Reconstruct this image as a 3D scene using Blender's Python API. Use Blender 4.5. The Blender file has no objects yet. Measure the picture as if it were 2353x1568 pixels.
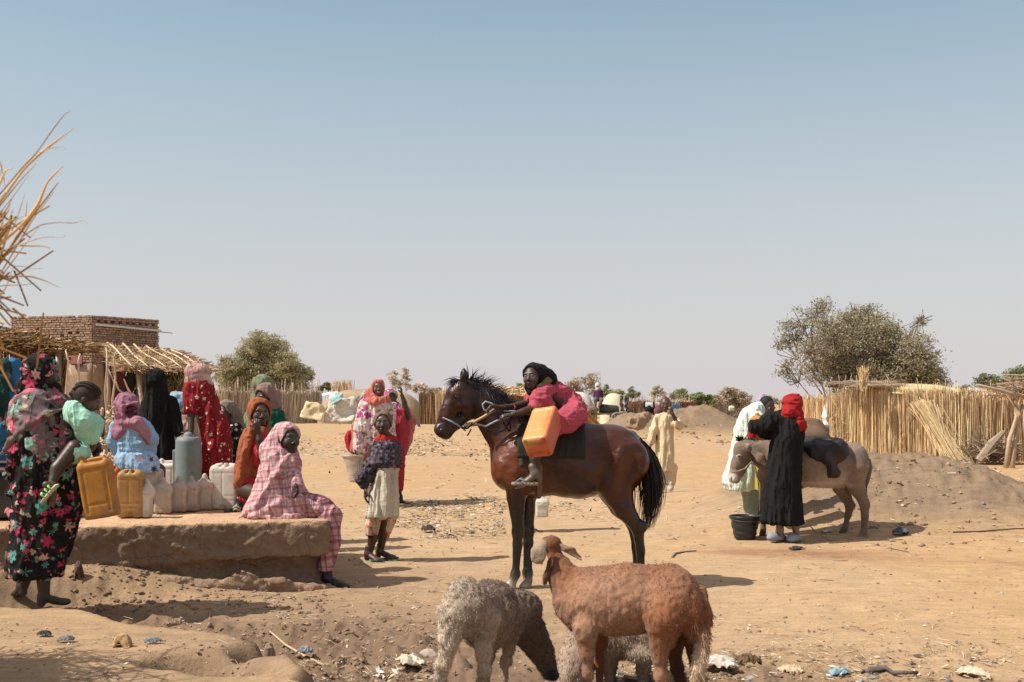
import bpy, math, random
import numpy as np
from mathutils import Vector, Matrix
rnd = random.Random(7)
RS = np.random.RandomState(11)
PI = math.pi
# ---- picture measures: 2353 x 1568, level camera, horizon row 922 ----
FD, CX, HY, H = 2614.0, 1176.5, 922.0, 1.45
def P(x, y, Y):                      # world point seen at (x, y) at distance Y
    return np.array(((x-CX)*Y/FD, Y, H-(y-HY)*Y/FD))
SC = bpy.context.scene
COL = SC.collection
# ------------------------------------------------------------- noise
def _hash(ix, iy, iz, seed):
    n = (ix*374761393 + iy*668265263 + iz*1274126177 + seed*974711) & 0x7fffffff
    n = ((n ^ (n >> 13))*1274126177) & 0x7fffffff
    n = ((n ^ (n >> 16))*668265263) & 0x7fffffff
    return ((n ^ (n >> 15)) & 0xffff)/32767.5-1.0
def vnoise(p, seed=0):
    p = np.asarray(p, dtype=np.float64)
    i = np.floor(p).astype(np.int64); f = p-i
    u = f*f*f*(f*(f*6-15)+10)
    r = 0
    for dx in (0, 1):
        wx = u[..., 0] if dx else 1-u[..., 0]
        for dy in (0, 1):
            wy = u[..., 1] if dy else 1-u[..., 1]
            for dz in (0, 1):
                wz = u[..., 2] if dz else 1-u[..., 2]
                r = r+wx*wy*wz*_hash(i[..., 0]+dx, i[..., 1]+dy, i[..., 2]+dz, seed)
    return r
def fbm(p, oct=3, seed=0, gain=.5):
    a, s, r = 1.0, 0.0, 0
    p = np.asarray(p, dtype=np.float64)
    for o in range(oct):
        r = r+a*vnoise(p*(2.03**o)+o*17.3, seed+o); s += a; a *= gain
    return r/s
def fbm2(x, y, sc, oct=3, seed=0, gain=.5):
    return fbm(np.stack([x*sc, y*sc, np.full_like(x, seed*3.7)], -1), oct, seed, gain)
def sstep(a, b, x):
    t = np.clip((x-a)/(b-a), 0, 1); return t*t*(3-2*t)
# ------------------------------------------------------------- mesh making
def mesh_np(name, V, Fq, mat=None, cols=None, smooth=True, mats=None, fmi=None):
    """V (n,3); Fq list of arrays of faces (each array (m,k))"""
    me = bpy.data.meshes.new(name)
    if not isinstance(Fq, (list, tuple)): Fq = [Fq]
    Fq = [f for f in Fq if len(f)]
    loops = np.concatenate([f.reshape(-1) for f in Fq]).astype(np.int32)
    sizes = np.concatenate([np.full(len(f), f.shape[1], np.int32) for f in Fq])
    starts = np.concatenate([[0], np.cumsum(sizes)[:-1]]).astype(np.int32)
    me.vertices.add(len(V)); me.vertices.foreach_set('co', np.asarray(V, np.float32).reshape(-1))
    me.loops.add(len(loops)); me.loops.foreach_set('vertex_index', loops)
    me.polygons.add(len(sizes)); me.polygons.foreach_set('loop_start', starts)
    try: me.polygons.foreach_set('loop_total', sizes)
    except Exception: pass
    me.polygons.foreach_set('use_smooth', np.full(len(sizes), smooth, bool))
    if fmi is not None: me.polygons.foreach_set('material_index', np.asarray(fmi, np.int32))
    me.update(calc_edges=True); me.validate()
    if cols is not None and len(me.vertices) == len(V):
        at = me.color_attributes.new('Col', 'FLOAT_COLOR', 'POINT')
        c = np.ones((len(V), 4), np.float32); c[:, :3] = cols
        at.data.foreach_set('color', c.reshape(-1))
    for m in (mats or [mat]):
        if m: me.materials.append(m)
    return me
def link(name, me, parent=None, loc=(0, 0, 0)):
    o = bpy.data.objects.new(name, me); COL.objects.link(o)
    o.location = loc
    if parent is not None: o.parent = parent
    return o
def empty(name, loc, label=None, cat=None, group=None, rz=0):
    o = bpy.data.objects.new(name, None); COL.objects.link(o)
    o.location = loc; o.rotation_euler = (0, 0, rz); o.empty_display_size = .1
    return tag(o, label, cat, group)
def tag(o, label=None, cat=None, group=None, kind=None):
    if label: o['label'] = label
    if cat: o['category'] = cat
    if group: o['group'] = group
    if kind: o['kind'] = kind
    return o
class MB:
    """collects geometry in world coordinates; build() makes one mesh object"""
    def __init__(s): s.V = []; s.Q = []; s.T = []; s.C = []; s.n = 0
    def add(s, V, Q=None, T=None, col=(1, 1, 1)):
        V = np.asarray(V, float)
        if Q is not None and len(Q): s.Q.append(np.asarray(Q, np.int64)+s.n)
        if T is not None and len(T): s.T.append(np.asarray(T, np.int64)+s.n)
        s.V.append(V)
        c = np.asarray(col, float)
        s.C.append(np.broadcast_to(c, (len(V), 3)) if c.ndim == 1 else c)
        s.n += len(V)
    def box(s, c, half, R=None, col=(1, 1, 1), jit=0):
        q = np.array([[x, y, z] for x in (-1, 1) for y in (-1, 1) for z in (-1, 1)], float)*np.asarray(half)
        if jit: q += RS.uniform(-jit, jit, q.shape)
        if R is not None: q = q@np.asarray(R).T
        s.add(q+np.asarray(c), Q=[[0, 1, 3, 2], [4, 6, 7, 5], [0, 4, 5, 1], [2, 3, 7, 6], [0, 2, 6, 4], [1, 5, 7, 3]], col=col)
    def tube(s, pts, rad, n=6, col=(1, 1, 1), cap=True, flat=1.0):
        pts = np.asarray(pts, float); m = len(pts)
        rad = np.broadcast_to(np.asarray(rad, float), (m,))
        t = np.gradient(pts, axis=0); t /= np.linalg.norm(t, axis=1)[:, None]+1e-9
        ref = np.array([0, 0, 1.0]) if abs(t[:, 2].mean()) < .8 else np.array([1.0, 0, 0])
        a = np.cross(t, ref); a /= np.linalg.norm(a, axis=1)[:, None]+1e-9
        b = np.cross(t, a)
        th = np.arange(n)*2*PI/n
        ring = (np.cos(th)[None, :, None]*a[:, None, :]+flat*np.sin(th)[None, :, None]*b[:, None, :])*rad[:, None, None]+pts[:, None, :]
        V = ring.reshape(-1, 3)
        i = np.arange(m-1)[:, None]*n; j = np.arange(n)[None, :]; jn = (j+1) % n
        Q = np.stack([i+j, i+n+j, i+n+jn, i+jn], -1).reshape(-1, 4)
        T = None
        if cap:
            k = len(V); V = np.vstack([V, pts[0], pts[-1]])
            jj = np.arange(n); j2 = (jj+1) % n
            T = np.vstack([np.stack([np.full(n, k), jj, j2], -1), np.stack([np.full(n, k+1), (m-1)*n+j2, (m-1)*n+jj], -1)])
        cc = np.asarray(col, float)
        if cc.ndim == 2 and len(cc) == m:
            cc = np.repeat(cc, n, 0)
            if cap: cc = np.vstack([cc, cc[0], cc[-1]])
        s.add(V, Q=Q, T=T, col=cc)
    def sticks(s, A, B, r, n=3, cols=None, taper=.7, mid=None):
        """many straight (or once bent) thin sticks at once; A,B (k,3), r (k,)"""
        A = np.asarray(A, float); B = np.asarray(B, float); k = len(A)
        r = np.broadcast_to(np.asarray(r, float), (k,))
        d = B-A; d /= np.linalg.norm(d, axis=1)[:, None]+1e-9
        ref = RS.normal(size=(k, 3)); a = np.cross(d, ref); a /= np.linalg.norm(a, axis=1)[:, None]+1e-9
        b = np.cross(d, a); th = np.arange(n)*2*PI/n
        off = np.cos(th)[None, :, None]*a[:, None, :]+np.sin(th)[None, :, None]*b[:, None, :]
        rings = [A[:, None]+off*r[:, None, None]]
        if mid is not None: rings.append(mid[:, None]+off*r[:, None, None])
        rings.append(B[:, None]+off*(r*taper)[:, None, None])
        V = np.stack(rings, 1); L = len(rings)          # k,L,n,3
        base = (np.arange(k)*L*n)[:, None, None]
        i = (np.arange(L-1)*n)[None, :, None]; j = np.arange(n)[None, None, :]; jn = (j+1) % n
        Q = np.stack([base+i+j, base+i+jn, base+i+n+jn, base+i+n+j], -1).reshape(-1, 4)
        c = (1, 1, 1)
        if cols is not None: c = np.repeat(np.asarray(cols), L*n, 0)
        s.add(V.reshape(-1, 3), Q=Q, col=c)
    def leaves(s, Cn, size, cols=None, nrm=None, aspect=1.0, dirs=None):
        """random little quads at Cn"""
        k = len(Cn); size = np.broadcast_to(np.asarray(size, float), (k,))
        a = RS.normal(size=(k, 3)) if dirs is None else np.array(dirs, float)
        a /= np.linalg.norm(a, axis=1)[:, None]+1e-9
        b = np.cross(a, RS.normal(size=(k, 3)) if nrm is None else nrm); b /= np.linalg.norm(b, axis=1)[:, None]+1e-9
        a = a*size[:, None]*aspect; b = b*size[:, None]
        V = np.stack([Cn-a, Cn+b*.6, Cn+a, Cn-b*.6], 1)
        Q = np.arange(4*k).reshape(k, 4)
        c = (1, 1, 1)
        if cols is not None: c = np.repeat(np.asarray(cols), 4, 0)
        s.add(V.reshape(-1, 3), Q=Q, col=c)
    def sheet(s, G, thick=0, col=(1, 1, 1)):
        """G (n,m,3) grid of points"""
        G = np.asarray(G, float); n, m = G.shape[:2]
        V = G.reshape(-1, 3)
        i = np.arange(n-1)[:, None]*m; j = np.arange(m-1)[None, :]
        Q = np.stack([i+j, i+j+1, i+m+j+1, i+m+j], -1).reshape(-1, 4)
        s.add(V, Q=Q, col=col)
    def build(s, name, mat, parent=None, smooth=True, solid=0):
        org = np.array(parent.matrix_world.translation if False else (world_loc(parent) if parent else (0, 0, 0)))
        V = np.vstack(s.V)
        if parent is None:
            org = np.array([V[:, 0].mean(), V[:, 1].mean(), V[:, 2].min()])
        C = np.vstack(s.C)
        F = []
        if s.Q: F.append(np.vstack(s.Q))
        if s.T: F.append(np.vstack(s.T))
        me = mesh_np(name, V-org, F, mat, C, smooth)
        o = link(name, me, parent, loc=(0, 0, 0) if parent is not None else org)
        if solid:
            md = o.modifiers.new('Solidify', 'SOLIDIFY'); md.thickness = solid; md.offset = 0
        return o
def world_loc(o):
    v = Vector((0, 0, 0))
    while o is not None:
        v = v+o.location; o = o.parent
    return v
def rotz(a): c, s = math.cos(a), math.sin(a); return np.array([[c, -s, 0], [s, c, 0], [0, 0, 1.]])
def rotx(a): c, s = math.cos(a), math.sin(a); return np.array([[1, 0, 0], [0, c, -s], [0, s, c]])
def roty(a): c, s = math.cos(a), math.sin(a); return np.array([[c, 0, s], [0, 1, 0], [-s, 0, c]])
def nrm(v): v = np.asarray(v, float); return v/(np.linalg.norm(v)+1e-12)
# ------------------------------------------------------------- signed distance modelling
class SDF:
    def __init__(s, h=.01): s.h = h; s.off = 0; s.dc = (1, 1, 1); s.prims = []; s.paints = []
    def _add(s, fn, lo, hi, col, k, op='u'): s.prims.append((fn, np.array(lo), np.array(hi), np.array(s.dc if col is None else col, float), k, op)); return s
    def cone(s, a, b, ra, rb, col=None, k=.02, sq=None, op='u'):
        a = np.array(a, float); b = np.array(b, float); ab = b-a; L2 = max(ab@ab, 1e-9); R = max(ra, rb)
        if sq is not None: n = nrm(sq[0]); sf = sq[1]; R = R*max(1, sf)
        def fn(p):
            q = p-a; t = np.clip((q@ab)/L2, 0, 1); v = q-t[..., None]*ab; r = ra+(rb-ra)*t
            if sq is not None:
                dn = v@n; v = v+n*(dn*(1/sf-1))[..., None]
                return (np.sqrt((v*v).sum(-1))-r)*min(1, sf)
            return np.sqrt((v*v).sum(-1))-r
        return s._add(fn, np.minimum(a, b)-R, np.maximum(a, b)+R, col, k, op)
    def chain(s, pts, rs, col=None, k=.02, sq=None, op='u', cols=None):
        for i in range(len(pts)-1):
            s.cone(pts[i], pts[i+1], rs[i], rs[i+1], (cols[i] if cols else col), k, sq, op)
        return s
    def ell(s, c, r, R=None, col=None, k=.02, op='u'):
        c = np.array(c, float); r = np.array(r, float)
        Rm = np.eye(3) if R is None else np.asarray(R)
        def fn(p):
            q = (p-c)@Rm
            k0 = np.sqrt(((q/r)**2).sum(-1)); k1 = np.sqrt(((q/(r*r))**2).sum(-1))+1e-9
            return k0*(k0-1)/k1
        m = r.max()
        return s._add(fn, c-m, c+m, col, k, op)
    def box(s, c, half, R=None, rd=.01, col=None, k=.0, op='u'):
        c = np.array(c, float); hf = np.array(half, float)-rd
        Rm = np.eye(3) if R is None else np.asarray(R)
        def fn(p):
            q = np.abs((p-c)@Rm)-hf
            return np.sqrt((np.maximum(q, 0)**2).sum(-1))+np.minimum(q.max(-1), 0)-rd
        m = np.linalg.norm(half)
        return s._add(fn, c-m, c+m, col, k, op)
    def stack(s, lv, yaw=0, folds=(0, 0), nf=9, col=None, k=.02, seed=0, op='u', sharp=1.0):
        """lv: list of (z, cx, cy, a, b) top to bottom or reverse; elliptical sections, folds=(amp_top, amp_bottom)"""
        lv = sorted(lv, key=lambda q: q[0]); A = np.array(lv, float); zz = A[:, 0]
        cy, sy = math.cos(yaw), math.sin(yaw); rr = np.random.RandomState(seed+5)
        ph = rr.uniform(0, 2*PI, 4); z0, z1 = zz[0], zz[-1]
        def fn(p):
            z = np.clip(p[..., 2], z0, z1)
            # smooth interpolation
            cx_, cy_, a, b = [np.interp(z, zz, A[:, i]) for i in (1, 2, 3, 4)]
            dx = p[..., 0]-cx_; dy = p[..., 1]-cy_
            x = dx*cy+dy*sy; y = -dx*sy+dy*cy
            u, v = x/a, y/b
            th = np.arctan2(v, u); w = (z1-z)/(z1-z0)
            am = folds[0]+(folds[1]-folds[0])*w
            fo = (np.sin(nf*th+ph[0]+1.2*np.sin(3*w+ph[3]))+.6*np.sin((nf*1.7//1)*th+ph[1]+w*3)+.5*np.sin((nf//2)*th+ph[2]-w*2))/2.1
            d = (np.sqrt(u*u+v*v)-1-am*fo)*np.minimum(a, b)
            return np.maximum(d, np.maximum(p[..., 2]-z1, z0-p[..., 2]))
        R = max(A[:, 3].max(), A[:, 4].max())*(1+max(folds))
        lo = [A[:, 1].min()-R, A[:, 2].min()-R, z0]; hi = [A[:, 1].max()+R, A[:, 2].max()+R, z1]
        return s._add(fn, lo, hi, col, k, op)
    def paint(s, c, r, col, R=None):
        s.paints.append((np.array(c, float), np.broadcast_to(np.array(r, float), (3,)), np.array(col, float), None if R is None else np.asarray(R)))
        return s
    def mesh(s, csoft=.01):
        h = s.h; un = [q for q in s.prims if q[5] == 'u']
        lo = np.min([q[1] for q in un], 0)-3*h; hi = np.max([q[2] for q in un], 0)+3*h
        n = np.ceil((hi-lo)/h).astype(int)+1
        f = np.full(n, 1.0)
        ax = [lo[i]+h*np.arange(n[i]) for i in range(3)]
        for fn, pl, ph, col, k, op in s.prims:
            m = k+3*h
            i0 = np.clip(np.floor((pl-m-lo)/h).astype(int), 0, n); i1 = np.clip(np.ceil((ph+m-lo)/h).astype(int)+1, 0, n)
            if (i1 <= i0).any(): continue
            sl = tuple(slice(a, b) for a, b in zip(i0, i1))
            g = np.stack(np.meshgrid(*[ax[i][sl[i]] for i in range(3)], indexing='ij'), -1)
            d = fn(g); e = f[sl]
            if op == 'u':
                if k > 0:
                    w = np.maximum(k-np.abs(d-e), 0)/k; f[sl] = np.minimum(d, e)-w*w*k*.25
                else: f[sl] = np.minimum(d, e)
            elif op == 's':
                d = -d
                if k > 0:
                    w = np.maximum(k-np.abs(d-e), 0)/k; f[sl] = np.maximum(d, e)+w*w*k*.25
                else: f[sl] = np.maximum(d, e)
        if s.off: f += s.off
        V, Q = nets(f, lo, h)
        # colours
        if len(un) == 1: C = np.broadcast_to(un[0][3], V.shape).copy()
        else:
            W = np.zeros(len(V)); C = np.zeros((len(V), 3))
            for fn, pl, ph, col, k, op in un:
                m = ((V > pl-.14) & (V < ph+.14)).all(1)
                if not m.any(): continue
                w = np.exp(-np.clip(fn(V[m])/csoft, -30, 30)*1.0); W[m] += w; C[m] += w[:, None]*col
            C /= W[:, None]+1e-20
        for c, r, col, R in s.paints:
            q = V-c
            if R is not None: q = q@R
            dd = np.sqrt(((q/r)**2).sum(1)); w = np.clip((1.15-dd)/.3, 0, 1)[:, None]
            C = C*(1-w)+col*w
        return V, Q, C
def nets(f, lo, h):
    s = f < 0
    c = s[:-1, :-1, :-1].astype(np.int8)
    n = np.array(f.shape)-1
    cnt = np.zeros(n, np.int8)
    for dx in (0, 1):
        for dy in (0, 1):
            for dz in (0, 1):
                cnt += s[dx:n[0]+dx, dy:n[1]+dy, dz:n[2]+dz]
    act = (cnt > 0) & (cnt < 8)
    idx = np.argwhere(act); m = len(idx)
    imap = np.full(n, -1, np.int64); imap[act] = np.arange(m)
    acc = np.zeros((m, 3)); w = np.zeros(m)
    cor = [(0, 0, 0), (1, 0, 0), (0, 1, 0), (1, 1, 0), (0, 0, 1), (1, 0, 1), (0, 1, 1), (1, 1, 1)]
    val = [f[idx[:, 0]+a, idx[:, 1]+b, idx[:, 2]+d] for a, b, d in cor]
    for i, j in ((0, 1), (2, 3), (4, 5), (6, 7), (0, 2), (1, 3), (4, 6), (5, 7), (0, 4), (1, 5), (2, 6), (3, 7)):
        a, b = val[i], val[j]; cr = (a < 0) != (b < 0)
        t = np.where(cr, a/(a-b+1e-30), 0)
        pi_, pj = np.array(cor[i], float), np.array(cor[j], float)
        pt = pi_+t[:, None]*(pj-pi_)
        acc += pt*cr[:, None]; w += cr
    V = lo+h*(idx+acc/np.maximum(w, 1)[:, None])
    quads = []
    for axx in range(3):
        a1, a2 = [(1, 2), (2, 0), (0, 1)][axx]
        sl0 = [slice(None)]*3; sl1 = [slice(None)]*3
        sl0[axx] = slice(0, -1); sl1[axx] = slice(1, None)
        A, B = s[tuple(sl0)], s[tuple(sl1)]
        e = np.argwhere(A != B)
        ok = (e[:, a1] > 0) & (e[:, a2] > 0) & (e[:, a1] < n[a1]) & (e[:, a2] < n[a2]); e = e[ok]
        if not len(e): continue
        def cell(d1, d2):
            q = e.copy(); q[:, a1] -= d1; q[:, a2] -= d2; return imap[q[:, 0], q[:, 1], q[:, 2]]
        q = np.stack([cell(1, 1), cell(0, 1), cell(0, 0), cell(1, 0)], -1)
        ins = A[e[:, 0], e[:, 1], e[:, 2]]
        q[~ins] = q[~ins][:, ::-1]
        quads.append(q)
    Q = np.vstack(quads); Q = Q[(Q >= 0).all(1)]
    return V, Q
def vnormals(V, Q):
    fn = np.cross(V[Q[:, 2]]-V[Q[:, 0]], V[Q[:, 3]]-V[Q[:, 1]])
    N = np.zeros_like(V)
    for i in range(4): np.add.at(N, Q[:, i], fn)
    return N/(np.linalg.norm(N, axis=1)[:, None]+1e-12)
def relax(V, Q, it=1, f=.5):
    e = np.vstack([Q[:, [0, 1]], Q[:, [1, 2]], Q[:, [2, 3]], Q[:, [3, 0]]])
    deg = np.bincount(e[:, 0], minlength=len(V))+np.bincount(e[:, 1], minlength=len(V))
    for _ in range(it):
        A = np.stack([np.bincount(e[:, 0], V[e[:, 1], i], len(V))+np.bincount(e[:, 1], V[e[:, 0], i], len(V)) for i in range(3)], 1)/np.maximum(deg, 1)[:, None]
        V = V+(A-V)*f
    return V
def sdf_obj(name, S, mat, parent=None, wr=None, loc=None, it=1, extra=(), csoft=.012):
    """S: SDF or list of SDFs joined; wr=(amp, (sx,sy,sz), seed, oct) wrinkles along the normal"""
    SS = S if isinstance(S, (list, tuple)) else [S]
    Vs, Qs, Cs, n = [], [], [], 0
    for q in SS:
        V, Q, C = q.mesh(csoft)
        V = relax(V, Q, it)
        w_ = getattr(q, 'wr', wr)
        if w_:
            for ww in (w_ if isinstance(w_, list) else [w_]):
                N = vnormals(V, Q)
                d = fbm(V*np.array(ww[1])+ww[2]*3.1, ww[3] if len(ww) > 3 else 2, ww[2])
                if len(ww) > 4 and ww[4]: d = 1-2*np.abs(d)**.7
                d = d-d.mean()
                V = V+N*(d*ww[0])[:, None]
        Vs.append(V); Qs.append(Q+n); Cs.append(C); n += len(V)
    V = np.vstack(Vs); Q = np.vstack(Qs); C = np.vstack(Cs)
    if parent is not None: org = np.array(world_loc(parent))
    elif loc is not None: org = np.array(loc, float)
    else: org = np.array([V[:, 0].mean(), V[:, 1].mean(), V[:, 2].min()])
    o = link(name, mesh_np(name, V-org, Q, mat, C), parent, (0, 0, 0) if parent is not None else org)
    return o
# ------------------------------------------------------------- materials
class NT:
    def __init__(s, name):
        s.m = bpy.data.materials.new(name); s.m.use_nodes = True
        s.t = s.m.node_tree; s.n = s.t.nodes; s.l = s.t.links
        s.b = s.n['Principled BSDF']; s.o = s.n['Material Output']
    def new(s, ty, **k):
        x = s.n.new(ty)
        for a, b in k.items():
            if a.startswith('i_'): s.put(x, a[2:].replace('_', ' '), b)
            elif a.startswith('n_'): s.put(x, int(a[2:]), b)
            else: setattr(x, a, b)
        return x
    def put(s, x, key, v):
        inp = x.inputs[key]
        if hasattr(v, 'is_linked') or hasattr(v, 'links'): s.l.new(v, inp)
        else:
            if hasattr(inp.default_value, '__len__') and not isinstance(v, (int, float)):
                v = tuple(v)
                if len(inp.default_value) == 4 and len(v) == 3: v = v+(1,)
            inp.default_value = v
    def math(s, op, a, b=0, c=None, clamp=False):
        x = s.n.new('ShaderNodeMath'); x.operation = op; x.use_clamp = clamp
        s.put(x, 0, a); s.put(x, 1, b)
        if c is not None: s.put(x, 2, c)
        return x.outputs[0]
    def mix(s, f, a, b, ty='MIX'):
        x = s.n.new('ShaderNodeMix'); x.data_type = 'RGBA'; x.blend_type = ty
        s.put(x, 0, f); s.put(x, 6, a); s.put(x, 7, b); return x.outputs[2]
    def coord(s, which='Object'): return s.new('ShaderNodeTexCoord').outputs[which]
    def mapv(s, v, sc=(1, 1, 1), rot=(0, 0, 0), loc=(0, 0, 0)):
        x = s.new('ShaderNodeMapping'); s.put(x, 'Vector', v); s.put(x, 'Scale', sc); s.put(x, 'Rotation', rot); s.put(x, 'Location', loc); return x.outputs[0]
    def noise(s, v, sc=5, det=4, ro=.55, out=0, dist=0):
        x = s.new('ShaderNodeTexNoise'); s.put(x, 'Vector', v); s.put(x, 'Scale', sc); s.put(x, 'Detail', det); s.put(x, 'Roughness', ro); s.put(x, 'Distortion', dist); return x.outputs[out]
    def ramp(s, f, stops, interp='LINEAR'):
        x = s.new('ShaderNodeValToRGB'); s.put(x, 0, f); cr = x.color_ramp; cr.interpolation = interp
        while len(cr.elements) < len(stops): cr.elements.new(.5)
        for e, (p, c) in zip(cr.elements, stops):
            e.position = p; e.color = (c, c, c, 1) if isinstance(c, (int, float)) else tuple(c)+((1,) if len(c) == 3 else ())
        return x.outputs[0]
    def attr(s, nm='Col'): return s.new('ShaderNodeAttribute', attribute_name=nm).outputs[0]
    def bump(s, hgt, st=.3, dist=.01, nor=None):
        x = s.new('ShaderNodeBump'); s.put(x, 'Height', hgt); s.put(x, 'Strength', st); s.put(x, 'Distance', dist)
        if nor is not None: s.put(x, 'Normal', nor)
        return x.outputs[0]
    def done(s, col, rough=.8, nor=None, spec=.3, **k):
        s.put(s.b, 'Base Color', col); s.put(s.b, 'Roughness', rough); s.put(s.b, 'Specular IOR Level', spec)
        if nor is not None: s.put(s.b, 'Normal', nor)
        for a, v in k.items(): s.put(s.b, a, v)
        return s.m
_mc = {}
def folds_h(t):
    c = t.coord(); a = t.noise(t.mapv(c, (9, 9, 2.0), (.2, .12, 0)), 1.0, 2, .45, dist=.35); b = t.noise(t.mapv(c, (4, 4, 11), (.5, .3, 0)), 1.0, 2, .45, dist=.4)
    ra = t.math('ABSOLUTE', t.math('SUBTRACT', a, .5)); rb = t.math('ABSOLUTE', t.math('SUBTRACT', b, .5))
    return t.math('ADD', t.math('MULTIPLY', t.math('POWER', ra, .6), -1.5), t.math('MULTIPLY', t.math('POWER', rb, .8), -.45))
def mat_vcol(name, var=.25, nsc=8, rough=.85, bsc=60, bst=.3, bd=.004, spec=.25, tint=(1, 1, 1), msc=(1, 1, 1), sss=0, dirt=0, sheen=0, trans=0, fold=0):
    """vertex colour times procedural variation, with bump"""
    if name in _mc: return _mc[name]
    t = NT(name); c = t.mapv(t.coord(), msc)
    n = t.noise(c, nsc, 5, .6)
    f = t.ramp(n, [(.25, 1-var), (.75, 1+var*.6)])
    col = t.mix(1, t.attr(), f, 'MULTIPLY')
    if tint != (1, 1, 1): col = t.mix(1, col, tint, 'MULTIPLY')
    if dirt:
        d = t.noise(c, 3.1, 6, .65); dm = t.ramp(d, [(.48, 0), (.62, dirt)])
        col = t.mix(dm, col, (.30, .19, .11))
    nb = t.noise(c, bsc, 3, .6)
    kw = {}
    if sss: kw['Subsurface Weight'] = sss
    if sheen: kw['Sheen Weight'] = sheen
    nn = t.bump(nb, bst, bd)
    if fold: nn = t.bump(folds_h(t), fold, .035, nn)
    m = t.done(col, rough, nn, spec, **kw)
    if trans:
        bs = t.new('ShaderNodeBsdfTranslucent'); t.put(bs, 'Color', col)
        mx = t.new('ShaderNodeMixShader'); t.put(mx, 0, trans); t.l.new(t.b.outputs[0], mx.inputs[1]); t.l.new(bs.outputs[0], mx.inputs[2])
        t.l.new(mx.outputs[0], t.o.inputs[0])
    _mc[name] = m
    return m
SKY_STRENGTH, SUN_STRENGTH, EXPOSURE = .095, 5.0, .32
HZC = (5.75, 5.2, 5.5)
# ------------------------------------------------------------- camera, sky, sun
cam = bpy.data.cameras.new('camera'); co = bpy.data.objects.new('camera', cam); COL.objects.link(co)
co.location = (0, 0, H); co.rotation_euler = (PI/2, 0, 0)
cam.sensor_width = 36; cam.lens = 36*FD/2353; cam.shift_y = (922-784)/2353; cam.clip_end = 3000; cam.clip_start = .05
cam.dof.use_dof = True; cam.dof.focus_distance = 9.3; cam.dof.aperture_fstop = 6.5
SC.camera = co
EL, AZ = math.radians(50), math.radians(13)
sun_dir = np.array((-math.cos(EL)*math.cos(AZ), -math.cos(EL)*math.sin(AZ), math.sin(EL)))
w = bpy.data.worlds.new('World'); SC.world = w; w.use_nodes = True
nt = w.node_tree; bg = nt.nodes['Background']
sky = nt.nodes.new('ShaderNodeTexSky'); sky.sky_type = 'NISHITA'; sky.sun_disc = False
sky.sun_elevation = EL; sky.sun_rotation = math.radians(258)
sky.altitude = 400; sky.air_density = 1.25; sky.dust_density = .8; sky.ozone_density = 1.6
# dusty Sahel air: the sky pales towards a pinkish grey low down (by direction in the world)
tc = nt.nodes.new('ShaderNodeTexCoord'); sx = nt.nodes.new('ShaderNodeSeparateXYZ'); nt.links.new(tc.outputs['Generated'], sx.inputs[0])
mr = nt.nodes.new('ShaderNodeValToRGB'); nt.links.new(sx.outputs[2], mr.inputs[0])
for e_, (p_, c_) in zip([mr.color_ramp.elements[0], mr.color_ramp.elements[1], mr.color_ramp.elements.new(.1), mr.color_ramp.elements.new(.3)], ((0, .90), (1, 0), (.12, .74), (.34, .24))):
    e_.position = p_; e_.color = (c_, c_, c_, 1)
hz = nt.nodes.new('ShaderNodeMix'); hz.data_type = 'RGBA'; nt.links.new(mr.outputs[0], hz.inputs[0]); tn = nt.nodes.new('ShaderNodeMix'); tn.data_type = 'RGBA'; tn.blend_type = 'MULTIPLY'; tn.inputs[0].default_value = 1; tn.inputs[7].default_value = (.83, 1.13, .985, 1); nt.links.new(sky.outputs[0], tn.inputs[6]); nt.links.new(tn.outputs[2], hz.inputs[6])
hz.inputs[7].default_value = (HZC[0], HZC[1], HZC[2], 1)
nt.links.new(hz.outputs[2], bg.inputs[0]); bg.inputs[1].default_value = SKY_STRENGTH
sl = bpy.data.lights.new('sun', 'SUN'); sl.energy = SUN_STRENGTH; sl.angle = math.radians(.55); sl.color = (1, .93, .83)
so = bpy.data.objects.new('sun', sl); COL.objects.link(so)
so.rotation_euler = Vector(sun_dir).to_track_quat('Z', 'Y').to_euler()
SC.view_settings.view_transform = 'Standard'; SC.view_settings.look = 'None'; SC.view_settings.exposure = EXPOSURE
SC.view_settings.gamma = 1
SC.cycles.max_bounces = 6; SC.cycles.diffuse_bounces = 3; SC.cycles.transparent_max_bounces = 8
SC.cycles.use_denoising = True
# ------------------------------------------------------------- ground
BANK = np.array([(-9, 7.9), (-4.2, 7.5), (-3.33, 7.38), (-2.7, 7.2), (-1.98, 6.72), (-1.5, 6.38), (-1.2, 6.05), (-.98, 5.6), (-.92, 5.1), (-1.0, 4.2), (-1.2, 2)])
def seg_side(x, y, L):
    best = np.full(x.shape, 1e9); side = np.zeros(x.shape)
    for (x0, y0), (x1, y1) in zip(L[:-1], L[1:]):
        dx, dy = x1-x0, y1-y0; t = np.clip(((x-x0)*dx+(y-y0)*dy)/(dx*dx+dy*dy), 0, 1)
        d = np.hypot(x-x0-t*dx, y-y0-t*dy); c = dx*(y-y0)-dy*(x-x0)
        m = d < best-1e-9; best = np.where(m, d, best); side = np.where(m, np.sign(c), side)
    return best*side
PLAT = [(-4.6, 8.02), (-1.42, 8.84)]           # platform front line (left end, right end)
def plat_y(x): return PLAT[1][1]+(x-PLAT[1][0])*(PLAT[1][1]-PLAT[0][1])/(PLAT[1][0]-PLAT[0][0])
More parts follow.
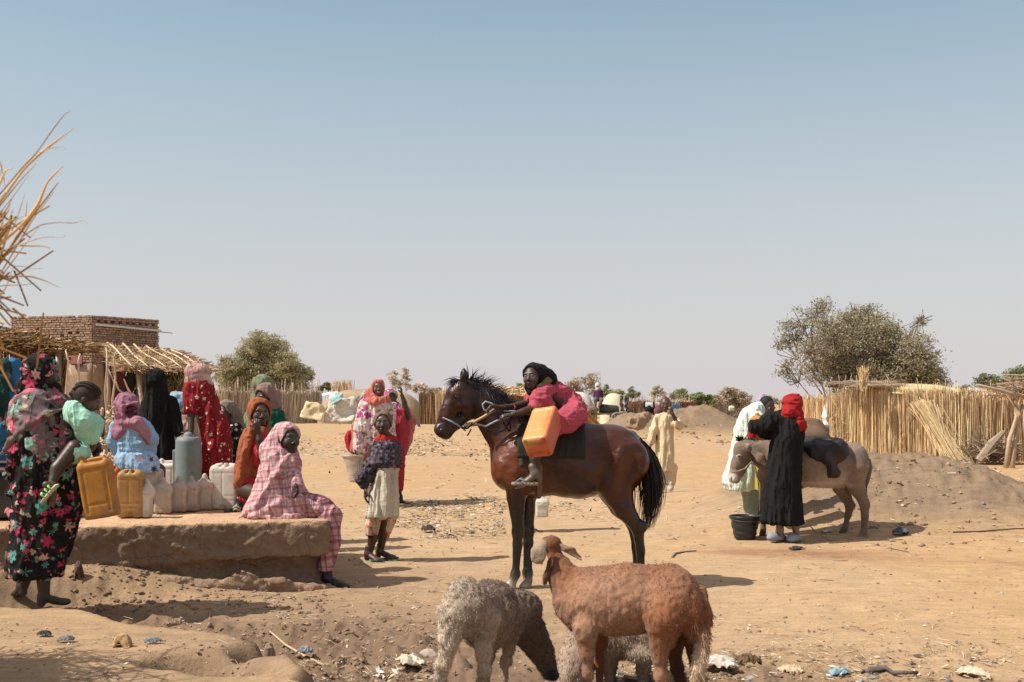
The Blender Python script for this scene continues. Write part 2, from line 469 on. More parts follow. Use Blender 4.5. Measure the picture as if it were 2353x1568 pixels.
def ground_parts(x, y):
    x = np.asarray(x, float); y = np.asarray(y, float)
    far = sstep(20, 60, y)
    z = .05*fbm2(x, y, .33, 3, 3)*sstep(5, 8, y)*(1+far)
    # near bank on the left, with a ragged broken lip
    wob = .07*fbm2(x, y, 2.2, 3, 9)
    d = seg_side(x, y, BANK)+wob
    bank = sstep(.05, -.10, d)
    z = z+bank*(.13+.03*fbm2(x, y, .9, 2, 12))+.02*np.exp(-((d-.02)/.1)**2)*bank
    # hollows eaten into the bank
    for hx, hy, rx, ry, dp in ((-1.62, 5.78, .2, .13, .34), (-1.28, 6.02, .17, .11, .28), (-1.36, 5.60, .18, .12, .26)):
        q = ((x-hx)/rx)**2+((y-hy)/ry)**2; z = z-dp*np.exp(-q**1.6*.9)
    # trough between bank and bench, earth heaped against the bench at the left
    py = plat_y(x)
    sl = sstep(-1.75, -3.3, x)
    near_p = sstep(py-.42, py-.02, y)*(y < py+3)
    z = z+near_p*(.0+.25*sl)*sstep(-1.0, -1.5, x)
    trough = np.exp(-((d-.42)/.38)**2)*sstep(.3, -1.2, x)*(d > 0)
    z = z-.08*trough
    # mounds on the right
    m1 = np.exp(-(np.abs((x-4.75)/1.75)**2.6)-(np.abs((y-14.3)/1.7)**2.4))
    m1b = np.exp(-(((x-3.2)/1.4)**2)-((y-15.9)/2.0)**2)*.14+np.exp(-(((x-7.2)/1.9)**2)-((y-13.6)/1.8)**2)*.16
    m2 = np.exp(-np.abs((x-7.6)/3.1)**2.6-np.abs((y-52)/3.5)**2)*1.22+np.exp(-((x-4.9)/1.2)**2-((y-49)/1.8)**2)*.55
    m2 = m2*(.9+.25*fbm2(x, y, .55, 3, 31))
    mm = np.clip(m1+m2, 0, 1)
    z = z+m1*(.68+.10*fbm2(x, y, 1.1, 3, 21))+m1b+m2
    # edges bitten out of the mounds
    z = z-.10*sstep(.35, .7, np.abs(fbm2(x, y, 2.4, 2, 41)))*sstep(.25, .6, m1)*sstep(12.2, 13.0, y)*.9
    # gentle swells and hollows across the yard
    z = z+.05*np.exp(-((x-1.9)/1.5)**2-((y-6.6)/.8)**2)-.05*np.exp(-((x-.1)/1.1)**2-((y-6.9)/.5)**2)
    mud = np.clip(trough*1.5+np.exp(-((x+.9)/1.0)**2-((y-6.4)/.9)**2)*1.05+np.exp(-((x-.4)/2.0)**2-((y-5.55)/.6)**2)*1.05, 0, 1)
    mud = np.clip(mud+.35*fbm2(x, y, 1.7, 3, 51)*(mud > .08), 0, 1)*sstep(30, 14, y)
    mud = mud*sstep(-.12, .02, d)
    # roughness
    r = .012*fbm2(x, y, 3.1, 3, 61)+.006*fbm2(x, y, 11, 3, 71)
    cl = np.maximum(fbm2(x, y, 15, 2, 81)+.05, 0)
    cl2 = np.maximum(fbm2(x, y, 7, 3, 83)-.05, 0)
    z = z+r+mud*(.06*cl+.09*cl2)+mm*(.10*cl2+.05*cl)+m2*(.22*np.abs(fbm2(x, y, 1.1, 3, 87))-.05)+(1-bank)*sstep(0, .2, near_p*sl)*.03*cl2
    return z, mud, mm, bank, d
def gz(x, y): return float(ground_parts(np.array([x]), np.array([y]))[0][0])
def gza(x, y): return ground_parts(x, y)[0]
def build_ground():
    ys = [-60, -30, -12, -4, 0, 1.5, 2.4, 3.0]; y = 3.2
    while y < 900: ys.append(y); y += .024+.0042*y
    ys = np.array(ys+[1600., 2600.])
    NC = 720
    u = np.linspace(-1, 1, NC); e = np.array([.03, .08, .2, .5, 1.2, 3, 8, 20, 60.])
    wy = np.maximum(4.2, .56*ys+2.2)
    X = np.concatenate([-(1+e[::-1])[None, :]*wy[:, None], u[None]*wy[:, None], (1+e)[None, :]*wy[:, None]], 1)
    Y = np.repeat(ys[:, None], X.shape[1], 1)
    z, mud, mm, bank, d = ground_parts(X, Y)
    z = np.where(Y > 400, 0, z)
    n = fbm2(X, Y, .8, 4, 91); n2 = fbm2(X, Y, .12, 3, 95); n3 = fbm2(X, Y, 5, 3, 97)
    sand = np.array((.455, .292, .152)); pale = np.array((.440, .303, .180)); muddy = np.array((.120, .078, .052)); grey = np.array((.215, .155, .105))
    C = sand+(pale-sand)*sstep(-.5, .6, n2+.5*n)[..., None]
    g = np.clip(mm*2.6, 0, 1)[..., None]*sstep(-.75, .1, n+.3)[..., None]
    C = C+(grey-C)*g*.85
    # damp streaks running right from the bucket
    k = (np.exp(-((Y-(10.6-.33*(X-3.1)+.25*fbm2(X, Y, .6, 2, 99)))/.26)**2)*sstep(1.6, 2.6, X)*sstep(6.6, 4.6, X)+np.exp(-((Y-(10.85-.1*(X-3.1)))/.2)**2)*sstep(1.2, 2.2, X)*sstep(4.2, 3.2, X))
    C = C+(np.array((.30, .155, .088))-C)*np.clip(k*(.7+.9*n), 0, 1)[..., None]*.75
    C = C+(muddy-C)*mud[..., None]*.8
    # the patch beside the bench and left foreground is duller, trodden earth
    dull = np.clip(sstep(2.2, -1.0, X)*sstep(11.5, 8.0, Y)*(.6+.5*n), 0, 1)
    C = C+(np.array((.200, .132, .086))-C)*dull[..., None]*.75
    C *= (1+.10*n3)[..., None]
    nr, nc = X.shape
    V = np.stack([X, Y, z], -1).reshape(-1, 3)
    i = np.arange(nr-1)[:, None]*nc; j = np.arange(nc-1)[None]
    Q = np.stack([i+j, i+j+1, i+nc+j+1, i+nc+j], -1).reshape(-1, 4)
    t = NT('sand'); c = t.coord()
    nf = t.noise(c, 45, 6, .65); nb = t.noise(c, 6, 5, .6)
    stre = t.noise(t.mapv(c, (1.2, 6, 1), (0, 0, .12)), 2.2, 6, .62)
    f = t.ramp(nf, [(.3, .86), (.7, 1.08)]); f2 = t.ramp(stre, [(.28, .78), (.72, 1.13)])
    col = t.mix(1, t.mix(1, t.attr(), f, 'MULTIPLY'), f2, 'MULTIPLY')
    vo = t.new('ShaderNodeTexVoronoi'); t.put(vo, 'Vector', c); t.put(vo, 'Scale', 19.0); t.put(vo, 'Randomness', 1.0)
    peb = t.math('MULTIPLY', t.ramp(vo.outputs[0], [(.07, 1), (.13, 0)]), t.ramp(t.noise(c, 1.1, 3), [(.46, 0), (.56, 1)]))
    pc = t.ramp(vo.outputs[1], [(.25, (.11, .085, .07)), (.5, (.60, .48, .34)), (.85, (.18, .14, .12))], 'CONSTANT')
    col = t.mix(t.math('MULTIPLY', peb, .7), col, pc)
    h = t.math('ADD', t.math('MULTIPLY', nf, .45), t.math('ADD', t.math('MULTIPLY', nb, 1.1), t.math('MULTIPLY', stre, .8)))
    h = t.math('ADD', h, t.math('MULTIPLY', peb, .35))
    v2 = t.new('ShaderNodeTexVoronoi'); t.put(v2, 'Vector', t.mapv(c, (1, 1.6, 1), (0, 0, .4))); t.put(v2, 'Scale', 4.2)
    dent = t.math('MULTIPLY', t.ramp(v2.outputs[0], [(.06, 1), (.2, 0)]), t.ramp(t.noise(c, .7, 3), [(.42, 0), (.55, 1)]))
    h = t.math('SUBTRACT', h, t.math('MULTIPLY', dent, .8))
    m = t.done(col, .95, t.bump(h, .75, .022), .12)
    o = link('ground', mesh_np('ground', V, Q, m, C.reshape(-1, 3)))
    tag(o, 'dusty trodden sand yard with mud troughs and mounds', kind='structure')
build_ground()
# ------------------------------------------------------------- figures: helpers
class Fig:
    def __init__(s, Y0): s.Y = Y0; s.m = Y0/FD
    def __call__(s, x, y, dy=0): return P(x, y, s.Y+dy) if dy == 0 else np.array([(x-CX)*s.Y/FD, s.Y+dy, H-(y-HY)*s.Y/FD])
    def r(s, px): return px*s.m
SKIN = (.050, .0255, .0155)
def frame(fw, up=(0, 0, 1)):
    """rotation with columns: x = right-hand side of the face, y = forward, z = up"""
    f = nrm(fw); u = np.array(up, float); u = nrm(u-f*(u@f)); x = np.cross(f, u)
    return np.stack([x, f, u], 1)
def head(c, hh, fw, up=(0, 0, 1), skin=SKIN, hair=None, h=.0048, neck=None, mouth=0, ears=True, squint=0):
    """separate fine field for the head; c centre, hh head height"""
    R = frame(fw, up); s = hh/.22
    def L(x, y, z): return c+R@np.array([x, y, z])*s
    sk = np.array(skin); dk = sk*.55; lp = sk*np.array((1.25, .95, .95))+.006; li = sk*1.25
    S = SDF(h)
    S.ell(L(0, -.012, .028), np.array((.074, .092, .084))*s, R, sk)                 # skull
    S.ell(L(0, .030, -.018), np.array((.056, .056, .078))*s, R, sk, k=.03*s)         # face
    S.ell(L(0, .045, -.078), np.array((.030, .028, .024))*s, R, sk, k=.03*s)         # chin
    for sd in (-1, 1):
        S.ell(L(sd*.040, .058, -.022), np.array((.022, .020, .024))*s, R, li, k=.025*s)   # cheek
        S.ell(L(sd*.030, .080, .034), np.array((.022, .010, .008))*s, R, sk, k=.02*s)    # brow
        S.ell(L(sd*.030, .089, .012), np.array((.015, .012, .009))*s, R, dk, k=.008*s, op='s')  # socket
        if ears: S.ell(L(sd*.076, -.008, .002), np.array((.010, .020, .030))*s, R, sk, k=.008*s)
    S.cone(L(0, .084, .018), L(0, .100, -.020), .008*s, .012*s, sk, k=.012*s)         # nose
    for sd in (-1, 1): S.ell(L(sd*.012, .092, -.026), np.array((.010, .011, .008))*s, R, sk, k=.006*s)
    S.ell(L(0, .086, -.047), np.array((.024, .012, .007))*s, R, lp, k=.006*s)
    S.ell(L(0, .084, -.060), np.array((.021, .012, .008))*s, R, lp, k=.006*s)
    if neck is not None: S.chain([L(0, -.02, -.04), neck], [.048*s, .05*s], sk, k=.03*s)
    for sd in (-1, 1):
        e = L(sd*.030, .078, .012)
        S.ell(e, np.array((.0135, .0125, .0075))*s, R, (.26, .22, .19), k=0)
        S.paint(L(sd*.030, .094, .012), .0062*s, (.006, .004, .003))
        S.paint(L(sd*.031, .088, .024), np.array((.018, .012, .0035))*s, dk*.5, R)
        S.paint(L(sd*.031, .094, .042), np.array((.020, .014, .0045))*s, (.008, .006, .005), R)
        S.paint(L(sd*.011, .100, -.030), .0042*s, dk*.3)
    S.paint(L(0, .097, -.0535), np.array((.022, .012, .0028+mouth*.006))*s, dk*.35 if mouth < 1 else (.45, .40, .36), R)
    if hair is not None:
        S.ell(L(0, -.024, .040), np.array((.082, .095, .086))*s, R, hair, k=.004)
        for sd in (-1, 1): pass
    return S
def hand(wr, di, pl, s=1.0, side=1, curl=.5, skin=SKIN, h=.0042):
    """wrist point, direction of the fingers, palm normal, side = +1 thumb towards cross(di, pl)"""
    d = nrm(di); n = nrm(np.array(pl, float)-d*(np.array(pl)@d)); t = np.cross(d, n)*side
    S = SDF(h); wr = np.array(wr, float)
    sk = np.array(skin)
    S.chain([wr-d*.03*s, wr+d*.01*s, wr+d*.045*s, wr+d*.078*s], [.022*s, .021*s, .027*s, .029*s], sk, k=.01, sq=(n, .55))
    for i, (o, ln) in enumerate(((.027, .068), (.009, .076), (-.009, .071), (-.026, .056))):
        b = wr+d*.078*s+t*o*s; a = curl*.75; pts = [b]; dd = d.copy(); L_ = ln*s*1.0
        for q, fr in enumerate((.45, .32, .23)):
            ang = a*(q+.5); v = d*math.cos(ang)+n*math.sin(ang); pts.append(pts[-1]+v*L_*fr)
        S.chain(pts, [.0092*s, .0084*s, .0078*s, .0066*s], sk*1.02, k=.003)
    b = wr+d*.022*s+t*.020*s
    S.chain([b, b+(t*.75+d*.5+n*.2)*.030*s, b+(t*.8+d*1.15+n*(.3+curl*.4))*.045*s], [.013*s, .0105*s, .008*s], sk, k=.006)
    return S
def foot(an, toe, s=1.0, skin=SKIN, h=.005, up=(0, 0, 1), toes=True):
    """ankle point, toe direction (ground plane); sole sits about .07*s under the ankle"""
    f = nrm(toe); u = nrm(np.array(up)-f*(np.array(up)@f)); t = np.cross(f, u); an = np.array(an, float)
    S = SDF(h); sk = np.array(skin)
    S.chain([an+u*.05*s, an-f*.005*s, an-f*.02*s-u*.045*s], [.032*s, .033*s, .028*s], sk, k=.02)
    S.chain([an+u*-.01*s, an+f*.06*s-u*.035*s, an+f*.135*s-u*.052*s], [.032*s, .028*s, .022*s], sk, k=.02, sq=(u, .8))
    S.ell(an+f*.12*s-u*.052*s, np.array((.040, .045, .018))*s, np.stack([t, f, u], 1), sk, k=.02)
    if toes:
        for i in range(5):
            o = (-.030+i*.015)*s; S.cone(an+f*(.145-.006*abs(i-1))*s+t*o-u*.056*s, an+f*(.176-.007*i)*s+t*o-u*.060*s, .0095*s, .0085*s, sk, k=.004)
    return S
MS = mat_vcol('skin', .12, 9, .46, 90, .12, .002, .45, sss=0)
def cloth_mat(name, var=.16, rough=.9, bsc=210, sheen=.25, **k): return mat_vcol(name, var, 6, rough, bsc, .22, .0015, .15, sheen=0, fold=.6, **k)
MCL = cloth_mat('cloth')
MTHIN = cloth_mat('thin_cloth', trans=.28)
# ------------------------------------------------------------- jerrycans and jugs
def can_mat(name, col, dirt=.55, rough=.42, trans=.22):
    t = NT(name); c = t.coord(); n = t.noise(c, 9, 6, .65); n2 = t.noise(c, 34, 5, .7)
    base = t.mix(t.ramp(n, [(.35, 0), (.75, 1)]), col, tuple(q*.8 for q in col))
    dm = t.math('MULTIPLY', t.ramp(n, [(.46, 0), (.66, 1)]), dirt)
    base = t.mix(dm, base, (.24, .12, .055)); sp = t.ramp(n2, [(.60, 0), (.70, .6)])
    base = t.mix(sp, base, tuple(q*.45 for q in col))
    z = t.new('ShaderNodeSeparateXYZ'); t.put(z, 0, t.coord('Generated'))
    lowd = t.math('MULTIPLY', t.ramp(z.outputs[2], [(.0, .75), (.3, 0)]), t.ramp(n, [(.3, .2), (.6, 1)]))
    base = t.mix(t.math('MULTIPLY', lowd, dirt), base, (.33, .20, .11))
    m = t.done(base, t.ramp(n2, [(.3, rough), (.7, rough+.25)]), t.bump(t.math('ADD', n2, n), .18, .004), .45)
    if trans:
        bs = t.new('ShaderNodeBsdfTranslucent'); t.put(bs, 'Color', base)
        mx = t.new('ShaderNodeMixShader'); t.put(mx, 0, trans); t.l.new(t.b.outputs[0], mx.inputs[1]); t.l.new(bs.outputs[0], mx.inputs[2]); t.l.new(mx.outputs[0], t.o.inputs[0])
    return m
def local_obj(name, S, mat, parent=None, it=1):
    V, Q, C = S.mesh(); V = relax(V, Q, it)
    return link(name, mesh_np(name, V, Q, mat, C), parent)
def jerrycan(w, d, hh, mat, capmat, style='big', cap=True, h=.0065):
    """local frame: z up, front/back broad faces along y; origin at the base"""
    root = empty('jerrycan', (0, 0, 0))
    S = SDF(h)
    rd = min(w, d)*.17
    if style == 'big':
        S.box((0, 0, hh*.45), (w/2, d/2, hh*.45), rd=rd)
        S.box((0, 0, hh*.90), (w/2*.93, d/2*.93, hh*.07), rd=.03, k=.03)
        # handle bar over a deep scoop
        S.box((w*.02, 0, hh*.985), (w*.30, d, hh*.055), rd=.02, op='s', k=.02)
        S.cone((-w*.30, 0, hh*.965), (w*.32, 0, hh*.975), .016, .016, k=.012)
        S.cone((-w*.36, 0, hh*.93), (-w*.36, 0, hh*1.0), .026, .024, k=.008)
        for sx in (-1, 1):      # sunk vertical side grooves and panels
            for sy in (-1, 1):
                S.cone((sx*w*.33, sy*(d/2+.004), hh*.12), (sx*w*.33, sy*(d/2+.004), hh*.80), .009, .009, k=.006, op='s')
        for sy in (-1, 1):
            S.cone((-w*.33, sy*(d/2+.004), hh*.80), (w*.33, sy*(d/2+.004), hh*.80), .008, .008, k=.006, op='s')
            S.cone((-w*.33, sy*(d/2+.004), hh*.24), (w*.33, sy*(d/2+.004), hh*.24), .008, .008, k=.006, op='s')
        for sx in (-1, 1): S.cone((sx*(w/2+.005), 0, hh*.1), (sx*(w/2+.005), 0, hh*.82), .012, .012, k=.006, op='s')
        for yy in (-.22, .22): S.box((0, yy*d, 0), (w*.40, .010, .012), rd=.004, op='s', k=.006)
        for xx in (-1, 1):
            for yy in (-1, 1): S.cone((xx*w*.34, yy*d*.34, -.005), (xx*w*.34, yy*d*.34, .006), .014, .014, k=.005, op='s')
        cz, cx_, cr = hh*1.01, -w*.36, .021
    elif style == 'pair':       # white can, cap in the middle, round shoulders
        S.box((0, 0, hh*.46), (w/2, d/2, hh*.46), rd=rd)
        S.box((0, 0, hh*.93), (w/2*.86, d/2*.9, hh*.05), rd=.03, k=.04)
        for sx in (-1, 1): S.ell((sx*w*.12, -d*.1, hh*.97), (w*.06, d*.5, hh*.05), k=.02, op='s')
        for sx in (-1, 1): S.cone((sx*w*.33, 0, hh*.965), (sx*w*.15, 0, hh*.985), .013, .013, k=.01)
        for sy in (-1, 1):
            yy = sy*(d/2+.004)
            for zz in (.20, .30, .80): S.cone((-w*.42, yy, hh*zz), (w*.42, yy, hh*zz), .006, .006, k=.005, op='s')
            S.cone((-w*.02, yy, hh*.30), (-w*.02, yy, hh*.80), .007, .007, k=.006, op='s')
            S.ell((0, yy, 0), (.035, .03, hh*.12), k=.012, op='s')
        cz, cx_, cr = hh*.985, 0, .020
    else:                      # small flat jug with a shoulder and a short neck
        S.box((0, 0, hh*.37), (w/2, d/2, hh*.37), rd=rd*1.1)
        S.chain([(0, 0, hh*.66), (0, 0, hh*.86)], [min(w, d)*.46, .022], k=.05)
        S.cone((-w*.25, 0, hh*.70), (w*.25, 0, hh*.70), d*.36, d*.36, k=.05)
        S.cone((0, 0, hh*.8), (0, 0, hh*.98), .021, .019, k=.02)
        for sy in (-1, 1):
            S.cone((-w*.40, sy*(d/2+.003), hh*.66), (w*.40, sy*(d/2+.003), hh*.66), .005, .005, k=.004, op='s')
            S.cone((-w*.40, sy*(d/2+.003), hh*.12), (w*.40, sy*(d/2+.003), hh*.12), .005, .005, k=.004, op='s')
        cz, cx_, cr = hh*.98, 0, .018
    local_obj('can_body', S, mat, root)
    if cap:
        C = SDF(.004); C.cone((cx_, 0, cz-.004), (cx_, 0, cz+.004), cr, cr*.96)
        C.box((cx_, 0, cz+.03), (.04, .04, .02), rd=.001, op='s')
        for a in range(8): C.cone((cx_+cr*1.05*math.cos(a*.785), cr*1.05*math.sin(a*.785), cz-.02), (cx_+cr*1.05*math.cos(a*.785), cr*1.05*math.sin(a*.785), cz+.02), .003, .003, k=.003, op='s')
        local_obj('cap', C, capmat, root)
    return root
def place(o, loc, R=None, rz=0):
    o.location = Vector(loc)
    if R is not None: o.rotation_euler = Matrix([list(map(float, q)) for q in np.asarray(R)]).to_euler()
    else: o.rotation_euler = (0, 0, rz)
    return o
def copy_tree(o, parent=None):
    c = o.copy(); COL.objects.link(c); c.parent = parent
    for ch in list(o.children): copy_tree(ch, c)
    return c
def strands(mb, roots, dirs, ln, grav=.0, r=.0012, n=5, col=(.01, .008, .007), jit=.25, cvar=.3, curl=0, width=2.0):
    """hair as thin tapering ribbons, in one go"""
    roots = np.asarray(roots, float); k = len(roots); ln = np.broadcast_to(ln, (k,))
    d = np.asarray(dirs, float)+RS.normal(size=(k, 3))*jit; d /= np.linalg.norm(d, axis=1)[:, None]
    p = roots.copy(); rows = []
    side = np.cross(d, RS.normal(size=(k, 3))); side /= np.linalg.norm(side, axis=1)[:, None]+1e-9
    for i in range(n):
        wd = r*width*(1-i/(n-1.))**.7*(1 if i else .8)
        rows.append(np.stack([p-side*wd, p+side*wd], 1))
        d = d+np.array([0, 0, -grav])+RS.normal(size=(k, 3))*curl; d /= np.linalg.norm(d, axis=1)[:, None]
        p = p+d*(ln/(n-1))[:, None]
    V = np.stack(rows, 1)                     # k,n,2,3
    base = (np.arange(k)*2*n)[:, None]; i = (np.arange(n-1)*2)[None]
    Q = np.stack([base+i, base+i+1, base+i+3, base+i+2], -1).reshape(-1, 4)
    c = np.asarray(col, float); cc = np.broadcast_to(c, (k, 3))*(1+RS.uniform(-cvar, cvar, (k, 1)))
    mb.add(V.reshape(-1, 3), Q=Q, col=np.repeat(np.clip(cc, 0, 1), 2*n, 0))
MHAIR = mat_vcol('hair', .1, 20, .5, 50, .1, .001, .4)
# ------------------------------------------------------------- the bay horse
def make_horse():
    F = Fig(8.9); base = P(1290, 1357, 8.9); base[2] = gz(base[0], base[1])
    root = empty('horse', base, 'saddled brown horse standing side on in the middle of the yard', 'horse')
    BAY = np.array((.048, .0105, .0038)); RED = np.array((.125, .030, .0085)); BLK = np.array((.010, .0072, .006)); DK = np.array((.016, .007, .0048))
    HOOF = (.52, .41, .31); MZ = (.030, .016, .012)
    S = SDF(.0115); lat = (0, 1, 0)
    # trunk
    S.ell(F(1300, 1056), (.50, .255, .285), col=BAY, k=.05)
    S.ell(F(1222, 1060), (.22, .225, .285), col=RED*.85, k=.08)          # ribs behind shoulder
    S.ell(F(1178, 1052), (.155, .19, .255), roty(.25), col=RED, k=.06)        # shoulder/chest
    S.ell(F(1157, 1078), (.085, .15, .13), col=RED, k=.06)
    S.ell(F(1215, 985), (.16, .09, .09), col=DK, k=.08)                    # withers
    S.chain([F(1240, 988), F(1330, 1002)], [.10, .115], BAY, k=.08)
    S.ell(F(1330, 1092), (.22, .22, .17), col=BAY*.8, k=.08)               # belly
    S.ell(F(1400, 1034), (.235, .235, .205), roty(.1), col=BAY*1.15, k=.06)     # croup
    S.ell(F(1440, 1060, -.08), (.13, .12, .22), roty(-.1), col=BAY*1.1, k=.06)
    S.ell(F(1440, 1060, .08), (.13, .12, .22), col=BAY, k=.06)
    # neck and head (turned a little to the camera)
    S.chain([F(1190, 1010), F(1160, 965), F(1128, 927, -.01), F(1092, 897, -.02)], [.175, .135, .100, .082], DK*1.1, k=.06, sq=(lat, .55))
    S.chain([F(1168, 1035), F(1134, 980), F(1106, 940)], [.125, .080, .065], RED*.5, k=.06, sq=(lat, .65))
    hc = -.03
    S.ell(F(1066, 908, hc), (.125, .078, .105), roty(.9), col=BAY*.75, k=.03)       # cranium/cheek
    S.ell(F(1074, 932, hc-.01), (.095, .072, .075), roty(.6), col=BAY*.62, k=.03)
    S.chain([F(1048, 912, hc), F(1030, 950, hc-.01), F(1015, 985, hc-.02)], [.088, .066, .056], BAY*.75, k=.03, sq=(lat, .72))
    S.ell(F(1018, 990, hc-.02), (.062, .048, .050), roty(.9), col=MZ, k=.025)
    S.ell(F(1024, 1003, hc-.02), (.035, .034, .022), roty(.3), col=MZ, k=.02)
    S.chain([F(1078, 955, hc), F(1052, 975, hc-.01), F(1032, 997, hc-.02)], [.035, .030, .026], BAY*.6, k=.035)   # jaw line
    S.chain([F(1044, 905, hc-.055), F(1030, 945, hc-.045)], [.020, .012], BAY*.9, k=.02)                  # facial crest
    for sd in (-1, 1):
        S.ell(F(1054, 911, hc+sd*.066), (.030, .016, .020), roty(.5), col=BAY*.6, k=.015)
        S.ell(F(1013, 985, hc-.02+sd*.047), (.011, .012, .020), roty(.5), col=(.004, .003, .003), k=.006, op='s')
        a, b = F(1066, 880, hc+sd*.045), F(1064, 843, hc+sd*.062)
        S.chain([a, (a+b)/2+np.array([.006, sd*.01, 0]), b], [.030, .029, .006], BLK*1.6, k=.015, sq=((.2, 1, 0), .55))
        S.cone((a+b)/2+np.array([-.020, -.014, -.01]), b+np.array([-.006, -.008, -.02]), .015, .004, (.16, .10, .06), k=.005, op='s')
    # fore legs: near then far
    for (dy, xs) in ((-.10, (1192, 1186, 1190, 1189, 1184, 1178)), (.09, (1210, 1212, 1214, 1214, 1212, 1214))):
        ys = (1085, 1140, 1222, 1248, 1318, 1336)
        pts = [F(x, y, dy*(1-.15*i)) for i, (x, y) in enumerate(zip(xs, ys))]
        S.chain(pts, [.120, .072, .043, .040, .029, .030], k=.025, cols=[BAY*.6, BLK, BLK, BLK, BLK])
        S.ell(pts[2], (.044, .042, .055), col=BLK, k=.03)             # knee
        S.ell(pts[4], (.038, .036, .036), col=BLK, k=.02)             # fetlock
        hoofp = F(xs[5]-4, 1349, dy*.4)
        S.chain([pts[4], F(xs[5]-1, 1336, dy*.4)], [.030, .032], BLK, k=.012)
        S.cone(F(xs[5]-2, 1337, dy*.4), hoofp+np.array([-.012, 0, -.006]), .036, .054, (.72, .60, .47), k=.004)
    # hind legs
    for (dy, sh) in ((-.11, 0), (.12, -4)):
        pts = [F(1432+sh, 1060, dy), F(1404+sh, 1110, dy), F(1432+sh, 1168, dy), F(1462+sh, 1208, dy*.9), F(1469+sh, 1262, dy*.8), F(1470+sh, 1325, dy*.7)]
        S.chain(pts, [.19, .125, .076, .050, .034, .034], k=.03, cols=[BAY*1.05, BAY, DK, BLK, BLK], sq=None)
        S.ell(F(1418+sh, 1130, dy), (.10, .085, .13), roty(-.55), col=BAY*.95, k=.05)
        S.ell(F(1477+sh, 1206, dy*.9), (.032, .030, .035), col=BLK, k=.03)    # point of hock
        S.ell(F(1471+sh, 1326, dy*.7), (.040, .037, .038), col=BLK, k=.02)
        S.cone(F(1466+sh, 1338, dy*.7), F(1461+sh, 1350, dy*.7), .036, .05, BLK*2, k=.01)
    S.ell(F(1368, 1108, -.06), (.05, .04, .04), col=BAY*1.5, k=.04)
    # muscle lines: shoulder blade, flank hollow, buttock, cheek, throat
    S.cone(F(1222, 1000, -.30), F(1196, 1096, -.27), .060, .055, k=.05, op='s')
    S.ell(F(1356, 1035, -.275), (.06, .035, .10), roty(.3), k=.05, op='s')
    S.cone(F(1452, 1040, -.345), F(1428, 1140, -.30), .11, .11, k=.04, op='s')
    S.cone(F(1112, 945, -.145), F(1150, 1020, -.20), .045, .055, k=.04, op='s')
    S.cone(F(1090, 895, -.135), F(1098, 942, -.125), .032, .03, k=.03, op='s')
    S.ell(F(1212, 1112, -.16), (.055, .05, .07), col=BAY, k=.04)
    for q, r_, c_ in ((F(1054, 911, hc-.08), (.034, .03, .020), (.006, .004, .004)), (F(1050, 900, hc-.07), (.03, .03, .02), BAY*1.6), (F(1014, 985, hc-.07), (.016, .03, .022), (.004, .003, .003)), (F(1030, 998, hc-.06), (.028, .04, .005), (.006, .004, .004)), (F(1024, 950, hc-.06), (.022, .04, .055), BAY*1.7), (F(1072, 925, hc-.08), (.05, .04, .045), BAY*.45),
                      (F(1108, 892), (.10, .2, .035), BLK), (F(1150, 925), (.08, .2, .04), BLK), (F(1100, 935, -.1), (.06, .08, .09), BAY*.35), (F(1135, 985, -.1), (.06, .1, .06), BAY*.5), (F(1175, 1075, -.15), (.10, .1, .12), RED*1.25), (F(1320, 1105, -.2), (.2, .12, .07), BAY*.5), (F(1427, 1050, -.2), (.08, .1, .12), BAY*1.6)): S.paint(q, r_, c_, roty(.5))  # cheek shading and other darker and lighter patches painted into the coat colour
    # flat cut for soles
    zf = base[2]; S.box((base[0], base[1], zf-.25), (2, 1, .25), rd=.001, op='s')
    S.cone(F(1452, 1003), F(1478, 1040), .045, .035, BLK, k=.03)
    t = NT('horse_coat'); c = t.coord(); n = t.noise(c, 5, 5, .6); hair = t.noise(t.mapv(c, (60, 60, 260), (0, .5, 0)), 1.0, 3, .6)
    col = t.mix(1, t.attr(), t.ramp(n, [(.25, .72), (.75, 1.25)]), 'MULTIPLY')
    dm = t.ramp(t.noise(c, 3.3, 4, .6), [(.52, 0), (.74, .22)]); col = t.mix(dm, col, (.15, .085, .05))
    vein = t.noise(t.mapv(c, (4, 4, 7)), 1.5, 2, .4)
    mat = t.done(col, t.ramp(n, [(.3, .25), (.8, .40)]), t.bump(t.math('ADD', t.math('MULTIPLY', vein, 1.6), t.math('MULTIPLY', hair, .07)), .75, .025), .38, **{'Coat Weight': .10, 'Coat Roughness': .30})
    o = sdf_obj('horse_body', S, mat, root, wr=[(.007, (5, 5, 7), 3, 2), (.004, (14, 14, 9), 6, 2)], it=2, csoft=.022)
    for sd in (-1,):
        E = SDF(.004); E.ell(F(1053, 912.5, hc+sd*.078), (.023, .012, .016), roty(.4), col=(.003, .002, .002)); sdf_obj('eye', E, mat_vcol('eye', 0, 1, .08, 1, 0, .001, .8), root)
    # tail, mane, forelock
    m = MB(); k = 900
    roots = np.array([F(1462+rnd.uniform(-5, 14), 1004+rnd.uniform(-3, 34), rnd.uniform(-.03, .03)) for _ in range(k)])
    path = [F(1462, 1004), F(1484, 1045), F(1496, 1100), F(1497, 1150), F(1488, 1208)]
